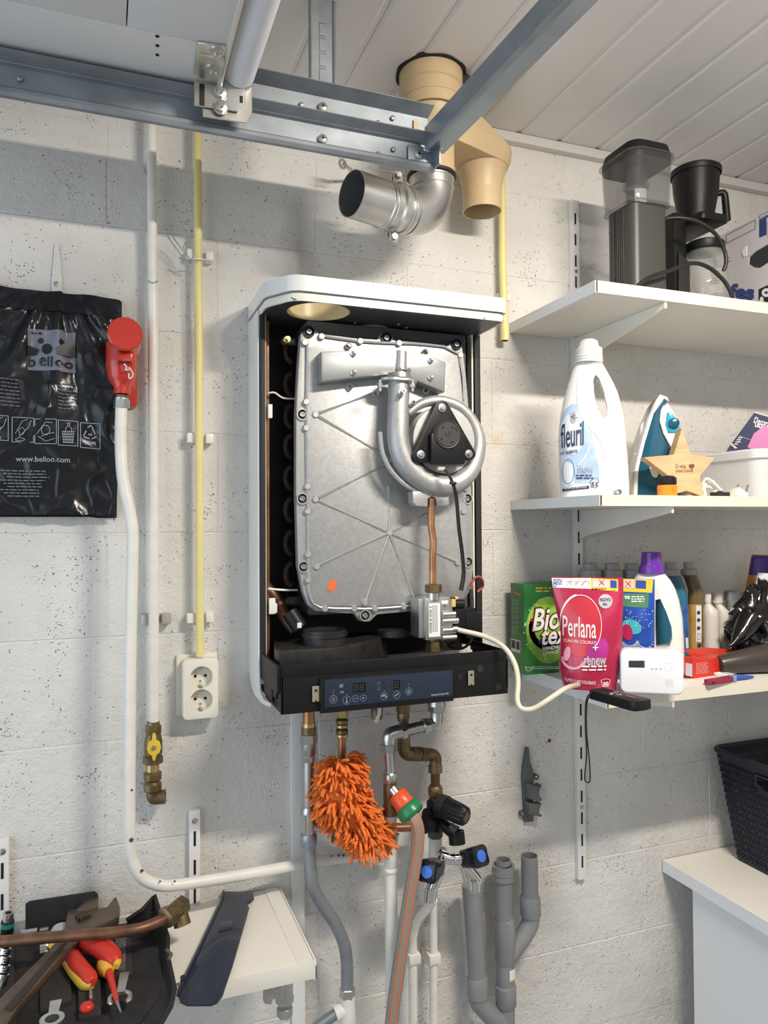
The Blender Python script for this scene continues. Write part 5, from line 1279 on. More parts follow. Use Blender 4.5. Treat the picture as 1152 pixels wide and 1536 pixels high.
# black safety valve
sv = thing('safety_valve', 'black safety valve with ribbed knob and angled black spout', 'valve', P_(652, 1250, -.1))
put('body', MB().tube([P_(650, 1202, -.09), P_(650, 1245, -.09)], .014, 16).cyl(P_(650, 1215, -.10), P_(665, 1214, -.12), .016), m_black, sv)
k0, k1 = P_(662, 1208, -.125), P_(692, 1222, -.165)
put('knob_collar', MB().tube([k0.lerp(k1, -.12), k0.lerp(k1, .25)], [.0215, .0225], 24), m_blackm, sv)
kb = MB(); ax_ = (k1 - k0).normalized(); M = FR(k0, ax_.orthogonal(), ax_.cross(ax_.orthogonal())); 
rings = []
for z_, rr in ((.012, .021), (.045, .0198), (.056, .0185), (.060, .015)):
    rings.append([M @ Vector(((rr * (1 + .035 * math.cos(12 * t))) * math.cos(t), (rr * (1 + .035 * math.cos(12 * t))) * math.sin(t), z_)) for t in [2 * PI * k / 72 for k in range(72)]])
put('knob', kb.loft(rings), m_black, sv)
q = MB(); fk = plane_fn(M, .0603)
for i in range(3): line(q, [(-.008, -.006 + i * .006), (.008, -.006 + i * .006)], .0012, fk)
put('knob_print', q, m_print_g, sv)
put('spout', MB().tube([P_(656, 1228, -.10), P_(670, 1241, -.12), P_(684, 1250, -.13)], [.010, .012, .015], 16).hollow([P_(684, 1246, -.13), P_(686, 1266, -.135)], .0165, .004, 22), m_black, sv)
put('label_tag', MB().cyl(P_(676, 1238, -.135), P_(684, 1246, -.145), .007, 12), mat('grey_cap', (0.10, 0.10, 0.10), 0.5), sv)
put('side_cap', MB().tube([P_(650, 1222, -.10), P_(640, 1222, -.11)], [.014, .013], 16).tube([P_(645, 1236, -.11), P_(634, 1238, -.12)], .0165, 16), m_black, sv)
put('lower_union', MB().tube([P_(653, 1243, -.09), P_(653, 1248, -.09), P_(653, 1254, -.09)], [.013, .0155, .013], 16).hexa(P_(653, 1256, -.09), P_(653, 1247, -.09), .0155), mat('tarnished_green_brass', (0.10, 0.12, 0.10), 0.5, 0.6), sv)
# white risers with taps
wr = thing('white_riser_pipe', 'right one of two slim white pipes rising to the double tap', 'pipe', P_(652, 1500, -.07))
put('tube', MB().tube([P_(653, 1256, -.085), P_(653, 1290, -.08), P_(650, 1330, -.06), P_(650, 1420, -.05), DN(650, 1500, -.05)], .0088, 16, smooth=3), m_pipe, wr)
put('socket', MB().tube([P_(653, 1254, -.085), P_(653, 1258, -.085), P_(653, 1288, -.085), P_(653, 1296, -.082)], [.0115, .0135, .015, .011], 18), m_pipe, wr)
put('pipe_clip', MB().cbox(P_(650, 1436, -.05), (.026, .024, .020), .003).box(P_(641, 1436, -.03).x - .002, P_(648, 1436, -.03).x, -.05, 0, P_(650, 1436, -.03).z - .012, P_(650, 1436, -.03).z + .012, .002), m_pipe, wr)
wl_ = thing('white_riser_pipe', 'left one of two slim white pipes, curving over under the left tap', 'pipe', P_(620, 1500, -.07))
put('tube', MB().tube([P_(650, 1349, -.088), P_(641, 1362, -.075), P_(626, 1382, -.058), P_(620, 1402, -.05), P_(619, 1440, -.05), DN(620, 1500, -.05)], .0092, 16, smooth=5), m_pipe, wl_)
put('pipe_clip', MB().cbox(P_(620, 1436, -.05), (.026, .024, .020), .003).box(P_(609, 1436, -.03).x - .002, P_(617, 1436, -.03).x, -.05, 0, P_(620, 1436, -.03).z - .012, P_(620, 1436, -.03).z + .012, .002), m_pipe, wl_)
tp = thing('double_tap', 'chrome garden tap with two black handles bearing blue discs', 'tap', P_(665, 1300, -.1))
YT = -.11
put('rosette', MB().lathe([(.018, 0), (.016, .006), (.011, .012), (.009, .02)], FRONT(P_(661, 1281, YT + .02)), 24), m_chrome, tp)
put('body', MB().tube([P_(661, 1283, YT), P_(675, 1288, YT - .01), P_(685, 1288, YT - .012)], [.012, .0125, .011], 18).tube([P_(663, 1286, YT), P_(659, 1300, YT - .02)], [.012, .0115], 18), m_chrome, tp)
put('right_barrel', MB().tube([P_(680, 1288, YT - .012), P_(683, 1288, YT - .012), P_(700, 1287, YT - .014)], [.0118, .0128, .0125], 20), m_chrome, tp)
def handle(c0, c1, r0, r1, par):
    ax = (c1 - c0).normalized(); M = FR(c0, ax.orthogonal(), ax.cross(ax.orthogonal())); L_ = (c1 - c0).length
    rings = []
    for z_, r_ in ((0, r0), (L_ * .12, r0 * 1.03), (L_ * .85, r1), (L_ * .97, r1 * .96), (L_, r1 * .80)):
        rings.append([M @ Vector((r_ * (1 + .11 * math.cos(4 * t)) * math.cos(t), r_ * (1 + .11 * math.cos(4 * t)) * math.sin(t), z_)) for t in [2 * PI * k / 48 for k in range(48)]])
    h_ = put('handle', MB().loft(rings), mat('glossy_black_handle', (0.012, 0.014, 0.02), 0.15), par)
    put('blue_disc', MB().lathe([(r1 * .50, L_), (r1 * .50, L_ + .0012), (.0001, L_ + .002)], M, 24), mat('blue_plastic_disc', (0.05, 0.16, 0.62), 0.35), h_, 'blue centre disc')
    return h_
handle(P_(699, 1287, YT - .014), P_(722, 1284, YT - .055), .0185, .0225, tp)
handle(P_(655, 1300, YT - .02), P_(640, 1308, YT - .060), .0175, .0225, tp)
put('right_spout', MB().tube([P_(691, 1290, YT - .014), P_(700, 1300, YT - .016), P_(715, 1317, YT - .018), P_(716, 1322, YT - .018)], [.010, .0115, .0095, .010], 18, smooth=3).tube([P_(692, 1298, YT - .01), P_(700, 1318, YT - .01)], [.007, .009], 14).hollow([P_(713, 1321, YT - .018), P_(713, 1336, YT - .018)], .0115, .002, 22), m_chrome, tp)
put('left_spout', MB().tube([P_(660, 1302, YT - .02), P_(655, 1315, YT - .022), P_(646, 1335, YT - .024)], [.011, .012, .0125], 18, smooth=3).tube([P_(646, 1330, YT - .024), P_(644, 1351, YT - .024)], .0132, 22), m_chrome, tp)
# grey plastic drains
def gp_(px, py, y=-.06): return W(px, py, y)
RD = .0195
g1 = thing('grey_drain_pipe', 'left grey plastic drain pipe under the right tap spout', 'drain pipe', gp_(712, 1500))
put('tube', MB().tube([gp_(706, 1327), gp_(712, 1400), gp_(716, 1470)], RD, 28), m_grey_pvc, g1)
put('socket', MB().tube([gp_(716, 1462), gp_(716.5, 1466), gp_(717, 1494)], [RD, RD + .003, RD + .003], 28), m_grey_pvc, g1)
put('bend', MB().tube([gp_(717, 1490), gp_(719, 1503), gp_(735, 1521), gp_(755, 1536), gp_(762, 1555)], RD + .001, 24, smooth=5), m_grey_pvc, g1)
g2 = thing('grey_drain_pipe', 'middle grey plastic drain pipe with a ringed open socket and small label', 'drain pipe', gp_(758, 1500))
put('tube', MB().hollow([gp_(755, 1299), gp_(757, 1400), gp_(759, 1500)], RD, .002, 28), m_grey_pvc, g2)
put('open_socket', MB().hollow([gp_(755, 1289), gp_(755, 1296)], RD - .003, .003, 28).hollow([gp_(755, 1297), gp_(755.2, 1318)], RD + .0045, .005, 32).hollow([gp_(755, 1306), gp_(755, 1309)], RD + .006, .003, 32), m_grey_pvc, g2)
put('coupling', MB().tube([gp_(756.5, 1376), gp_(757, 1378), gp_(758, 1440), gp_(758, 1444)], [RD, RD + .0028, RD + .0028, RD], 28), m_grey_pvc, g2)
put('lower_socket', MB().tube([gp_(758, 1475), gp_(758.5, 1478), gp_(759, 1506), gp_(759, 1508)], [RD, RD + .003, RD + .003, RD + .001], 28), m_grey_pvc, g2)
put('lower_tube', MB().tube([gp_(759, 1500), DN(761, 1540, -.06)], RD - .001, 28), m_grey_pvc, g2)
lb = gp_(767, 1458, -.0805)
put('label', MB().sheet(lambda u, v: Vector((gp_(759, 1455).x + (RD + .0006) * math.sin((u - .1) * 1.25), -.06 - (RD + .0006) * math.cos((u - .1) * 1.25), gp_(759, 1465).z + .024 * v)), 8, 2), m_paper, g2, 'torn white label with a yellow edge')
put('label_edge', MB().sheet(lambda u, v: Vector((gp_(759, 1455).x + (RD + .0009) * math.sin((u - .1) * 1.25), -.06 - (RD + .0009) * math.cos((u - .1) * 1.25), gp_(759, 1465).z + .003 * v)), 8, 2), mat('yellow_print', (0.8, 0.5, 0.05), 0.5), g2)
g3 = thing('grey_drain_pipe', 'right grey plastic branch pipe joining the middle drain pipe', 'drain pipe', gp_(795, 1400))
put('tube', MB().hollow([gp_(794, 1283), gp_(795, 1355)], RD - .001, .002, 28), m_grey_pvc, g3)
put('socket', MB().tube([gp_(795, 1343), gp_(795, 1346), gp_(796, 1372), gp_(796, 1376)], [RD, RD + .003, RD + .003, RD], 28), m_grey_pvc, g3)
put('branch', MB().tube([gp_(796, 1370), gp_(795, 1385), gp_(784, 1405), gp_(764, 1432)], RD, 24, smooth=5), m_grey_pvc, g3)
# pipe stub below the metal shelf
ps = thing('pipe_valve', 'dull nickel valve below the front of the left metal shelf', 'valve', W(427, 1500, -.15))
put('body', MB().tube([W(427, 1470, -.15), W(427, 1500, -.15)], .015, 18).hexa(W(427, 1504, -.15), W(427, 1492, -.15), .0165).cyl(W(427, 1488, -.15), W(404, 1487, -.15), .012), m_nickel, ps)
put('side_nut', MB().hexa(W(408, 1488, -.15), W(398, 1488, -.15), .019), m_nickel, ps)
put('lower_nut', MB().hexa(W(427, 1524, -.15), W(427, 1510, -.15), .0145), m_nickel, ps)
put('tube', MB().tube([W(427, 1520, -.15), DN(427, 1530, -.15)], .009, 16), m_pipe, ps)
# ---- orange duster
du = thing('chenille_duster', 'shaggy orange microfibre duster hanging on the pipes below the boiler', 'duster', P_(520, 1280, -.13))
m_or = mat('orange_chenille', (0.86, 0.21, 0.035), 0.85, var=0.12, vscale=120, bump=0.6, bscale=900)
spine = [(512, 1140, 20), (510, 1160, 34), (510, 1185, 42), (516, 1210, 42), (532, 1228, 36), (547, 1245, 25), (555, 1260, 16)]
SPp = [P_(a, b, -.115) for a, b, r in spine]; SR = [r * mpp(p) * .62 for (a, b, r), p in zip(spine, SPp)]
core, cr_ = catmull(SPp, SR, 5)
put('pad', MB().tube(SPp, [r * .9 for r in SR], 20, smooth=4), m_or, du, smooth=60)
rg = random.Random(11)
cnt = 0
for k in range(820):
    i = rg.randrange(len(core)); c = core[i]; r_ = cr_[i]
    th = rg.uniform(0, 2 * PI); el = rg.uniform(-.5, .5)
    d_ = Vector((math.cos(th), math.sin(th) * .75, el)).normalized()
    if d_.y > .35: continue
    p0 = c + Vector((d_.x * r_, d_.y * r_ * .85, d_.z * r_))
    L_ = rg.uniform(.023, .036) * (1.35 if c.z < core[int(len(core) * .8)].z else 1)
    droop = Vector((0, 0, -1)) * rg.uniform(.1, .9)
    p1 = p0 + (d_ + droop * .3 + Vector((rg.uniform(-.3, .3), 0, rg.uniform(-.2, .3)))).normalized() * L_ * .5
    p2 = p1 + (d_ * .6 + droop + Vector((rg.uniform(-.3, .3), 0, 0))).normalized() * L_ * .5
    if p2.y > -.035: p2.y = -.035
    rr = rg.uniform(.0021, .0028)
    q = MB().tube([p0, p1, p2, p2 + (p2 - p1) * .12], [rr, rr * 1.1, rr, rr * .45], 6, smooth=2)
    if cnt < 290: put('strand', q, m_or, du, smooth=60)
    else:
        if cnt == 290: rest = MB()
        rest.add(q.v, q.f)
    cnt += 1
for k in range(60):   # hanging tail
    p0 = P_(545 + rg.uniform(-16, 18), 1238 + rg.uniform(-6, 22), -.115 - rg.uniform(0, .02)); L_ = rg.uniform(.025, .042)
    p1 = p0 + Vector((rg.uniform(-.004, .004), rg.uniform(-.004, .002), -L_)); rr = .0025
    rest.tube([p0, p0.lerp(p1, .5) + Vector((rg.uniform(-.002, .002), 0, 0)), p1, p1 + Vector((0, 0, -.003))], [rr, rr, rr, rr * .4], 6, smooth=2)
put('strands', rest, m_or, du, smooth=60, kind='stuff')

# ================================================================ THINGS ON THE RIGHT-HAND SHELVES
class VF:
    """upright working plane at a place on a shelf, turned to suit the thing that stands there"""
    def __init__(s, px, py, y, rot=0.0, z=None, tilt=0.0):
        s.O = W(px, py, y) if z is None else WZ(px, py, z)
        v = Vector((s.O.x - CAM.x, s.O.y - CAM.y, 0)).normalized()
        v = Matrix.Rotation(math.radians(rot), 3, 'Z') @ v
        s.e2 = -v; s.e1 = Vector((-v.y, v.x, 0)) * -1
        s.up = Vector((0, 0, 1)); s.n = s.e2.copy()
        if tilt:
            R_ = Matrix.Rotation(math.radians(tilt), 3, s.e1); s.up = R_ @ s.up; s.n = R_ @ s.e2
        s.M = FR(s.O, s.e1, s.up)
    def pt(s, px, py, off=0.0):
        v = ray(px, py); t = ((s.O - CAM).dot(s.n) + off) / v.dot(s.n); return CAM + v * t
    def loc(s, px, py):
        p = s.pt(px, py) - s.O; return (p.dot(s.e1), p.dot(s.up))
    def prism(s, pts, t0, t1, bev=0.0, seg=2, mb=None):
        return (mb or MB()).prism([s.loc(a, b) for a, b in pts], t0, t1, s.M, bev, seg)
    def fn(s, off): return lambda x, y: s.M @ Vector((x, y, off))
    def pfn(s, off): return lambda px, py: s.pt(px, py, off)
class Sil:
    """turned or flattened vessel: rows of (py, left px, right px[, depth/width])"""
    def __init__(s, px, y, rows, zbase, df=0.7, e=2.4, n=32, rot=0, smooth=0):
        s.v = VF(px, rows[-1][0], y, rot); s.e = e; s.rows = []
        for r in rows:
            a = s.v.pt(r[1], r[0]); c = s.v.pt(r[2], r[0]); cen = (a + c) / 2
            hw = abs((c - a).dot(s.v.e1)) / 2; s.rows.append([cen.z, cen, hw, hw * (r[3] if len(r) > 3 else df)])
        dz = s.rows[-1][0] - zbase
        s.rows[-1][1] = Vector((s.rows[-1][1].x, s.rows[-1][1].y, zbase)); s.rows[-1][0] = zbase
        s.n_ = n
    def rings(s, i0=0, i1=None):
        o = []
        for z, c, a, b_ in s.rows[i0:i1]:
            o.append([c + s.v.e1 * p[0] + s.v.e2 * p[1] for p in sup(a, b_, s.n_, s.e)])
        return o
    def mesh(s, i0=0, i1=None): return MB().loft(s.rings(i0, i1))
    def at(s, px, py, off=0.0008):
        p = s.v.pt(px, py); z = p.z; R = s.rows
        for k in range(len(R) - 1):
            if R[k][0] >= z >= R[k + 1][0]: break
        else: k = 0 if z > R[0][0] else len(R) - 2
        t = max(0, min(1, (R[k][0] - z) / max(R[k][0] - R[k + 1][0], 1e-6)))
        c = R[k][1].lerp(R[k + 1][1], t); a = R[k][2] * (1 - t) + R[k + 1][2] * t; b_ = R[k][3] * (1 - t) + R[k + 1][3] * t
        x = (p - c).dot(s.v.e1) / a; x = max(-.995, min(.995, x))
        return Vector((c.x, c.y, z)) + s.v.e1 * a * x + s.v.e2 * (b_ * (1 - abs(x) ** s.e) ** (1 / s.e) + off)
    def fn(s, off=.0008): return lambda px, py: s.at(px, py, off)
def tpx(mb, body, x0, y0, x1, y1, fn, bold=0.0, shear=0.0, rise=0.0):
    """lettering between pixel corners (y0 = top, y1 = bottom) on a surface"""
    vs, fs = text2d(body, bold)
    mb.add([fn(x0 + x * (x1 - x0) + shear * y, y1 - y * (y1 - y0) + rise * x) for x, y in vs], fs); return mb
def area_px(mb, pts, fn, nx=8, ny=8):
    """fine patch following a curved surface: pts = 4 corners TL TR BR BL in pixels"""
    for i in range(nx):
        for j in range(ny):
            q = []
            for (a, c) in ((i, j), (i + 1, j), (i + 1, j + 1), (i, j + 1)):
                u, v = a / nx, c / ny
                top = (pts[0][0] * (1 - u) + pts[1][0] * u, pts[0][1] * (1 - u) + pts[1][1] * u)
                bot = (pts[3][0] * (1 - u) + pts[2][0] * u, pts[3][1] * (1 - u) + pts[2][1] * u)
                q.append(fn(top[0] * (1 - v) + bot[0] * v, top[1] * (1 - v) + bot[1] * v))
            mb.add(q, [(0, 1, 2, 3)])
    return mb
def ell_px(mb, cx, cy, rx, ry, fn, n=20, rot=0, rings=3):
    c_, s_ = math.cos(math.radians(rot)), math.sin(math.radians(rot))
    vs = [fn(cx, cy)]
    for r in range(1, rings + 1):
        for k in range(n):
            a = 2 * PI * k / n; x = rx * r / rings * math.cos(a); y = ry * r / rings * math.sin(a)
            vs.append(fn(cx + x * c_ - y * s_, cy + x * s_ + y * c_))
    fs = [(0, 1 + k, 1 + (k + 1) % n) for k in range(n)]
    for r in range(rings - 1):
        for k in range(n):
            a = 1 + r * n + k; b_ = 1 + r * n + (k + 1) % n; fs.append((a, b_, b_ + n, a + n))
    mb.add(vs, fs); return mb
def greek_px(mb, x0, y0, x1, y1, rows, fn, seed=1, cov=.95):
    rg = random.Random(seed); rh = (y1 - y0) / rows
    for i in range(rows):
        x = x0; end = x0 + (x1 - x0) * cov * rg.uniform(.8, 1)
        while x < end:
            ww = rg.uniform(.8, 2.6) * rh; a = y0 + (i + .25) * rh; c = y0 + (i + .72) * rh
            mb.add([fn(x, a), fn(min(x + ww, end), a), fn(min(x + ww, end), c), fn(x, c)], [(0, 1, 2, 3)]); x += ww + rh * .4
    return mb
def line_px(mb, pts, wd, fn, closed=False): return line(mb, pts, wd, fn, closed)
def arcp(cx, cy, rx, ry, a0, a1, n=20): return [(cx + rx * math.cos(math.radians(a0 + (a1 - a0) * k / n)), cy + ry * math.sin(math.radians(a0 + (a1 - a0) * k / n))) for k in range(n + 1)]

# ---- coffee grinder
m_grind = mat('grey_metallic_housing', (0.075, 0.075, 0.069), 0.45, 0.35, var=0.05, vscale=400)
gy = -.268
gA = W(950, 330, gy); gB = W(1003, 330, gy)
gyb = WX(909, 380, gA.x).y
gzt = W(962, 302, gy).z
gr = thing('coffee_grinder', 'grey coffee grinder with a clear bean hopper and black lid on the uppermost shelf', 'coffee grinder', ((gA.x + gB.x) / 2, (gy + gyb) / 2, ZT))
gw, gd = gB.x - gA.x, gyb - gy
gc_ = Vector(((gA.x + gB.x) / 2, (gy + gyb) / 2, 0))
put('housing', MB().prism(rrect(gw, gd, .016, 8, gc_.x, gc_.y), ZT + .014, gzt, None, .001, 1), m_grind, gr)
put('base', MB().prism(rrect(gw + .002, gd + .002, .016, 6, gc_.x, gc_.y), ZT, ZT + .013), m_black, gr)
q = MB()
for k in range(9):
    yy = gy + .030 + k * .0062 if k < 6 else gyb - .018 - (k - 6) * .008
    q.box(gA.x - .0014, gA.x + .0008, yy, yy + .0028, ZT + .016, gzt - .004, .0006, seg=1)
put('side_ridges', q, m_grind, gr, kind='stuff')
m_clear = mat('clear_plastic_reflection_tint', (0.13, 0.13, 0.13), 0.05, alpha=0.27, coat=1.0)  # dark base colour imitates the black lid reflected in the clear hopper
hz0_ = gzt - .002; hz1 = W(1008, 235, gy - .01).z
lidz = min(W(960, 211, gy).z, CEIL - .012)
def rr3(w_, h_, r, z, cx, cy, n=8): return [Vector((p[0], p[1], z)) for p in rrect(w_, h_, r, n, cx, cy)]
o_r = [rr3(gw + .012, gd + .020, .022, hz0_, gc_.x, gc_.y), rr3(gw + .016, gd + .022, .024, hz0_ + .02, gc_.x, gc_.y), rr3(gw + .024, gd + .034, .030, hz1, gc_.x, gc_.y), rr3(gw + .030, gd + .040, .032, hz1 + .002, gc_.x, gc_.y)]
i_r = [rr3(gw + .021, gd + .031, .029, hz1 + .001, gc_.x, gc_.y), rr3(gw + .013, gd + .018, .022, hz0_ + .021, gc_.x, gc_.y), rr3(gw + .008, gd + .014, .02, hz0_ + .004, gc_.x, gc_.y)]
put('hopper', MB().loft(o_r + i_r), m_clear, gr, 'clear bean hopper, tinted dark for the lid reflection')
put('hopper_rim', MB().tube(rr3(gw + .013, gd + .021, .022, hz0_ + .003, gc_.x, gc_.y)[:], .0022, 8), m_clear, gr)
put('hopper_rim', MB().tube(rr3(gw + .031, gd + .041, .032, hz1 + .002, gc_.x, gc_.y), .0016, 8), m_clear, gr)
put('lid', MB().loft([rr3(gw + .020, gd + .030, .028, hz1 - .010, gc_.x, gc_.y), rr3(gw + .022, gd + .032, .028, hz1 + .004, gc_.x, gc_.y), rr3(gw + .012, gd + .022, .026, lidz - .002, gc_.x, gc_.y), rr3(gw + .006, gd + .016, .024, lidz, gc_.x, gc_.y)]), m_black, gr)
put('feed_tube', MB().hollow([(gc_.x, gc_.y, hz0_ + .004), (gc_.x, gc_.y, hz1 - .008)], .022, .002, 24).hollow([(gc_.x, gc_.y, hz0_ + .05), (gc_.x, gc_.y, hz0_ + .058)], .027, .003, 24), m_clear, gr)
put('adjusting_label', MB().sheet(lambda u, v: Vector((gc_.x + .0235 * math.cos(-2.4 + u * 1.2), gc_.y + .0235 * math.sin(-2.4 + u * 1.2), hz0_ + .008 + .034 * v)), 10, 1), m_paper, gr)
# ---- coffee maker
cmx = W(1046, 430, -.175); 
cm = thing('coffee_maker', 'black filter coffee machine with glass jug right of the grinder, uppermost shelf', 'coffee machine', (cmx.x, -.165, ZT))
def sz(py, y=-.165): return W(1046, py, y).z
cy_ = -.165; cxx = W(1044, 300, cy_).x
s_ = mpp((cxx, cy_, .7))
put('filter_cone', MB().loft([[Vector((cxx + r * math.cos(t), cy_ + r * math.sin(t), z)) for t in [2 * PI * k / 40 for k in range(40)]] for z, r in ((sz(335), 24 * s_), (sz(322), 26 * s_), (sz(290), 32 * s_), (sz(268), 33.5 * s_), (sz(262), 34.5 * s_))]), m_black, cm)
put('cone_lid', MB().lathe([(35.5 * s_, -.008), (36.5 * s_, -.004), (36.5 * s_, .004), (33 * s_, .008), (.0001, .009)], Matrix.Translation((cxx, cy_, sz(262) + .002)), 40, False), m_black, cm)
put('cone_holder', MB().prism(rrect(52 * s_, .13, .012, 4, cxx, cy_ + .006), sz(345), sz(334), None, .003), m_black, cm)
hx_ = W(1076, 310, cy_).x
q = MB().tube([(cxx + 28 * s_, cy_ - .01, sz(291)), (hx_ - .002, cy_ - .02, sz(289)), (hx_ + .004, cy_ - .02, sz(300)), (hx_ + .008, cy_ - .02, sz(330))], [.0065, .0075, .008, .0085], 10, smooth=3)
put('cone_handle', q, m_black, cm)
tw = W(1031, 380, -.185); tw.x -= .014
put('tower', MB().box(tw.x - .022, tw.x + .014, -.185, -.06, ZT + .02, sz(330), .006), m_black, cm)
put('tower_fin', MB().prism([(0, 0), (.032, -.01), (.032, .10), (.002, .12)], -.002, .002, FRONT((tw.x - .018, -.190, ZT + .018)), .0008), m_blackm, cm)
put('base_plate', MB().prism(rrect(.17, .17, .03, 6, cxx + .01, cy_), ZT, ZT + .022, None, .004), m_black, cm)
put('base_trim', MB().prism(rrect(.172, .172, .03, 6, cxx + .01, cy_), ZT + .010, ZT + .013), m_steel, cm)
jx = W(1056, 400, cy_ - .01).x; jy = cy_ - .012
js = mpp((jx, jy, .5))
prf = [(27 * js, ZT + .026), (32 * js, ZT + .042), (33 * js, ZT + .075), (32 * js, ZT + .108), (28 * js, ZT + .142), (25 * js, ZT + .156)]
m_glass = mat('jug_glass', (0.45, 0.45, 0.43), 0.04, alpha=0.30, coat=1.0)
jug = put('glass_jug', MB().lathe(prf + [(r - .0018, z) for r, z in prf[::-1]], Matrix.Translation((jx, jy, 0)), 36, False), m_glass, cm, 'clear glass jug')
put('jug_collar', MB().lathe([(28 * js, 0), (29 * js, .003), (29 * js, .018), (25 * js, .022), (.0001, .022)], Matrix.Translation((jx, jy, ZT + .152)), 36, False), m_black, cm)
put('jug_paper', MB().sheet(lambda u, v: Vector((jx + 28 * js * math.cos(-3.0 + u * 1.7), jy + 28 * js * math.sin(-3.0 + u * 1.7), ZT + .045 + .055 * v + .012 * (u - .5))), 12, 2), mat('instruction_paper', (0.66, 0.62, 0.55), 0.7), cm, 'folded paper seen through the jug')
q = MB()
for k in range(7):
    v0 = .1 + k * .12
    for (ua, ub) in ((.1, .32), (.36, .6), (.63, .9)):
        q.sheet(lambda u, v: Vector((jx + (28 * js + .0008) * math.cos(-3.0 + (ua + (ub - ua) * u) * 1.7), jy + (28 * js + .0008) * math.sin(-3.0 + (ua + (ub - ua) * u) * 1.7), ZT + .045 + .055 * (v0 + .035 * v) + .012 * (ua + (ub - ua) * u - .5))), 4, 1)
put('paper_print', q, m_print_g, cm)
put('warm_plate', MB().lathe([(34 * js, 0), (34 * js, .004)], Matrix.Translation((jx, jy, ZT + .021)), 32), m_steel, cm)
m_cord = mat('black_cord', (0.015, 0.015, 0.015), 0.4)
solo('mains_cord', MB().tube([W(1000, 328, -.235), W(1022, 327, -.25), W(1050, 334, -.262), W(1074, 352, -.268), W(1087, 377, -.268), W(1089, 395, -.268), W(1085, 406, -.265)], .0042, 10, smooth=5), m_cord, 'upper black cord loop draped over the coffee machine jug', 'cord')
solo('mains_cord', MB().tube([(W(950, 421, -.29).x, -.29, ZT + .004), W(975, 416, -.29), W(1005, 406, -.29), W(1028, 397, -.29), W(1046, 395, -.288), W(1066, 403, -.288), W(1084, 419, -.292), W(1094, 434, -.295), (W(1100, 440, -.295).x, -.295, ZT + .004)], .0042, 10, smooth=5), m_cord, 'lower black cord running along the front edge of the uppermost shelf', 'cord')
# ---- cardboard box
xb = W(1084, 400, -.035).x
m_card = mat('white_printed_cardboard', (0.62, 0.60, 0.61), 0.7, var=0.05, vscale=6, bump=0.2, bscale=300, stretch=(1, 1, .03))
cbz = WX(1100, 343, xb).z
cbx = thing('cardboard_box', 'white cardboard box with blue print and a hand hole, right end of the uppermost shelf', 'box', (xb + .16, -.16, ZT))
yfr = -.298
cmesh = MB().box(xb, xb + .34, yfr, -.012, ZT + .0005, cbz, .001)
Mc = FR((xb, 0, 0), (0, -1, 0), (0, 0, 1))     # local x -> towards camera, y -> up, z -> out of left face... 
def cbl(px, py): p = WX(px, py, xb); return (-p.y, p.z)
hole = [cbl(a, b) for a, b in ((1122, 396), (1123, 386), (1133, 377), (1152, 366), (1165, 360), (1172, 366), (1170, 378), (1155, 392), (1140, 402), (1130, 401))]
cut = MB().prism(hole, -.05, .02, Mc)
cmesh = boolean(cmesh, cut)
put('carton', cmesh, m_card, cbx, smooth=20)
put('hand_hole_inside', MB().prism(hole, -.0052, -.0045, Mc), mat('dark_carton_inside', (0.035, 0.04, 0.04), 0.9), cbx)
sgn = 1 if (Mc @ Vector((0, 0, 1))).x < xb else -1
cfn = lambda px, py: WX(px, py, xb) + Vector((-.0006, 0, 0))
q = MB()
for pts in ([(1089, 353), (1133, 330), (1133, 343), (1090, 365)], [(1139, 324), (1152, 318), (1165, 311), (1165, 315), (1152, 322), (1139, 328)]):
    line(q, pts, .8, cfn, True)
for (a, b) in (((1091, 388), (1094, 386)), ((1091, 393.5), (1096.5, 391))): line(q, [a, b], .8, cfn)
poly(q, [(1139, 330), (1150, 324), (1150, 352), (1139, 357)], cfn)
poly(q, [(1150, 324), (1175, 311), (1175, 314), (1150, 327)], cfn)
for k in range(6): line(q, [(1150, 336 + k * 3.6), (1172, 325 + k * 3.6)], .6, cfn)
tpx(q, 'fes', 1093, 425, 1131, 449, cfn, .05, shear=2.0, rise=1.5)
put('blue_print', q, mat('navy_print', (0.035, 0.055, 0.20), 0.6), cbx)
q = MB(); poly(q, [(1138, 434), (1160, 424), (1160, 455), (1138, 450)], cfn)
put('emblem_ground', q, m_print_k, cbx)
cf2 = lambda px, py: WX(px, py, xb) + Vector((-.0011, 0, 0))
q = MB(); ell_px(q, 1150, 439, 7, 6.5, cf2, rot=-20); ell_px(q, 1143, 450, 3, 5, cf2)
put('emblem_white', q, m_print_w, cbx)
cf3 = lambda px, py: WX(px, py, xb) + Vector((-.0015, 0, 0))
q = MB(); ell_px(q, 1150, 439, 2.4, 2, cf3); ell_px(q, 1156, 437, 2, 2, cf3); put('emblem_eyes', q, m_print_k, cbx)
put('torn_flap', MB().prism([cbl(a, b) for a, b in ((1114, 378), (1119, 370), (1121, 369), (1121, 384), (1117, 386))], 0.0005 * sgn, .003 * sgn, Mc), m_paper, cbx)

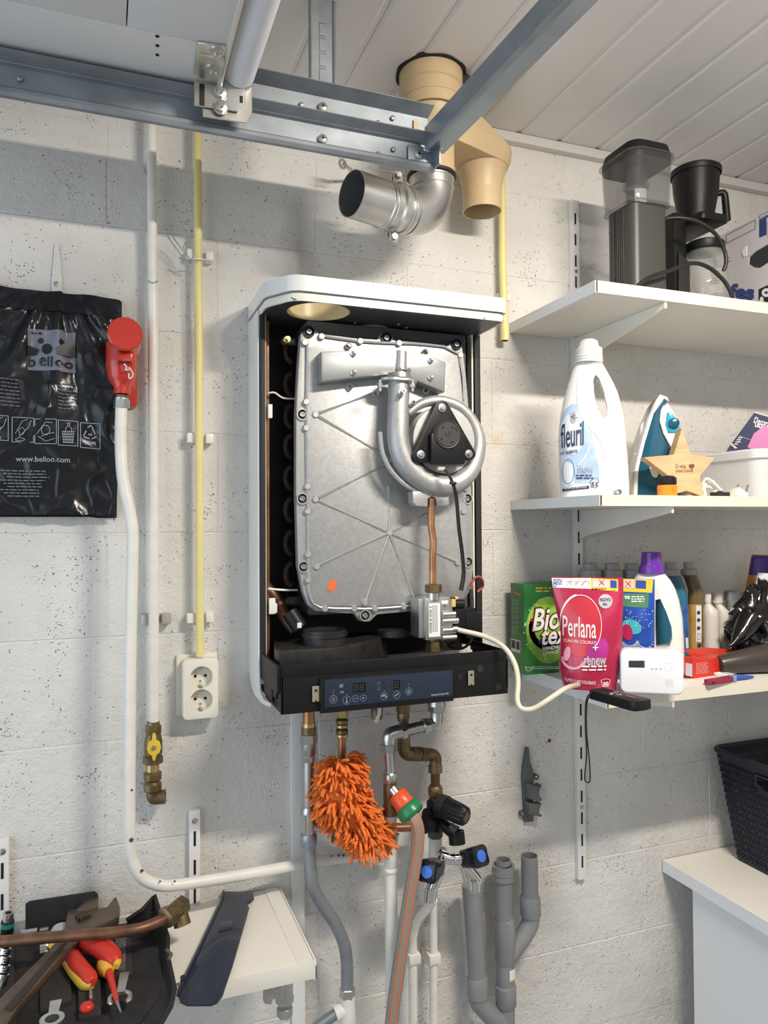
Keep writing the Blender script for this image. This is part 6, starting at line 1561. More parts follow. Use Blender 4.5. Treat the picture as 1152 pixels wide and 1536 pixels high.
# ---- middle shelf: liquid detergent
m_wbot = mat('white_bottle_plastic', (0.84, 0.83, 0.78), 0.32, coat=0.1)
rows = [(545, 865, 902, 1.0), (549, 862, 905, .95), (556, 858, 909, .85), (565, 855, 914, .78), (578, 851, 921, .72), (592, 847, 927, .68), (606, 843.5, 931, .66), (622, 840.5, 935, .64), (645, 838, 938, .62), (670, 837.5, 940, .60), (700, 838.5, 942.5, .60), (730, 840, 944, .60), (748, 842, 944, .60), (754, 845, 941, .57)]
fb = Sil(894, -.225, rows, ZM, e=2.5, n=40)
fl_ = thing('detergent_bottle', 'tall white liquid detergent bottle with a blue label, left end of the middle shelf', 'bottle', fb.rows[-1][1])
body = fb.mesh()
hole_px = [(893, 566), (899, 571), (906, 590), (911, 612), (911, 627), (907, 633), (901, 626), (894, 610), (891, 592), (890, 574)]
body = boolean(body, MB().prism([fb.v.loc(a, b) for a, b in hole_px], -.15, .15, fb.v.M))
put('body', body, m_wbot, fl_, smooth=50)
# moulded ridge round the handle
rp = [(874, 557), (868, 575), (867, 600), (871, 625), (880, 640), (893, 655), (903, 672), (908, 690), (909, 660), (915, 635), (916, 612), (912, 590), (905, 568), (895, 556)]
put('moulded_ridge', MB().tube([fb.at(a, b, -.0002) for a, b in rp], .0016, 8, smooth=4), m_wbot, fl_)
cp_ = Sil(884, -.225, [(510, 873, 893, 1), (513, 869, 897, 1), (521, 867, 899, 1), (524, 863, 904, 1), (534, 863, 904, 1), (548, 862, 905, 1)], fb.rows[0][0] - .001, n=36, e=2)
put('cap', cp_.mesh(), mat('translucent_white_cap', (0.80, 0.80, 0.77), 0.35, trans=0.2), fl_)
q = MB()
for py in (537, 541, 545): q.tube([cp_.at(a, py, .0005) for a in range(864, 904, 3)], .0008, 6)
put('cap_rings', q, m_wbot, fl_)
f0 = fb.fn(.0006); f1 = fb.fn(.0012); f2 = fb.fn(.0018)
m_lb = mat('pale_blue_label', (0.38, 0.56, 0.82), 0.4, var=0.18, vscale=14, col2=(0.66, 0.78, 0.90))
q = MB()
lab = [(841, 640, 846), (610, 0, 0)]
LR = [(610, 858, 866), (616, 850, 869), (624, 844, 873), (640, 841, 881), (660, 840, 888), (680, 840, 893), (700, 841, 898), (715, 842, 899), (726, 843, 899)]
for k in range(len(LR) - 1):
    a, c = LR[k], LR[k + 1]; area_px(q, [(a[1], a[0]), (a[2], a[0]), (c[2], c[0]), (c[1], c[0])], f0, 8, 2)
put('label', q, m_lb, fl_, 'pale blue and white label')
q = MB(); ell_px(q, 858, 655, 15, 30, f1, 24, rot=-8, rings=5)
area_px(q, [(843, 690), (862, 700), (862, 728), (843, 733)], f1, 5, 5)
put('label_white_field', q, mat('label_white', (0.74, 0.80, 0.86), 0.4), fl_)
q = MB(); line_px(q, arcp(864, 690, 24, 62, -140, -80, 18), 2.2, f2); line_px(q, arcp(850, 650, 38, 56, -5, 62, 16), 1.6, f2)
put('label_swirl', q, m_print_w, fl_)
q = MB(); ell_px(q, 860.5, 630, 4.8, 9, f2, 16); put('grey_roundel', q, mat('label_silver', (0.45, 0.45, 0.44), 0.4), fl_)
q = MB(); tpx(q, '+2', 857.5, 626, 863, 632, fb.fn(.0024), .02); tpx(q, 'fleuril', 842, 639, 876, 675, fb.fn(.0026), .008, rise=-4)
tpx(q, 'WIT WASMIDDEL', 841, 680, 868, 685, fb.fn(.0024), .01, rise=-3.5)
greek_px(q, 865, 713, 895, 721, 2, fb.fn(.0024), 4)
area_px(q, [(844, 734), (884, 730), (884, 734.5), (844, 738)], fb.fn(.0014), 8, 1)
tpx(q, '51', 887.5, 725, 895.5, 732, fb.fn(.0026), .03)
line_px(q, [(885.5, 724), (887, 733.5), (896, 732.5), (898, 723)], .7, fb.fn(.0022)); line_px(q, [(885.5, 723), (889, 721), (892, 719), (896, 719), (898, 723)], .5, fb.fn(.0022))
line_px(q, arcp(853, 709, 9, 18, 0, 360, 24), .7, fb.fn(.002), True)
put('label_print', q, mat('navy_text', (0.035, 0.04, 0.10), 0.5), fl_)
q = MB(); tpx(q, 'new', 868, 703, 891.5, 711, fb.fn(.0024), .02); put('grey_word', q, m_print_g, fl_)
q = MB(); tpx(q, 'VOOR AL JE WITTE WAS', 847, 733.5, 880, 736.3, fb.fn(.0022), 0, rise=-2.5); put('white_words', q, m_print_w, fl_)
# ---- steam iron standing on its heel
iv = VF(985, 752, -.175, 10)
ir = thing('steam_iron', 'teal and white steam iron standing on its heel behind the wooden star', 'iron', iv.pt(975, 752))
ir.location.z = ZM; ORG[ir.name].z = ZM
def zfix(mb, z):
    for p in mb.v:
        if p.z < z: p.z = z
    return mb
m_teal = mat('teal_plastic', (0.006, 0.085, 0.155), 0.25, coat=0.3)
put('soleplate', zfix(iv.prism([(941, 754), (944, 700), (952, 668), (965, 632), (976, 608), (984, 597), (988, 598), (980, 606), (968, 634), (957, 670), (949, 702), (947, 754)], -.045, .045, .001), ZM), mat('grey_soleplate', (0.42, 0.42, 0.43), 0.3, 0.6), ir)
put('skirt', zfix(iv.prism([(945, 754), (948, 702), (956, 670), (967, 634), (979, 606), (985, 598), (994, 600), (998, 607), (990, 603), (975, 625), (962, 668), (953, 705), (951, 754)], -.047, .047, .002), ZM), m_wbot, ir)
put('tank', zfix(iv.prism([(948, 754), (951, 705), (960, 668), (975, 625), (989, 602), (993, 606), (986, 620), (984, 642), (992, 664), (1003, 680), (1008, 700), (1003, 754)], -.044, .044, .006), ZM), m_teal, ir, 'teal water tank')
put('handle_housing', iv.prism([(990, 603), (998, 607), (1004, 616), (1013, 634), (1022, 660), (1030, 690), (1036, 725), (1036, 752), (1016, 752), (1012, 700), (1001, 672), (990, 652), (985, 634), (986, 615)], -.030, .030, .008), m_wbot, ir, 'white handle housing')
m_tl2 = mat('light_teal_plastic', (0.03, 0.36, 0.52), 0.2, coat=0.4)
put('steam_knob', MB().lathe([(.012, 0), (.011, .008), (.007, .010)], iv.M @ Matrix.Translation(iv.loc(1006, 638) + (.030,)), 24), m_teal, ir)
put('steam_button', iv.prism([(996, 622), (1003, 620), (1010, 632), (1016, 646), (1011, 652), (998, 652), (994, 640)], .024, .0335, .003), m_tl2, ir, 'light teal steam control')
q = MB(); fi = iv.pfn(.0446)
tpx(q, 'Tristar', 959, 630, 968.5, 650, lambda x, y: fi(959 + (650 - y) * .28 + (x - 959) * .32, 652 - (x - 959) * 2.1 + (y - 640) * .25), .02)
greek_px(q, 952, 678, 960, 712, 5, fi, 5, .7)
put('white_print', q, m_print_w, ir)
q = MB(); ell_px(q, 981, 705, 6, 12, iv.pfn(.0448), 18, rot=-15); put('dial', q, m_paper, ir)
# ---- wooden star
stv = VF(1018, 757, -.270, 24)
sta = thing('wooden_star', 'pale wooden star ornament with engraved wording, leaning in front of the iron', 'ornament', stv.pt(1030, 757)); sta.location.z = ZM; ORG[sta.name].z = ZM
star = [(1023, 642), (1036, 681), (1073, 687), (1050, 714), (1057, 756), (1030, 736), (1000, 745), (1003, 714), (966, 686), (1011, 682)]
m_wood = mat('pale_pine', (0.60, 0.41, 0.22), 0.55, var=0.16, vscale=14, stretch=(1, 1, 6), bump=0.1, bscale=60)
zz_ = MB(); zz_ = stv.prism(star, -.028, .0, .0006, 1, zz_)
put('star', zfix(zz_, ZM), m_wood, sta, smooth=20)
q = MB(); sf = stv.pfn(.0007)
tpx(q, 'Do what', 1013.5, 696, 1029, 702, sf, 0); tpx(q, 'you Love', 1014, 703, 1039.5, 710, sf, 0)
ell_px(q, 1035.5, 698.5, 2.4, 2.6, sf, 12); ell_px(q, 1039.5, 698, 2.4, 2.6, sf, 12); poly(q, [(1033.4, 700), (1041.8, 699.4), (1038, 704.5)], sf)
put('engraving', q, mat('burnt_engraving', (0.17, 0.085, 0.04), 0.7), sta)
# ---- orange hose connector
oc = WZ(1001, 757, ZM); oc = W(1001, 750, -.30); ob = Vector((oc.x, oc.y, ZM)); so_ = mpp(ob)
oth = thing('hose_coupling', 'orange hose coupling with black collar standing in front of the wooden star', 'hose coupling', ob)
hgt = W(1001, 714, -.30).z - ZM
put('body', MB().lathe([(14.2 * so_, 0), (14.2 * so_, hgt * .50), (13 * so_, hgt * .54)], Matrix.Translation(ob), 28), mat('bright_orange_plastic', (0.82, 0.26, 0.02), 0.4), oth)
q = MB(); rings = []
for z_, r_ in ((.55, 12), (.60, 13.4), (.90, 13), (1.0, 9)):
    rings.append([ob + Vector((r_ * so_ * (1 + .03 * math.cos(14 * t)) * math.cos(t), r_ * so_ * (1 + .03 * math.cos(14 * t)) * math.sin(t), hgt * z_)) for t in [2 * PI * k / 56 for k in range(56)]])
put('collar', MB().loft(rings), m_black, oth)
put('embossed_mark', MB().box(-.0015, .0015, 0, .009, 0, .0006, 0, FRONT(ob + Vector((-.002, -14.2 * so_, hgt * .2)))), mat('orange_shade_mark', (0.65, 0.20, 0.02), 0.5), oth)
solo('metal_clip', MB().hollow([Vector((W(918, 750, -.30).x, -.322, ZM + .006)), Vector((W(929, 750, -.30).x, -.29, ZM + .006))], .0058, .0015, 16), m_galvd, 'small dark tube lying at the foot of the white detergent bottle', 'tube')
bc_ = W(1083, 755, -.31)
bk = thing('black_clip', 'small flat black plastic clip at the shelf edge in front of the white cable', 'clip', (bc_.x, -.31, ZM))
put('plate', MB().cbox((bc_.x, -.305, ZM + .0045), (.034, .02, .009), .001), m_blackm, bk)
put('nub', MB().cyl((bc_.x, -.305, ZM + .008), (bc_.x, -.305, ZM + .0115), .006, 14), m_blackm, bk)
# ---- white cable with plug
wc_ = thing('white_power_cable', 'white mains cable with moulded plug lying right of the wooden star', 'cable', (W(1090, 750, -.24).x, -.24, ZM))
m_wc = mat('white_cable', (0.78, 0.76, 0.70), 0.35)
q = MB().tube([W(1052, 728, -.24), W(1060, 718, -.245), W(1074, 728, -.25), W(1083, 742, -.255), W(1062, 752, -.26), W(1050, 740, -.25), W(1060, 730, -.24), W(1078, 738, -.24)], .0034, 10, smooth=6)
q.tube([W(1052, 756, -.25), W(1058, 744, -.25), W(1056, 728, -.24), W(1070, 722, -.23)], .0034, 10, smooth=6)
zq = MB(); zq = q
put('cord', zfix(q, ZM + .0005), m_wc, wc_)
put('strain_relief', MB().tube([W(1070, 738, -.262), W(1092, 750, -.27), W(1102, 755, -.275)], [.0055, .0072, .0065], 12), m_wc, wc_)
q = MB()
for k in range(6):
    a = W(1072 + k * 3.2, 739 + k * 1.9, -.262 - k * .0015); q.lathe([(.0068, -.0006), (.0068, .0006)], FR(a, Vector((1, 0, -.6)).orthogonal(), Vector((1, 0, -.6)).cross(Vector((1, 0, -.6)).orthogonal())), 12)
put('relief_ribs', q, m_wc, wc_)
pg = W(1108, 743, -.268)
Mp = FR(pg, Vector((.75, -.1, -.45)), Vector((.45, .2, .80)))
put('plug_body', zfix(MB().box(-.017, .014, -.015, .010, -.014, .014, .006, Mp), ZM + .0005), m_wc, wc_)
for dz_ in (-.0085, .0085):
    put('pin', MB().cyl(Mp @ Vector((.004 + dz_ * .6, .009, dz_)), Mp @ Vector((.004 + dz_ * .6, .030, dz_)), .0024, 10), m_chrome, wc_)
# ---- storage bin and light box
xbn = W(1036, 740, -.06).x
tb = thing('storage_bin', 'translucent white plastic storage bin at the right end of the middle shelf', 'bin', (xbn + .17, -.15, ZM))
m_bin = mat('milky_bin_plastic', (0.74, 0.74, 0.75), 0.35, trans=0.12)
zbn = WX(1085, 678, xbn - .01).z
def binring(o, z, r=.03): return rr3(.36 + o, .235 + o, r, z, xbn + .175, -.150, 6)
outr = [binring(-.02, ZM), binring(-.012, ZM + .012), binring(0, zbn - .022), binring(.010, zbn - .020), binring(.012, zbn - .004), binring(.004, zbn)]
innr = [binring(-.008, zbn - .001), binring(-.012, zbn - .02), binring(-.020, ZM + .010)]
put('tub', MB().loft(outr + innr), m_bin, tb)
lv_ = VF(1120, 672, -.12, 0)
lt = thing('light_set_box', 'dark blue decorative LED light box with pink panel leaning in the bin', 'box', lv_.pt(1120, 690))
put('carton', lv_.prism([(1088, 680), (1093, 671), (1132, 618), (1190, 636), (1150, 690), (1095, 690)], -.035, 0, .0006, 1), mat('navy_carton', (0.035, 0.042, 0.10), 0.4), lt, smooth=20)
lf = lv_.pfn(.0006); lf2 = lv_.pfn(.0011)
q = MB(); poly(q, [(1121, 671), (1131, 650), (1138, 645), (1144, 638), (1160, 640), (1180, 650), (1150, 680)], lf); put('pink_panel', q, mat('pink_print', (0.72, 0.25, 0.52), 0.45), lt)
q = MB(); poly(q, [(1132, 617.4), (1158, 625.5), (1158, 627), (1131, 619)], lf); poly(q, [(1095.5, 666.5), (1098, 665), (1106, 672), (1103, 673)], lf)
put('cream_edge', q, mat('cream_print', (0.75, 0.70, 0.6), 0.5), lt)
q = MB(); tpx(q, 'Decorative', 1130, 625, 1164, 634, lf2, .02, shear=3, rise=10); tpx(q, 'LED', 1132, 634, 1143, 640, lf2, .05, shear=1, rise=2.5)
for k in range(4): greek_px(q, 1107 - k * 1.8, 655 + k * 3.2, 1115 - k * 1.8, 658 + k * 3.2, 1, lf2, k)
line_px(q, [(1109, 653.5), (1126, 660)], .4, lf2)
put('white_print', q, m_print_w, lt)

# ================================================================ LOWEST SHELF
Z3 = ZLO
# ---- green washing powder box
bC = WZ(787, 1013, Z3)
yb_box = WX(766, 900, bC.x).y
bxt = WX(787, 877, bC.x).z
bwx = .155
m_gr = mat('green_carton', (0.015, 0.155, 0.04), 0.35, var=0.2, vscale=9, col2=(0.05, 0.26, 0.05))
bt = thing('washing_powder_box', 'green washing powder carton at the left end of the lowest right-hand shelf', 'box', (bC.x + bwx / 2, (bC.y + yb_box) / 2, Z3))
put('carton', MB().box(bC.x, bC.x + bwx, bC.y, yb_box, Z3, bxt, .0012), m_gr, bt, smooth=20)
bf = lambda px, py: W(px, py, bC.y) + Vector((0, -.0006, 0))
bf2_ = lambda px, py: W(px, py, bC.y) + Vector((0, -.0012, 0))
bf3_ = lambda px, py: W(px, py, bC.y) + Vector((0, -.0018, 0)); bf4_ = lambda px, py: W(px, py, bC.y) + Vector((0, -.0024, 0))
q = MB(); ell_px(q, 822, 945, 33, 50, bf, 28, rings=2); put('light_burst', q, mat('lime_burst', (0.23, 0.48, 0.05), 0.4, var=.2, vscale=30), bt)
q = MB(); line_px(q, arcp(824, 942, 27, 30, 60, 200, 16), 8, bf2_); put('red_swoosh', q, mat('red_swoosh', (0.55, 0.01, 0.01), 0.4), bt)
q = MB(); line_px(q, arcp(828, 945, 20, 24, 70, 130, 10), 8, bf3_); line_px(q, [(810, 962), (850, 958)], 6, bf3_); put('blue_swoosh', q, mat('blue_swoosh', (0.01, 0.06, 0.35), 0.4), bt)
q = MB(); tpx(q, 'Bio', 796, 911, 839, 949, bf3_, .06, shear=5, rise=-4); tpx(q, 'tex', 807, 942, 850, 970, bf3_, .06, shear=4, rise=-3); put('logo_outline', q, mat('dark_red_outline', (0.12, 0.0, 0.0), 0.4), bt)
q = MB(); tpx(q, 'Bio', 798, 913, 838, 947, bf4_, .02, shear=5, rise=-4); tpx(q, 'tex', 809, 944, 849, 968, bf4_, .02, shear=4, rise=-3)
tpx(q, 'HANDWAS & BONT', 813, 970, 870, 976, bf4_, .03, rise=-6); tpx(q, 'LAVAGE A LA MAIN', 814, 977, 870, 982, bf4_, .02, rise=-6)
rg = random.Random(5)
for k in range(60):
    a = rg.uniform(100, 350); r_ = rg.uniform(.95, 1.2); ell_px(q, 824 + 36 * r_ * math.cos(math.radians(a)) * .9, 943 + 46 * r_ * math.sin(math.radians(a)) * .9, rg.uniform(.4, 1.2), rg.uniform(.4, 1.2), bf2_, 6, rings=1)
greek_px(q, 797, 999, 850, 1004, 2, bf2_, 8)
line_px(q, [(787.5, 1000), (789.5, 1006), (795, 1006), (797, 1000)], .9, bf2_); line_px(q, [(788, 1002), (790, 1000), (792, 1002), (794, 1000), (796, 1002)], .7, bf2_)
put('white_print', q, mat('silver_white_print', (0.78, 0.80, 0.76), 0.35), bt)
q = MB(); greek_px(q, 803, 880, 828, 889, 2, bf2_, 2); put('yellow_print', q, mat('ochre_print', (0.55, 0.45, 0.05), 0.5), bt)
sfn = lambda px, py: WX(px, py, bC.x) + Vector((-.0006, 0, 0)); sfn2 = lambda px, py: WX(px, py, bC.x) + Vector((-.0012, 0, 0))
q = MB()
for i, (ya, yb2) in enumerate(((899, 908), (910, 920), (922, 929), (931, 936), (938, 952))): greek_px(q, 768, ya, 780, yb2, 5, sfn, i + 3)
put('side_print', q, mat('pale_green_print', (0.28, 0.42, 0.28), 0.5), bt)
q = MB(); poly(q, [(767, 957.5), (781, 961), (781, 980), (767, 976)], sfn); put('code_panel', q, m_paper, bt)
q = MB(); poly(q, [(768, 959.5), (773.5, 961), (773.5, 973), (768, 971.5)], sfn2); poly(q, [(775, 961.5), (780, 962.8), (780, 975), (775, 973.5)], sfn2); put('code_pictures', q, m_print_k, bt)
q = MB(); line_px(q, [(771, 888), (780, 892)], 3, sfn); put('orange_mark', q, mat('orange_print', (0.6, 0.2, 0.05), 0.5), bt)
# ---- pink pouch
def pouch(px, y, rows, thick, label, name, m, zb_, bulge=1.0):
    S = Sil(px, y, rows, zb_, e=2.0, n=48)
    t = thing(name, label, 'pouch', S.rows[-1][1])
    n_ = len(S.rows)
    for i, r in enumerate(S.rows): r[3] = thick[i]
    rg = random.Random(int(px))
    rings = S.rings()
    p = put('bag', MB().loft(rings), m, t, smooth=60)
    return S, t
m_pink = mat('glossy_pink_foil', (0.46, 0.022, 0.075), 0.2, var=0.2, vscale=9, bump=0.6, bscale=34, coat=0.4)
rows = [(866, 827, 935), (872, 828, 935), (884, 829, 935), (900, 831, 935), (925, 836, 934), (950, 841, 934), (975, 840, 932), (1000, 838, 929), (1015, 840, 927), (1024, 846, 924)]
thk = [.0012, .0012, .004, .012, .020, .024, .027, .030, .028, .024]
S, pk = pouch(882, -.245, rows, thk, 'pink-red laundry capsule pouch with white lettering in front of the green carton', 'detergent_pouch', m_pink, Z3)
f0, f1, f2, f3 = S.fn(.0010), S.fn(.0016), S.fn(.0022), S.fn(.0028)
q = MB(); area_px(q, [(827.5, 867), (886, 867), (886, 883), (829, 881)], f0, 8, 2); put('white_band', q, m_paper, pk)
q = MB(); area_px(q, [(886, 867), (927, 869), (927, 887), (886, 883)], f0, 8, 2); put('yellow_band', q, mat('warning_yellow', (0.85, 0.62, 0.05), 0.4), pk)
q = MB(); area_px(q, [(889, 868), (914, 870), (914, 881), (889, 880)], f1, 4, 2); put('warning_picture', q, mat('pale_pink_picture', (0.75, 0.62, 0.58), 0.5), pk)
q = MB(); area_px(q, [(915.5, 870), (925, 871), (925, 882), (915.5, 881.5)], f1, 3, 2); greek_px(q, 830, 868, 846, 877, 4, f1, 1); line_px(q, arcp(832.5, 877, 2.4, 2.8, 0, 360, 12), .8, f1, True)
put('blue_print', q, mat('royal_blue_print', (0.03, 0.07, 0.40), 0.45), pk)
q = MB(); line_px(q, [(899, 870), (906, 877)], 1.2, f2); line_px(q, [(906, 870), (899, 877)], 1.2, f2)
for k in range(3): line_px(q, [(850 + k * 11, 878), (858 + k * 11, 869)], .6, f1)
put('red_print', q, mat('red_print', (0.65, 0.03, 0.03), 0.45), pk)
q = MB(); greek_px(q, 888, 881.5, 914, 884.5, 1, f1, 4); greek_px(q, 918, 884, 924, 886, 1, f1, 4)
for k in range(4): line_px(q, arcp(853 + k * 9, 875, 4, 3, 200, 420, 8), .4, f1)
put('black_print', q, m_print_k, pk)
q = MB(); ell_px(q, 871, 938, 32, 44, f0, 30, rings=6); put('red_disc', q, mat('red_disc', (0.55, 0.03, 0.05), 0.3, var=.1, coat=.3), pk)
q = MB(); line_px(q, arcp(871, 936, 31, 44, 175, 400, 30), 1.0, f2); line_px(q, arcp(869, 934, 29, 43, 195, 260, 12), 1.8, f2)
tpx(q, 'Perlana', 844, 922, 894, 952, f3, .008, rise=3); tpx(q, 'CURA PER COLORATI', 846, 956, 894, 960.5, f3, 0, rise=3)
tpx(q, 'TUTTI I CAPI COLORATI', 847, 1014, 893, 1019, f2, .02, rise=4)
greek_px(q, 873, 993, 913, 1003, 2, f2, 6)
ell_px(q, 893, 968, 5, 1, f3, 8, rings=1); ell_px(q, 893, 968, 1, 5, f3, 8, rings=1)
line_px(q, [(901, 1017), (904, 1026), (912, 1026), (915, 1017)], .7, f2); line_px(q, arcp(908, 1017, 6, 2.5, 180, 360, 8), .6, f2); tpx(q, '30', 904, 1019, 912, 1025, f3, .04)
put('white_print', q, mat('pinkish_white_print', (0.85, 0.72, 0.72), 0.4), pk)
q = MB(); ell_px(q, 896, 975, 15, 22, f1, 24, rot=25, rings=5); put('violet_haze', q, mat('magenta_haze', (0.42, 0.03, 0.24), 0.3, var=.3, vscale=20, coat=.3), pk)
q = MB(); line_px(q, arcp(860, 985, 16, 14, 20, 180, 14), 3.5, f1); line_px(q, arcp(862, 978, 20, 20, 10, 150, 14), 2, f1); ell_px(q, 851, 978, 5, 11, f2, 14, rot=12); put('liquid_swirl', q, mat('pale_pink_swirl', (0.75, 0.33, 0.45), 0.3), pk)
q = MB(); tpx(q, 'renew', 876, 983, 909, 994, f3, .02); ell_px(q, 908, 901, 10.5, 10.5, f1, 20); put('silver_print', q, mat('silver_print', (0.50, 0.47, 0.50), 0.35), pk)
q = MB(); tpx(q, 'NUOVO', 899.5, 896, 916, 901, f2, .03); tpx(q, '3x', 904, 903, 911, 907, f2, .03); put('dark_print', q, m_print_k, pk)
q = MB(); q.tube([S.at(934, py, .0005) for py in (868, 900, 930, 960, 1000)], .0009, 6); put('clear_seam', q, m_clear, pk)
# ---- blue pouch
m_bl = mat('glossy_blue_foil', (0.015, 0.07, 0.38), 0.22, var=0.35, vscale=12, bump=0.3, bscale=30, coat=0.4)
S, pb2 = pouch(950, -.205, [(868, 905, 982), (873, 905, 982), (890, 905, 982), (920, 905, 982), (960, 905, 982), (995, 906, 981), (1008, 908, 979)], [.0012, .0014, .005, .018, .026, .028, .02], 'blue laundry capsule pouch standing between the pink pouch and the purple-capped bottle', 'detergent_pouch', m_bl, Z3)
f0, f1, f2 = S.fn(.0010), S.fn(.0016), S.fn(.0022)
q = MB(); area_px(q, [(935, 868), (980, 869), (978, 889), (935, 887)], f0, 6, 2); put('yellow_band', q, mat('warning_yellow', (0.85, 0.62, 0.05), 0.4), pb2)
q = MB(); area_px(q, [(936, 870), (951, 870), (951, 882), (936, 881)], f1, 3, 2); put('warning_picture', q, mat('pale_pink_picture', (0.75, 0.62, 0.58), 0.5), pb2)
q = MB(); area_px(q, [(953.5, 870), (969, 871), (969, 883), (953.5, 882)], f1, 3, 2); put('blue_print', q, mat('royal_blue_print', (0.03, 0.07, 0.40), 0.45), pb2)
q = MB(); line_px(q, [(939, 872), (946, 879)], 1.1, f2); line_px(q, [(946, 872), (939, 879)], 1.1, f2); put('red_print', q, mat('red_print', (0.65, 0.03, 0.03), 0.45), pb2)
q = MB(); area_px(q, [(935, 890), (973, 890), (972, 911), (935, 909)], f0, 6, 2); put('green_label', q, mat('green_band', (0.05, 0.20, 0.10), 0.4), pb2)
q = MB(); tpx(q, '90%', 937, 893, 945, 898, f1, .03); greek_px(q, 947, 893, 970, 903, 3, f1, 3)
for k in range(16):
    a = math.radians(10 + k * 10); line_px(q, [(945 + 10 * math.cos(a), 958 + 7 * math.sin(a)), (945 + 36 * math.cos(a), 958 + 22 * math.sin(a))], .7, f1)
for k in range(40): ell_px(q, random.uniform(938, 980), random.uniform(912, 940), .6, .6, f1, 5, rings=1)
put('white_print', q, m_print_w, pb2)
q = MB(); ell_px(q, 948, 938, 15, 10, f1, 18, rot=25); put('turquoise_capsule', q, mat('turquoise_print', (0.05, 0.45, 0.50), 0.25), pb2)
q = MB(); ell_px(q, 941, 946, 8, 12, f2, 16, rot=-10); put('crimson_capsule', q, mat('crimson_print', (0.45, 0.02, 0.10), 0.25), pb2)
# ---- white bottle with purple cap
rows = [(858, 958, 995, 1.0), (862, 955, 999, .9), (870, 950, 1006, .8), (882, 945, 1013, .72), (900, 942, 1019, .66), (925, 940, 1024, .62), (960, 940, 1026, .6), (1000, 940, 1027, .6), (1025, 940, 1027, .6), (1035, 943, 1025, .57)]
S = Sil(985, -.185, rows, Z3, e=2.5, n=40)
wb = thing('detergent_bottle', 'white detergent bottle with purple cap and handle behind the white alarm', 'bottle', S.rows[-1][1])
body = boolean(S.mesh(), MB().prism([S.v.loc(a, b) for a, b in ((983, 898), (990, 896), (999, 915), (1007, 938), (1008, 955), (1004, 966), (996, 969), (984, 972), (983, 940))], -.15, .15, S.v.M))
put('body', body, m_wbot, wb, smooth=50)
for (px, py) in [(996 + i * 5.6 + (j % 2) * 2.5 + j * .8, 893 + j * 9 + i * 7) for i in range(5) for j in range(14)]:
    if px < 1024 and px > 1006 - (py - 900) * -.0 and py < 1020 and px > 1012 - max(0, 925 - py) * .35:
        q = MB().ball(S.at(px, py, -.0002), .0012, seg=6); put('grip_dot', q, m_wbot, wb)
m_pur = mat('purple_cap', (0.14, 0.03, 0.36), 0.3, coat=0.3)
cp_ = Sil(976, -.185, [(828, 964, 990, 1), (829, 962, 992, 1), (848, 961, 993, 1), (849, 958, 996, 1), (859, 957, 997, 1)], S.rows[0][0] - .002, n=36, e=2)
put('cap', cp_.mesh(), m_pur, wb, 'purple screw cap')
# ---- carbon monoxide alarm
av = VF(975, 1041, 0, 6, z=Z3)
al = thing('gas_alarm', 'small white battery alarm with grey display standing at the front of the lowest shelf', 'alarm', av.O)
x0_, _ = av.loc(931, 1040); x1_, _ = av.loc(1026, 1040); zt_ = av.loc(975, 975)[1]
m_aw = mat('bright_white_plastic', (0.80, 0.80, 0.83), 0.3)
aw, ah = x1_ - x0_, zt_
put('housing', MB().prism(rrect(aw, ah, .013, 6, (x0_ + x1_) / 2, ah / 2), -.032, 0, av.M, .004, 3), m_aw, al)
af = av.pfn(.0005); af2 = av.pfn(.001)
q = MB(); area_px(q, [(943, 991), (967, 991), (967, 1001.5), (943, 1001)], af, 1, 1); put('display', q, mat('grey_display', (0.055, 0.06, 0.06), 0.3), al)
q = MB()
for k in range(4):
    x_ = 946 + k * 5; line_px(q, [(x_, 993), (x_ + 2.4, 993), (x_ + 2.4, 999.5), (x_, 999.5)], .6, af2, True)
put('digits', q, mat('lcd_digit', (0.015, 0.015, 0.015), 0.5), al)
for px in (978, 984.5, 991):
    q = MB(); ell_px(q, px, 1003.5, 2, 1, af, 8, rings=1); put('indicator', q, m_print_g, al)
q = MB(); line_px(q, [(998, 995), (1008, 995), (1008, 1006), (998, 1006)], .3, af, True)
put('test_button', q, mat('pale_grey_line', (0.6, 0.6, 0.62), 0.5), al)
q = MB()
for i in range(6):
    for j in range(6): ell_px(q, 999 + i * 2.0, 1019 + j * 2.0, .45, .45, af, 6, rings=1)
put('speaker_holes', q, m_print_g, al)
# ---- remote with strap
rz = Z3
ra = WZ(893, 1034, rz + .016); rb2 = WZ(963, 1052, rz + .016)
rd = (rb2 - ra); rd.z = 0; rl = rd.length; rd.normalize()
rm = thing('remote_control', 'black remote control with a wrist strap overhanging the lowest shelf edge', 'remote control', Vector(((ra.x + rb2.x) / 2, (ra.y + rb2.y) / 2, rz)))
Mr = FR(Vector((ra.x, ra.y, rz + .0005)), rd, Vector((0, 0, 1)).cross(rd))
put('case', MB().prism([(0, -.014), (.004, -.019), (rl - .004, -.023), (rl + .004, -.018), (rl + .006, 0), (rl + .004, .018), (rl - .004, .023), (.004, .019), (0, .014)], 0, .018, Mr, .003), m_black, rm)
q = MB()
for (u, v, r_) in ((.42, .004, .0055), (.55, -.004, .0055), (.46, -.012, .004)): q.lathe([(r_, .018), (r_ * .8, .0205)], Mr @ Matrix.Translation((rl * u, v, 0)), 16)
put('chrome_button', q, m_chrome, rm)
q = MB().box(rl * .68, rl * .88, -.004, .004, .0179, .0188, M=Mr); put('maroon_label', q, mat('maroon_label', (0.16, 0.03, 0.05), 0.4), rm)
q = MB()
for i in range(4):
    for j in range(3): q.box(rl * (.12 + .07 * i), rl * (.12 + .07 * i) + .004, -.012 + j * .010, -.007 + j * .010, .0179, .0190, M=Mr)
put('key', q, m_blackm, rm, kind='stuff')
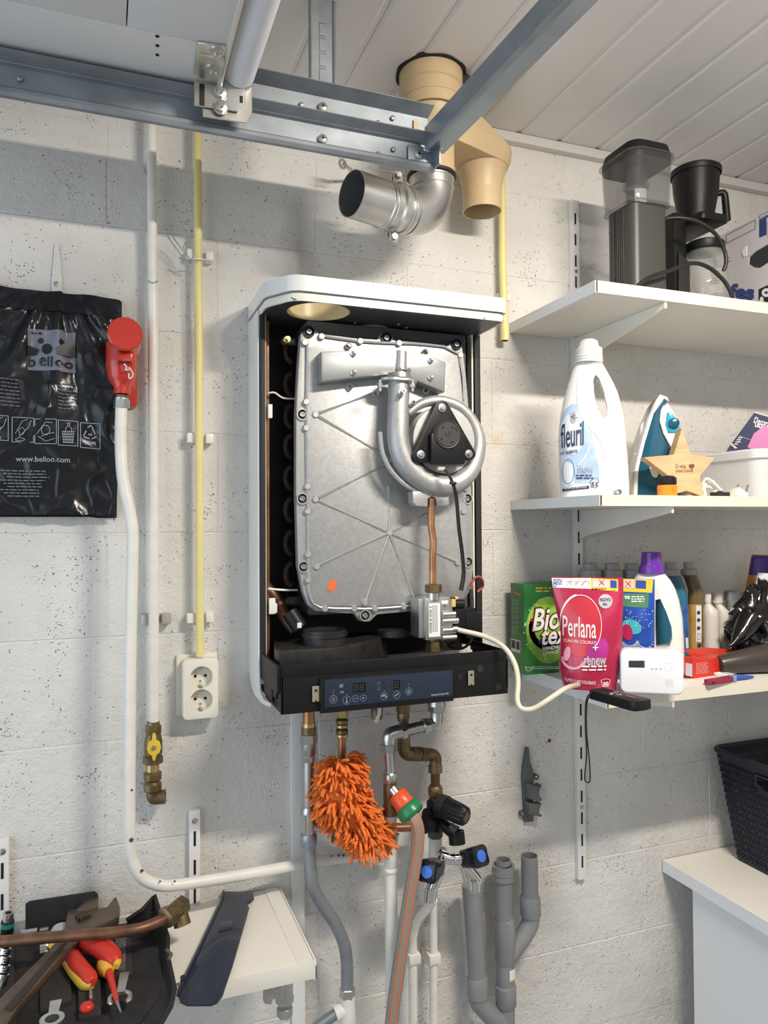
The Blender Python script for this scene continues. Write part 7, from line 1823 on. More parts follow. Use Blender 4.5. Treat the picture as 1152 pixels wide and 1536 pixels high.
yst = ra.y - .012
put('wrist_strap', MB().tube([Vector((W(895, 1038, ra.y).x, ra.y, rz + .012)), W(886, 1040, yst - .004), W(879, 1052, -.318), W(878, 1090, -.318), W(880, 1130, -.318), W(877, 1165, -.318), W(880, 1173, -.318), W(885, 1170, -.318), W(884, 1140, -.318), W(880, 1100, -.318), W(880, 1060, -.318), W(884, 1045, -.318), W(892, 1040, yst)], .0013, 8, smooth=5), m_cord, rm, 'thin black wrist strap hanging down in a loop')
# ---- bottles at the back
def bottle(name, label, px, y, rows, ncap, mc, mb_, group=None, e=2.3, lab=None):
    S = Sil(px, y, rows, Z3, e=e, n=28)
    t = thing(name, label, 'bottle', S.rows[-1][1], group)
    put('cap', S.mesh(0, ncap), mc, t); put('body', S.mesh(ncap - 1), mb_, t, smooth=50)
    return S, t
m_gcap = mat('grey_white_cap', (0.36, 0.35, 0.34), 0.4)
m_gbod = mat('grey_bottle', (0.30, 0.30, 0.30), 0.4)
for i, (px, lb_) in enumerate(((885, 'grey-capped bottle standing first from the left behind the pink pouch'), (918, 'grey-capped bottle standing second from the left behind the pink pouch'), (948, 'grey-capped bottle third from the left, beside the purple cap'))):
    bottle('detergent_bottle', lb_, px, -.070 - .004 * i, [(844.5, px - 9, px + 9, 1), (846, px - 11, px + 11, 1), (854, px - 11, px + 11, 1), (855, px - 16, px + 16, 1), (866, px - 17, px + 17, 1), (867, px - 14, px + 14, .9), (880, px - 20, px + 20, .8), (985, px - 20, px + 20, .8)], 5, m_gcap, m_gbod, 'grey-capped bottles at the back')
m_tealb = mat('deep_teal_bottle', (0.03, 0.16, 0.26), 0.3)
S, t = bottle('detergent_bottle', 'deep teal bottle with grey cap directly right of the purple-capped bottle', 1012, -.095, [(843, 998, 1014, 1), (844, 997, 1015, 1), (853, 997, 1016, 1), (854, 991, 1021, 1), (863, 990, 1021, 1), (865, 992, 1021, .9), (880, 986, 1027, .75), (897, 984, 1032, .7), (960, 984, 1034, .7), (978, 984, 1034, .7)], 5, m_gcap, m_tealb)
q = MB(); area_px(q, [(1022, 905), (1031, 905), (1033, 972), (1022, 972)], S.fn(.001), 3, 3); put('blue_label', q, mat('blue_label_print', (0.05, 0.15, 0.42), 0.4, var=.5, vscale=40), t)
q = MB(); area_px(q, [(1028, 955), (1032, 955), (1033, 971), (1029, 971)], S.fn(.0016), 2, 2); put('code_strip', q, m_paper, t)
m_gold = mat('amber_brown_bottle', (0.16, 0.12, 0.055), 0.22, coat=.3)
S, t = bottle('detergent_bottle', 'amber-brown bottle with grey cap and ochre label between teal and white bottles', 1041, -.095, [(843, 1026, 1040, 1), (844, 1025, 1041, 1), (853, 1025, 1042, 1), (854, 1021, 1046, 1), (862, 1021, 1046, 1), (864, 1024, 1046, .9), (876, 1029, 1051, .8), (886, 1032, 1055, .75), (905, 1032, 1055, .75), (960, 1032, 1056, .75), (978, 1032, 1055, .75)], 5, m_gcap, m_gold)
q = MB(); area_px(q, [(1033, 906), (1055, 906), (1055.5, 973), (1033, 973)], S.fn(.0008), 6, 3); put('ochre_label', q, mat('ochre_label', (0.52, 0.32, 0.10), 0.4, var=.2, vscale=20), t)
q = MB(); area_px(q, [(1044, 907), (1052, 908), (1052, 962), (1044, 961)], S.fn(.0014), 2, 3); put('white_strip', q, m_paper, t)
q = MB()
for py in (918, 929, 941): ell_px(q, 1048, py, 2.6, 3, S.fn(.002), 10, rings=1)
ell_px(q, 1049, 966.5, 3.2, 3.5, S.fn(.002), 12, rings=1); line_px(q, [(1046.5, 949), (1050, 949), (1050, 958), (1046.5, 958)], .5, S.fn(.002), True)
put('print', q, mat('navy_text', (0.035, 0.04, 0.10), 0.5), t)
m_wb2 = mat('cream_white_bottle', (0.72, 0.68, 0.60), 0.35)
bottle('white_bottle', 'small white bottle with narrow white cap, left one of two beside the amber bottle', 1066, -.10, [(891, 1056.5, 1066.5, 1), (892, 1056, 1067, 1), (904, 1056, 1067, 1), (905, 1057, 1066, 1), (908, 1056, 1069, 1), (916, 1053, 1078, 1), (925, 1053, 1079, 1), (976, 1053, 1080, 1)], 3, m_wb2, m_wb2, e=2)
bottle('white_bottle', 'small white bottle with narrow white cap, standing left of the silver-capped bottle', 1083, -.085, [(889, 1067.5, 1083.5, 1), (890, 1067, 1084.5, 1), (904, 1067, 1084.5, 1), (906, 1069, 1083, 1), (909, 1071, 1086, 1), (918, 1073, 1095, 1), (927, 1073, 1096, 1), (976, 1073, 1097, 1)], 3, m_wb2, m_wb2, e=2)
bottle('white_bottle', 'square white bottle with silver-grey cap, partly hidden by the black rubbish bag', 1103, -.09, [(886, 1088, 1108, 1), (887, 1086, 1110, 1), (899, 1086, 1110, 1), (900, 1088, 1114, 1), (910, 1089, 1114, 1), (912, 1092, 1118, .9), (918, 1093, 1120, .9), (976, 1094, 1120, .9)], 5, mat('silver_grey_cap', (0.22, 0.22, 0.22), 0.3, 0.3), m_wb2, e=3)
# ---- purple and orange pouch
S = Sil(1150, -.055, [(832, 1128, 1158, .3), (836, 1126, 1165, .3), (862, 1122, 1170, .4), (900, 1115, 1175, .45), (960, 1112, 1178, .45), (985, 1113, 1178, .45)], Z3, e=2.3, n=32)
po = thing('detergent_pouch', 'purple, orange and red pouch behind the black rubbish bag at the right edge', 'pouch', S.rows[-1][1])
put('bag', S.mesh(), mat('orange_foil', (0.55, 0.20, 0.04), 0.3, coat=.3), po, smooth=50)
q = MB(); area_px(q, [(1128, 833), (1165, 834), (1168, 864), (1123, 862)], S.fn(.0008), 8, 6); put('purple_top', q, mat('deep_purple_foil', (0.07, 0.02, 0.20), 0.3), po)
q = MB(); area_px(q, [(1116, 894), (1132, 890), (1128, 930), (1114, 915)], S.fn(.0008), 5, 5); put('red_patch', q, mat('red_foil', (0.35, 0.03, 0.02), 0.3), po)
q = MB(); line_px(q, [(1123, 863), (1140, 864)], 2.2, S.fn(.0014)); line_px(q, [(1117, 896), (1124, 892), (1132, 888)], 1.6, S.fn(.0014)); put('white_band', q, m_paper, po)
# ---- printed paper strip and black rubbish bag
pv = VF(1140, 930, -.15, 0)
pp = solo('printed_slip', pv.prism([(1137, 859), (1165, 861), (1160, 890), (1140, 905), (1128, 927), (1119, 925), (1130, 895)], 0, .0008), m_paper, 'white printed slip standing behind the black rubbish bag', 'paper')
q = MB()
greek_px(q, 1138, 862, 1152, 880, 8, pv.pfn(.0014), 3); put('print', q, m_print_k, pp) if False else None
q = MB(); rg = random.Random(9)
bo = W(1128, 960, -.19)
m_bb = mat('black_bin_bag', (0.008, 0.008, 0.009), 0.18, bump=0.8, bscale=45, coat=0.4)
def blob(c, rx, ry, rz_, n=36, seed=1, amp=.16):
    from mathutils import noise
    rings = []
    for i in range(1, n // 2):
        t = PI * i / (n // 2); rg_ = []
        for k in range(n):
            a = 2 * PI * k / n; d_ = Vector((math.sin(t) * math.cos(a), math.sin(t) * math.sin(a), -math.cos(t)))
            f = 1 + amp * noise.noise(d_ * 3.1 + Vector((seed, 0, 0))) * 1.6 + amp * .6 * abs(noise.noise(d_ * 7 + Vector((0, seed, 0)))) * 1.6
            rg_.append(Vector((c.x + d_.x * rx * f, c.y + d_.y * ry * f, c.z + d_.z * rz_ * f)))
        rings.append(rg_)
    return MB().loft(rings)
rub = thing('rubbish_bag', 'crumpled shiny black rubbish bag at the right end of the lowest shelf', 'bag', Vector((bo.x + .05, bo.y, Z3)))
bm1 = blob(W(1150, 945, -.17), .080, .055, .085, seed=3, amp=.3)
bm2 = blob(W(1118, 950, -.17), .034, .030, .050, seed=5, amp=.35); bm1.add(bm2.v, bm2.f)
bm3 = blob(W(1148, 905, -.16), .036, .03, .05, seed=8, amp=.3); bm1.add(bm3.v, bm3.f)
put('bag', zfix(bm1, Z3 + .001), m_bb, rub, smooth=70)
put('twisted_corner', MB().tube([W(1093, 969, -.20), W(1100, 965, -.20), W(1112, 950, -.195), W(1125, 930, -.19)], [.001, .006, .020, .03], 12, smooth=3), m_bb, rub, smooth=60)
put('inner_rubbish', zfix(blob(W(1140, 992, -.20), .035, .02, .022, seed=12, amp=.4), Z3 + .001), mat('brownish_inside', (0.10, 0.06, 0.045), 0.5), rub)
# ---- red carton, dark cup, penknife, brush
rA = WZ(1041, 1018, Z3); rB = WZ(1080, 1012, Z3)
rc = thing('red_carton', 'flat opened red carton lying right of the white alarm', 'box', (rA.x + .02, rA.y + .04, Z3))
m_rc = mat('red_carton', (0.62, 0.035, 0.02), 0.4)
x0_ = WZ(1030, 1016, Z3).x
zt_r = W(1041, 987, rA.y).z
put('tray', MB().box(x0_ + .001, rA.x + .001, rA.y, rA.y + .05, Z3, zt_r, .0008), m_rc, rc)
RB = FR((rA.x, rA.y, Z3), (rB - rA), (0, 0, 1))
wR = (rB - rA).length * 1.25
put('side_panel', MB().prism([(0, 0), (wR, 0), (wR, (zt_r - Z3) * .9), (wR * .5, (zt_r - Z3) * .85), (0, zt_r - Z3)], -.03, 0, RB, .0006, 1), m_rc, rc)
q = MB().add([W(1026, 975, -.20), W(1056, 971, -.16), W(1108, 975, -.17), W(1110, 987, -.20), W(1060, 983, -.21), W(1040, 986, -.205)], [(0, 1, 2, 3, 4, 5)]).add([W(1104, 979, -.18), W(1126, 983, -.17), W(1110, 987, -.20)], [(0, 1, 2)])
v0 = list(q.v); q.add([p + Vector((0, 0, -.0012)) for p in v0], [[i for i in f[::-1]] for f in list(q.f)])
put('open_flap', q, m_rc, rc)
fr_ = lambda px, py: W(px, py, rA.y) + Vector((0, -.0008, 0))
q = MB(); greek_px(q, 1044, 993, 1064, 1010, 8, lambda px, py: RB @ Vector(((px - 1041) / 39 * (rB - rA).length, (1016 - py) * mpp(rA), .0008)), 4); put('pale_print', q, mat('pale_red_print', (0.8, 0.35, 0.3), 0.5), rc)
q = MB(); area_px(q, [(1028, 994), (1038, 996), (1038, 1015), (1028, 1013)], fr_, 1, 1); put('barcode_panel', q, mat('grey_blue_panel', (0.5, 0.5, 0.6), 0.5), rc)
cu0 = WZ(1078, 1012, Z3); ca = W(1078, 1000, cu0.y); cb2 = W(1148, 1000, cu0.y - .005)
r0c, r1c = 14 * mpp(ca), 22 * mpp(cb2)
ca = Vector((ca.x, ca.y, Z3 + r0c + .001)); cb2 = Vector((cb2.x, cb2.y - .02, Z3 + r1c + .001))
cup = thing('dark_cup', 'dark brown cup lying on its side with a pale rim', 'cup', Vector(((ca.x + cb2.x) / 2, ca.y, Z3)))
put('wall', MB().tube([ca, ca.lerp(cb2, .04), ca.lerp(cb2, .5), ca.lerp(cb2, .97)], [r0c * .9, r0c, (r0c + r1c) / 2, r1c], 32), mat('dark_brown_cup', (0.055, 0.045, 0.04), 0.32), cup)
put('rim', MB().tube([ca.lerp(cb2, .96), ca.lerp(cb2, .975), ca.lerp(cb2, .99)], [r1c, r1c + .0015, r1c], 32), mat('pale_rim', (0.48, 0.44, 0.40), 0.4), cup)
ka = WZ(1060, 1024, Z3 + .005); kb_ = WZ(1100, 1018, Z3 + .005)
kn = thing('gas_lighter', 'small dark red and blue lighter lying at the front of the lowest shelf', 'lighter', Vector((ka.x, ka.y, Z3)))
kd = (kb_ - ka).normalized(); Mk = FR(Vector((ka.x, ka.y, Z3)), kd, Vector((0, 0, 1)).cross(kd)); kl = (kb_ - ka).length
put('body', MB().prism(rrect(kl * .95, .016, .006, 4, kl * .45, 0), .0005, .011, Mk, .002), mat('maroon_plastic', (0.28, 0.02, 0.05), 0.3), kn)
put('end_hole', MB().lathe([(.002, 0), (.002, .0008)], FRONT(Mk @ Vector((kl * .12, -.0085, .005))), 10), m_dark, kn)
put('collar', MB().prism(rrect(.010, .017, .003, 3, kl * .96, 0), .0003, .0125, Mk, .001), mat('pale_blue_plastic', (0.22, 0.33, 0.62), 0.3), kn)
put('blue_end', MB().tube([Mk @ Vector((kl, 0, .006)), Mk @ Vector((kl * 1.35, -.004, .006)), Mk @ Vector((kl * 1.7, -.004, .004))], [.006, .005, .0025], 10), mat('blue_plastic', (0.03, 0.10, 0.45), 0.3), kn)
br_ = WZ(1085, 1013, Z3)
q = MB(); rg = random.Random(4)
for k in range(24):
    a = Vector((br_.x - .02 + rg.uniform(-.004, .004), br_.y + rg.uniform(-.006, .006), Z3 + rg.uniform(.001, .006))); q.tube([a, a + Vector((.042, -.002 + rg.uniform(-.002, .002), rg.uniform(-.0005, .002)))], .0008, 5)
bs = thing('white_brush', 'small white bristle brush lying behind the lighter', 'brush', Vector((br_.x, br_.y, Z3)))
put('bristles', q, m_print_w, bs, kind='stuff')
put('ferrule', MB().tube([Vector((br_.x + .020, br_.y - .002, Z3 + .0045)), Vector((br_.x + .032, br_.y - .002, Z3 + .0045))], .0042, 10), m_zinc, bs)
# ---- black basket on the cabinet
Bc = WZ(1107, 1290, czt)
m_bk = mat('blue_black_basket', (0.014, 0.016, 0.026), 0.42)
rc0 = WX(1077, 1124, Bc.x - .034)
zr = rc0.z; print('basket', Bc, rc0)
bas = thing('storage_basket', 'large blue-black woven plastic basket on the white cabinet', 'basket', Vector((Bc.x + .1, Bc.y - .13, czt)))
bW, bD = .26, .34; hb = zr - czt
def bcorner(u, o=0):  # plan corners at height fraction u
    f = .034 * u
    return (Bc.x - f - o, Bc.y + f * .9 + o, Bc.x + bW + f + o, Bc.y - bD - f - o)
def face_left(u, v):
    x0, y0, x1, y1 = bcorner(v); return Vector((x0, y0 + (y1 - y0) * u, czt + .002 + hb * v))
def face_back(u, v):
    x0, y0, x1, y1 = bcorner(v); return Vector((x0 + (x1 - x0) * u, y0, czt + .002 + hb * v))
def face_right(u, v):
    x0, y0, x1, y1 = bcorner(v); return Vector((x1, y0 + (y1 - y0) * u, czt + .002 + hb * v))
def face_front(u, v):
    x0, y0, x1, y1 = bcorner(v); return Vector((x0 + (x1 - x0) * u, y1, czt + .002 + hb * v))
def perforated(fn, nu, nv, hu, hv, skip=None):
    q = MB()
    for j in range(nv):
        for i in range(nu):
            u0, u1 = i / nu, (i + 1) / nu; v0, v1 = j / nv, (j + 1) / nv
            if skip and skip((u0 + u1) / 2, (v0 + v1) / 2): continue
            sh = .25 * (u1 - u0)
            a = [fn(u0, v0), fn(u1, v0), fn(u1, v1), fn(u0, v1)]
            um, vm = (u0 + u1) / 2, (v0 + v1) / 2; du, dv_ = (u1 - u0) * hu / 2, (v1 - v0) * hv / 2
            b_ = [fn(um - du - sh, vm - dv_), fn(um + du - sh, vm - dv_), fn(um + du + sh * .6, vm + dv_), fn(um - du + sh * .6, vm + dv_)]
            q.add(a + b_, [(0, 1, 5, 4), (1, 2, 6, 5), (2, 3, 7, 6), (3, 0, 4, 7)])
    return q
hs = lambda u, v: .28 < u < .72 and .74 < v < .90
for nm, fn_, nu, sk in (('woven_side', face_left, 34, hs), ('woven_side', face_back, 28, None), ('woven_side', face_right, 34, hs), ('woven_side', face_front, 28, None)):
    q = perforated(fn_, nu, 16, .26, .30, sk)
    put(nm, q, m_bk, bas, smooth=0)
q = MB()
for j in range(1, 16):
    pts = []
    for k in range(0, 69):
        u = k / 68; p = face_left(u, (j + .35 * (1 if k % 2 else -1) * .8) / 16); pts.append(p + Vector((-.0012, 0, 0)))
        if hs(u, j / 16): 
            pts.pop()
            if len(pts) > 1: q.tube(pts, .0014, 4)
            pts = []
    if len(pts) > 1: q.tube(pts, .0014, 4)
put('weave_relief', q, m_bk, bas, kind='stuff')
put('bottom', MB().box(Bc.x, Bc.x + bW, Bc.y - bD, Bc.y, czt + .0005, czt + .006), m_bk, bas)
x0, y0, x1, y1 = bcorner(1, .008)
rim = [Vector((p[0], p[1], zr)) for p in rrect(x1 - x0, y0 - y1, .03, 8, (x0 + x1) / 2, (y0 + y1) / 2)]
put('rim', MB().tube(rim + [rim[0]], .0065, 10), m_bk, bas)
x0, y0, x1, y1 = bcorner(1, -.001)
put('rim_band', MB().loft([[Vector((p[0], p[1], z)) for p in rrect(x1 - x0 + o * 2, y0 - y1 + o * 2, .028, 8, (x0 + x1) / 2, (y0 + y1) / 2)] for z, o in ((zr - .022, .001), (zr, .006), (zr, -.001), (zr - .022, -.001), (zr - .022, .001))], False), m_bk, bas)
hl = [face_left(a, b) + Vector((-.002, 0, 0)) for a, b in ((.29, .89), (.71, .89), (.72, .80), (.66, .75), (.34, .75), (.28, .80), (.29, .89))]
put('handle_frame', MB().tube(hl, .004, 8), m_bk, bas)

# ================================================================ TOOLS ON THE LEFT METAL SHELF
def flat(pts, z0_, z1_, bev=0.0, mb=None, zp=None):
    zp = zp if zp is not None else z1_
    P = [WZ(a, b, zp) for a, b in pts]
    return (mb or MB()).prism([(p.x, p.y) for p in P], z0_, z1_, None, bev)
ZS = ZB + .0012
m_fab = mat('black_tool_fabric', (0.022, 0.021, 0.022), 0.8, var=0.3, vscale=40, bump=0.4, bscale=500)
tbg = thing('tool_bag', 'open black fabric tool bag at the left on the white metal shelf', 'tool bag', Vector((-.1, -.2, ZS)))
basep = [(-80, 1440), (40, 1402), (150, 1390), (200, 1382), (236, 1408), (244, 1450), (240, 1492), (205, 1540), (160, 1600), (-80, 1640)]
put('base', flat(basep, ZS, ZS + .010, .003), m_fab, tbg, smooth=30)
bv = VF(90, 1400, -.045, 0)
put('back_panel', zfix(bv.prism([(38, 1357), (44, 1353), (142, 1338), (147, 1342), (148, 1404), (38, 1418)], -.006, .0, .002), ZS + .001), m_fab, tbg)
# right flap rising outward
inner = [(192, 1392), (212, 1392), (228, 1402), (238, 1425), (243, 1455), (240, 1490), (215, 1536), (180, 1590)]
outer = [(190, 1378), (214, 1362), (232, 1342), (252, 1404), (251, 1428), (262, 1480), (256, 1508), (226, 1560)]
zo = [.035, .05, .062, .030, .028, .022, .018, .01]
rg1 = [WZ(a, b, ZS + .008) for a, b in inner]; rg2 = [WZ(a, b, ZS + z) for (a, b), z in zip(outer, zo)]
q = MB(); ns = 6
def flap(u, v):
    k = u * (len(rg1) - 1); i = min(int(k), len(rg1) - 2); t = k - i
    a = rg1[i].lerp(rg1[i + 1], t); b_ = rg2[i].lerp(rg2[i + 1], t); p = a.lerp(b_, v); p.z -= .006 * math.sin(PI * v); return p
q.sheet(flap, 42, 6); q.sheet(lambda u, v: flap(u, v) + Vector((.002, 0, -.005)), 42, 6)
put('side_flap', q, m_fab, tbg, smooth=60)
put('flap_edge_binding', MB().tube([flap(k / 42, 1.0) + Vector((0, 0, -.0025)) for k in range(43)], .0038, 8), m_fab, tbg)
for (pts, z_) in (([(60, 1440), (105, 1432), (108, 1500), (60, 1515)], .006), ([(116, 1440), (150, 1440), (152, 1520), (118, 1525)], .008), ([(160, 1410), (196, 1405), (200, 1460), (165, 1465)], .006), ([(-40, 1430), (20, 1420), (25, 1540), (-40, 1560)], .005)):
    put('inner_pocket', flat(pts, ZS + .009, ZS + .010 + z_, .002), mat('dark_brown_pocket', (0.035, 0.03, 0.028), 0.85, var=.2), tbg)
put('elastic_loop', MB().tube([WZ(250, 1425, ZS + .03), WZ(257, 1432, ZS + .03), WZ(253, 1440, ZS + .028)], .003, 8), mat('frayed_strap', (0.12, 0.11, 0.10), 0.9), tbg)
put('mesh_strap', flat([(172, 1405), (190, 1404), (188, 1455), (176, 1455)], ZS + .014, ZS + .019, .001), mat('mesh_grey', (0.10, 0.10, 0.10), 0.8, var=.7, vscale=350), tbg)
# adjustable wrench
m_old = mat('old_brown_steel', (0.15, 0.115, 0.085), 0.42, 0.7, var=0.25, vscale=30, bump=0.2, bscale=120)
ZW = ZS + .050
aw_ = thing('adjustable_wrench', 'large rusty brown adjustable wrench lying diagonally across the tool bag', 'wrench', WZ(60, 1450, ZS))
put('handle', flat([(-22, 1535), (-4, 1500), (88, 1408), (100, 1396), (122, 1396), (118, 1412), (102, 1424), (28, 1508), (5, 1545), (-20, 1560)], ZW - .014, ZW, .004), m_old, aw_)
put('handle_channel', flat([(6, 1512), (90, 1418), (100, 1412), (94, 1424), (18, 1516)], ZW - .001, ZW + .0012, .0005), mat('old_steel_dark', (0.06, 0.045, 0.035), 0.6, .5), aw_)
put('head', flat([(96, 1400), (101, 1364), (122, 1362), (160, 1360), (174, 1342), (180, 1358), (178, 1374), (168, 1380), (140, 1392), (124, 1402)], ZW - .016, ZW + .004, .004), m_old, aw_)
put('movable_jaw', flat([(114, 1364), (128, 1350), (148, 1341), (147, 1358), (134, 1364)], ZW - .012, ZW + .008, .003), m_old, aw_)
put('worm_screw', MB().tube([WZ(116, 1380, ZW + .004), WZ(134, 1372, ZW + .004)], .008, 12), mat('old_steel_dark', (0.06, 0.045, 0.035), 0.6, .5), aw_)
q = MB()
for k in range(5):
    a = WZ(117 + k * 4, 1379.5 - k * 1.8, ZW + .005); q.cbox(a, (.002, .016, .012), .0005)
put('worm_thread', q, m_old, aw_)
# loose copper pipe with brass elbow
ZC = ZS + .066
lc = thing('copper_pipe', 'loose copper pipe with a brass elbow lying across the tool bag', 'pipe', WZ(150, 1400, ZS))
put('tube', MB().tube([WZ(-60, 1417, ZC), WZ(20, 1411, ZC), WZ(100, 1404, ZC), WZ(170, 1399, ZC), WZ(210, 1393, ZC), WZ(232, 1385, ZC), WZ(252, 1376, ZC)], .0088, 16, smooth=4), m_copperd, lc)
e_ = [WZ(246, 1379, ZC), WZ(258, 1371, ZC), WZ(268, 1362, ZC), WZ(275, 1356, ZC)]
put('compression_nut', MB().hexa(e_[0], e_[1], .018), m_brass, lc)
put('elbow_body', MB().tube([e_[1], e_[1].lerp(e_[2], .6), e_[2]], [.0125, .014, .013], 16).tube([e_[2] + Vector((0, .004, 0)), e_[2] + Vector((.006, -.006, -.028))], [.0125, .0145], 14), m_brass, lc)
put('end_nut', MB().hexa(e_[1].lerp(e_[2], .7), e_[3], .0165), m_brass, lc)
# pliers
m_rh = mat('red_grip', (0.62, 0.04, 0.025), 0.35); m_yh = mat('yellow_grip', (0.80, 0.48, 0.06), 0.35)
ZL = ZS + .030
pl_ = thing('pliers', 'pliers with red and yellow insulated handles under the copper pipe', 'pliers', WZ(130, 1440, ZS))
put('grip', MB().tube([WZ(104, 1416, ZL + .008), WZ(108, 1434, ZL), WZ(118, 1450, ZL), WZ(134, 1468, ZL), WZ(139, 1474, ZL)], [.011, .0125, .0135, .0125, .006], 14, smooth=4), m_rh, pl_, 'left red handle grip')
put('grip_underside', MB().tube([WZ(98, 1438, ZL - .004), WZ(110, 1456, ZL - .005), WZ(127, 1474, ZL - .005), WZ(138, 1478, ZL - .004)], [.007, .009, .0105, .006], 12, smooth=4), m_yh, pl_, 'yellow underside of the left grip')
put('grip', MB().tube([WZ(120, 1412, ZL + .012), WZ(140, 1416, ZL + .012), WZ(158, 1426, ZL + .010), WZ(170, 1438, ZL + .008), WZ(174, 1446, ZL + .006)], [.010, .0145, .0165, .0145, .008], 14, smooth=4), m_rh, pl_, 'right red handle grip')
put('grip_tip', MB().tube([WZ(170, 1428, ZL + .010), WZ(176, 1440, ZL + .008), WZ(174, 1450, ZL + .006)], [.005, .007, .005], 12, smooth=3), m_yh, pl_, 'yellow tip of the right grip')
put('grip_tip', MB().tube([WZ(76, 1421, ZL), WZ(84, 1414, ZL + .006)], [.008, .007], 12), m_yh, pl_, 'yellow grip end left of the wrench handle')
put('joint', MB().tube([WZ(98, 1400, ZL), WZ(110, 1412, ZL + .006)], [.010, .012], 12), m_galvd, pl_)
sd_ = thing('screwdriver', 'slim red insulated screwdriver with a yellow collar pointing down', 'screwdriver', WZ(170, 1470, ZS))
put('handle', MB().tube([WZ(154, 1438, ZL - .008), WZ(158, 1448, ZL - .006)], [.011, .012], 14), m_rh, sd_)
put('collar', MB().tube([WZ(158, 1447, ZL - .004), WZ(160, 1454, ZL - .002), WZ(163, 1459, ZL)], [.0135, .0125, .008], 14, smooth=2), m_yh, sd_)
put('blade_sleeve', MB().tube([WZ(163, 1457, ZL), WZ(169, 1478, ZL), WZ(175, 1502, ZL)], [.0062, .0048, .0036], 12), m_rh, sd_)
put('tip', MB().tube([WZ(175, 1501, ZL), WZ(181, 1518, ZL)], [.0024, .0014], 8), m_galvd, sd_)
def ringspanner(name, label, px0, py0, px1, py1, r, wd, z_, open_=False):
    t = thing(name, label, 'spanner', WZ(px1, py1, ZS))
    a, c = WZ(px0, py0, z_), WZ(px1, py1, z_); d_ = (c - a).normalized()
    sd2 = Vector((-d_.y, d_.x, 0))
    q = MB().add([a - sd2 * wd, a + sd2 * wd, c + sd2 * wd * .8 - d_ * r * .7, c - sd2 * wd * .8 - d_ * r * .7] + [p + Vector((0, 0, .004)) for p in (a - sd2 * wd, a + sd2 * wd, c + sd2 * wd * .8 - d_ * r * .7, c - sd2 * wd * .8 - d_ * r * .7)], [(0, 1, 2, 3), (4, 5, 6, 7), (0, 1, 5, 4), (1, 2, 6, 5), (2, 3, 7, 6), (3, 0, 4, 7)])
    put('shank', q, m_nickel, t)
    if open_:
        pts = [c + Vector((math.cos(k), math.sin(k), 0)) * r for k in [math.atan2(d_.y, d_.x) + math.radians(a_) for a_ in range(40, 321, 20)]]
        put('jaw', MB().tube(pts, [.0022] + [.0042] * (len(pts) - 2) + [.0022], 8), m_nickel, t)
    else: put('ring', MB().hollow([c - Vector((0, 0, .003)), c + Vector((0, 0, .006))], r, r * .42, 24), m_nickel, t)
    return t
ringspanner('spanner', 'open-ended spanner standing out of a pocket right of the screwdriver', 187, 1462, 180, 1498, .0145, .007, ZS + .028, True)
t = ringspanner('spanner', 'chrome ring spanner at the bottom edge in the tool bag', 84, 1504, 78, 1534, .0165, .008, ZS + .030)
kr = thing('key', 'small steel key with a round red head in the tool bag', 'key', WZ(132, 1505, ZS))
put('blade', MB().tube([WZ(136, 1480, ZS + .028), WZ(137, 1500, ZS + .026)], [.0016, .0032], 8), m_nickel, kr)
put('head', MB().ball(WZ(130, 1511, ZS + .022), .0105, 1, 1, .7, 16), m_rh, kr)
# round bit holder and sockets at the left edge
bh = thing('bit_driver', 'teal and black bit holder upright at the left edge of the tool bag', 'tool', WZ(11, 1398, ZS))
q0 = W(10, 1400, -.06)
put('grip', MB().tube([q0, q0 + Vector((.002, -.002, .022))], [.0105, .0105], 16), m_black, bh)
put('band', MB().tube([q0 + Vector((.001, -.001, .012)), q0 + Vector((.0015, -.0015, .020))], .0110, 16), mat('teal_band', (0.02, 0.22, 0.20), 0.3), bh)
put('steel_end', MB().hollow([q0 + Vector((.002, -.002, .022)), q0 + Vector((.003, -.003, .036))], .0085, .003, 14), m_nickel, bh)
for i, (px, py) in enumerate(((5, 1425), (4, 1438), (3, 1450), (2, 1464), (0, 1478))):
    c = WZ(px, py, ZS + .030)
    t = thing('socket_bit', ('topmost', 'second from the top', 'middle one', 'fourth from the top', 'lowest')[i] + ' of five chrome sockets at the tool bag left edge', 'socket bit', Vector((c.x, c.y, ZS)), 'chrome sockets in a row in the tool bag')
    put('barrel', MB().hollow([c, c + Vector((.004, .004, .014))], .0088, .003, 18), m_chrome, t)
    put('neck', MB().tube([c + Vector((-.004, -.004, -.014)), c], .0062, 14), m_nickel, t)
wd_ = thing('round_cap', 'pale blue-white round cap between the wrench head and copper pipe', 'cap', WZ(92, 1396, ZS))
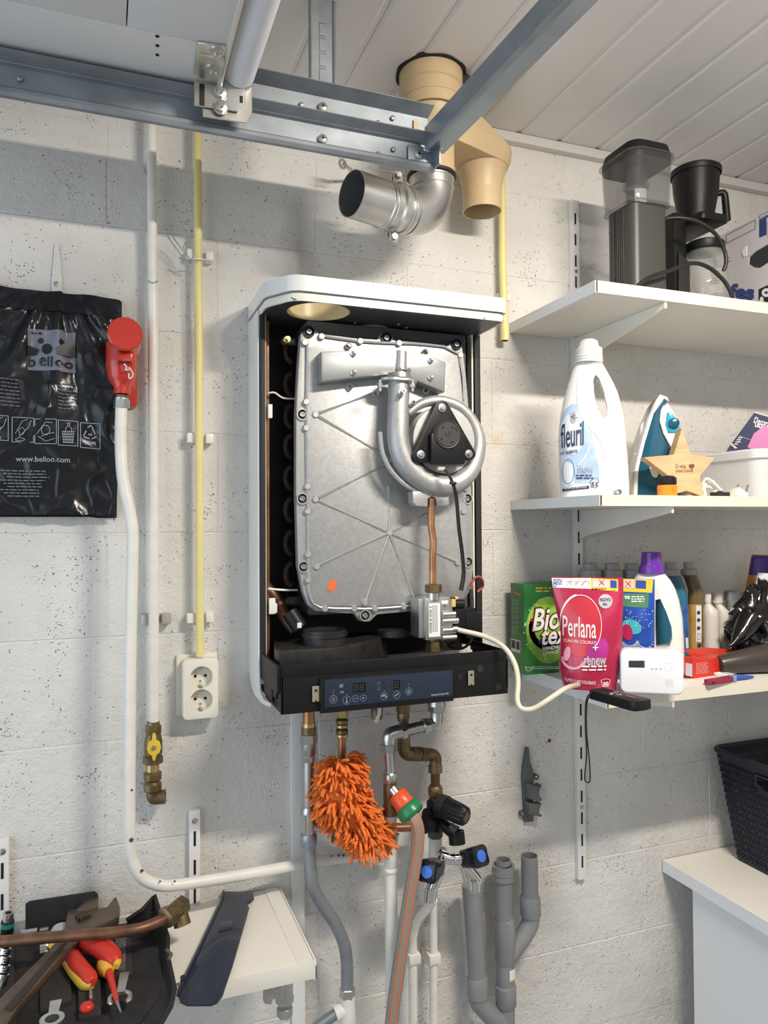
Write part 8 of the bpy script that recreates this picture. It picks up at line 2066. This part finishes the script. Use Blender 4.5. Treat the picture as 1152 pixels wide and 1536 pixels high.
put('disc', MB().lathe([(.016, 0), (.0165, .006), (.013, .010), (.0001, .010)], Matrix.Translation(WZ(92, 1398, ZS + .034)), 24, False), mat('pale_blue_cap', (0.42, 0.46, 0.50), 0.4), wd_)
put('lip', MB().lathe([(.0175, 0), (.0175, .003)], Matrix.Translation(WZ(92, 1398, ZS + .033)), 24), m_paper, wd_)
hx = thing('bit_set', 'short steel bit pieces lying left of the copper pipe middle', 'bits', WZ(60, 1420, ZS))
for k in range(3): put('bit', MB().hexa(WZ(60, 1420 + k * 4.5, ZS + .025), WZ(72, 1418 + k * 4.5, ZS + .025), .0036), m_nickel, hx)
rt = thing('ratchet', 'chrome ratchet shank behind the copper pipe at the left', 'ratchet', WZ(50, 1400, ZS))
put('shank', MB().tube([WZ(32, 1400, ZS + .04), WZ(56, 1396, ZS + .04)], .005, 12), m_nickel, rt)
put('square_drive', MB().cbox(WZ(66, 1396, ZS + .04), (.014, .010, .008), .001), m_nickel, rt)
# dark plastic cover
m_cov = mat('dark_blue_translucent', (0.022, 0.028, 0.050), 0.22, coat=0.3, alpha=0.93)
cv = thing('plastic_cover', 'dark blue-black plastic cover strip lying on the left metal shelf', 'cover', WZ(320, 1430, ZS))
cov = [(336, 1331), (346, 1337), (362, 1337), (379, 1335), (381, 1347), (375, 1351), (369, 1354), (374, 1361), (367, 1386), (350, 1445), (334, 1492), (326, 1502), (316, 1506), (280, 1506), (270, 1501), (267, 1493), (275, 1472), (300, 1420), (325, 1366), (333, 1348)]
put('strip', flat(cov, ZS + .0035, ZS + .0075, .001), m_cov, cv)
put('turned_edge', MB().tube([WZ(a, b, ZS + .0085) for a, b in ((267, 1493), (275, 1472), (300, 1420), (325, 1366), (333, 1348), (336, 1331))], .0026, 8, smooth=2), m_cov, cv)
put('moulded_step', flat([(330, 1382), (350, 1380), (348, 1392), (327, 1397)], ZS + .007, ZS + .0095, .001), m_cov, cv)
put('small_peg', MB().cyl(WZ(274, 1472, ZS + .004), WZ(274, 1466, ZS + .014), .004, 10), m_cov, cv)
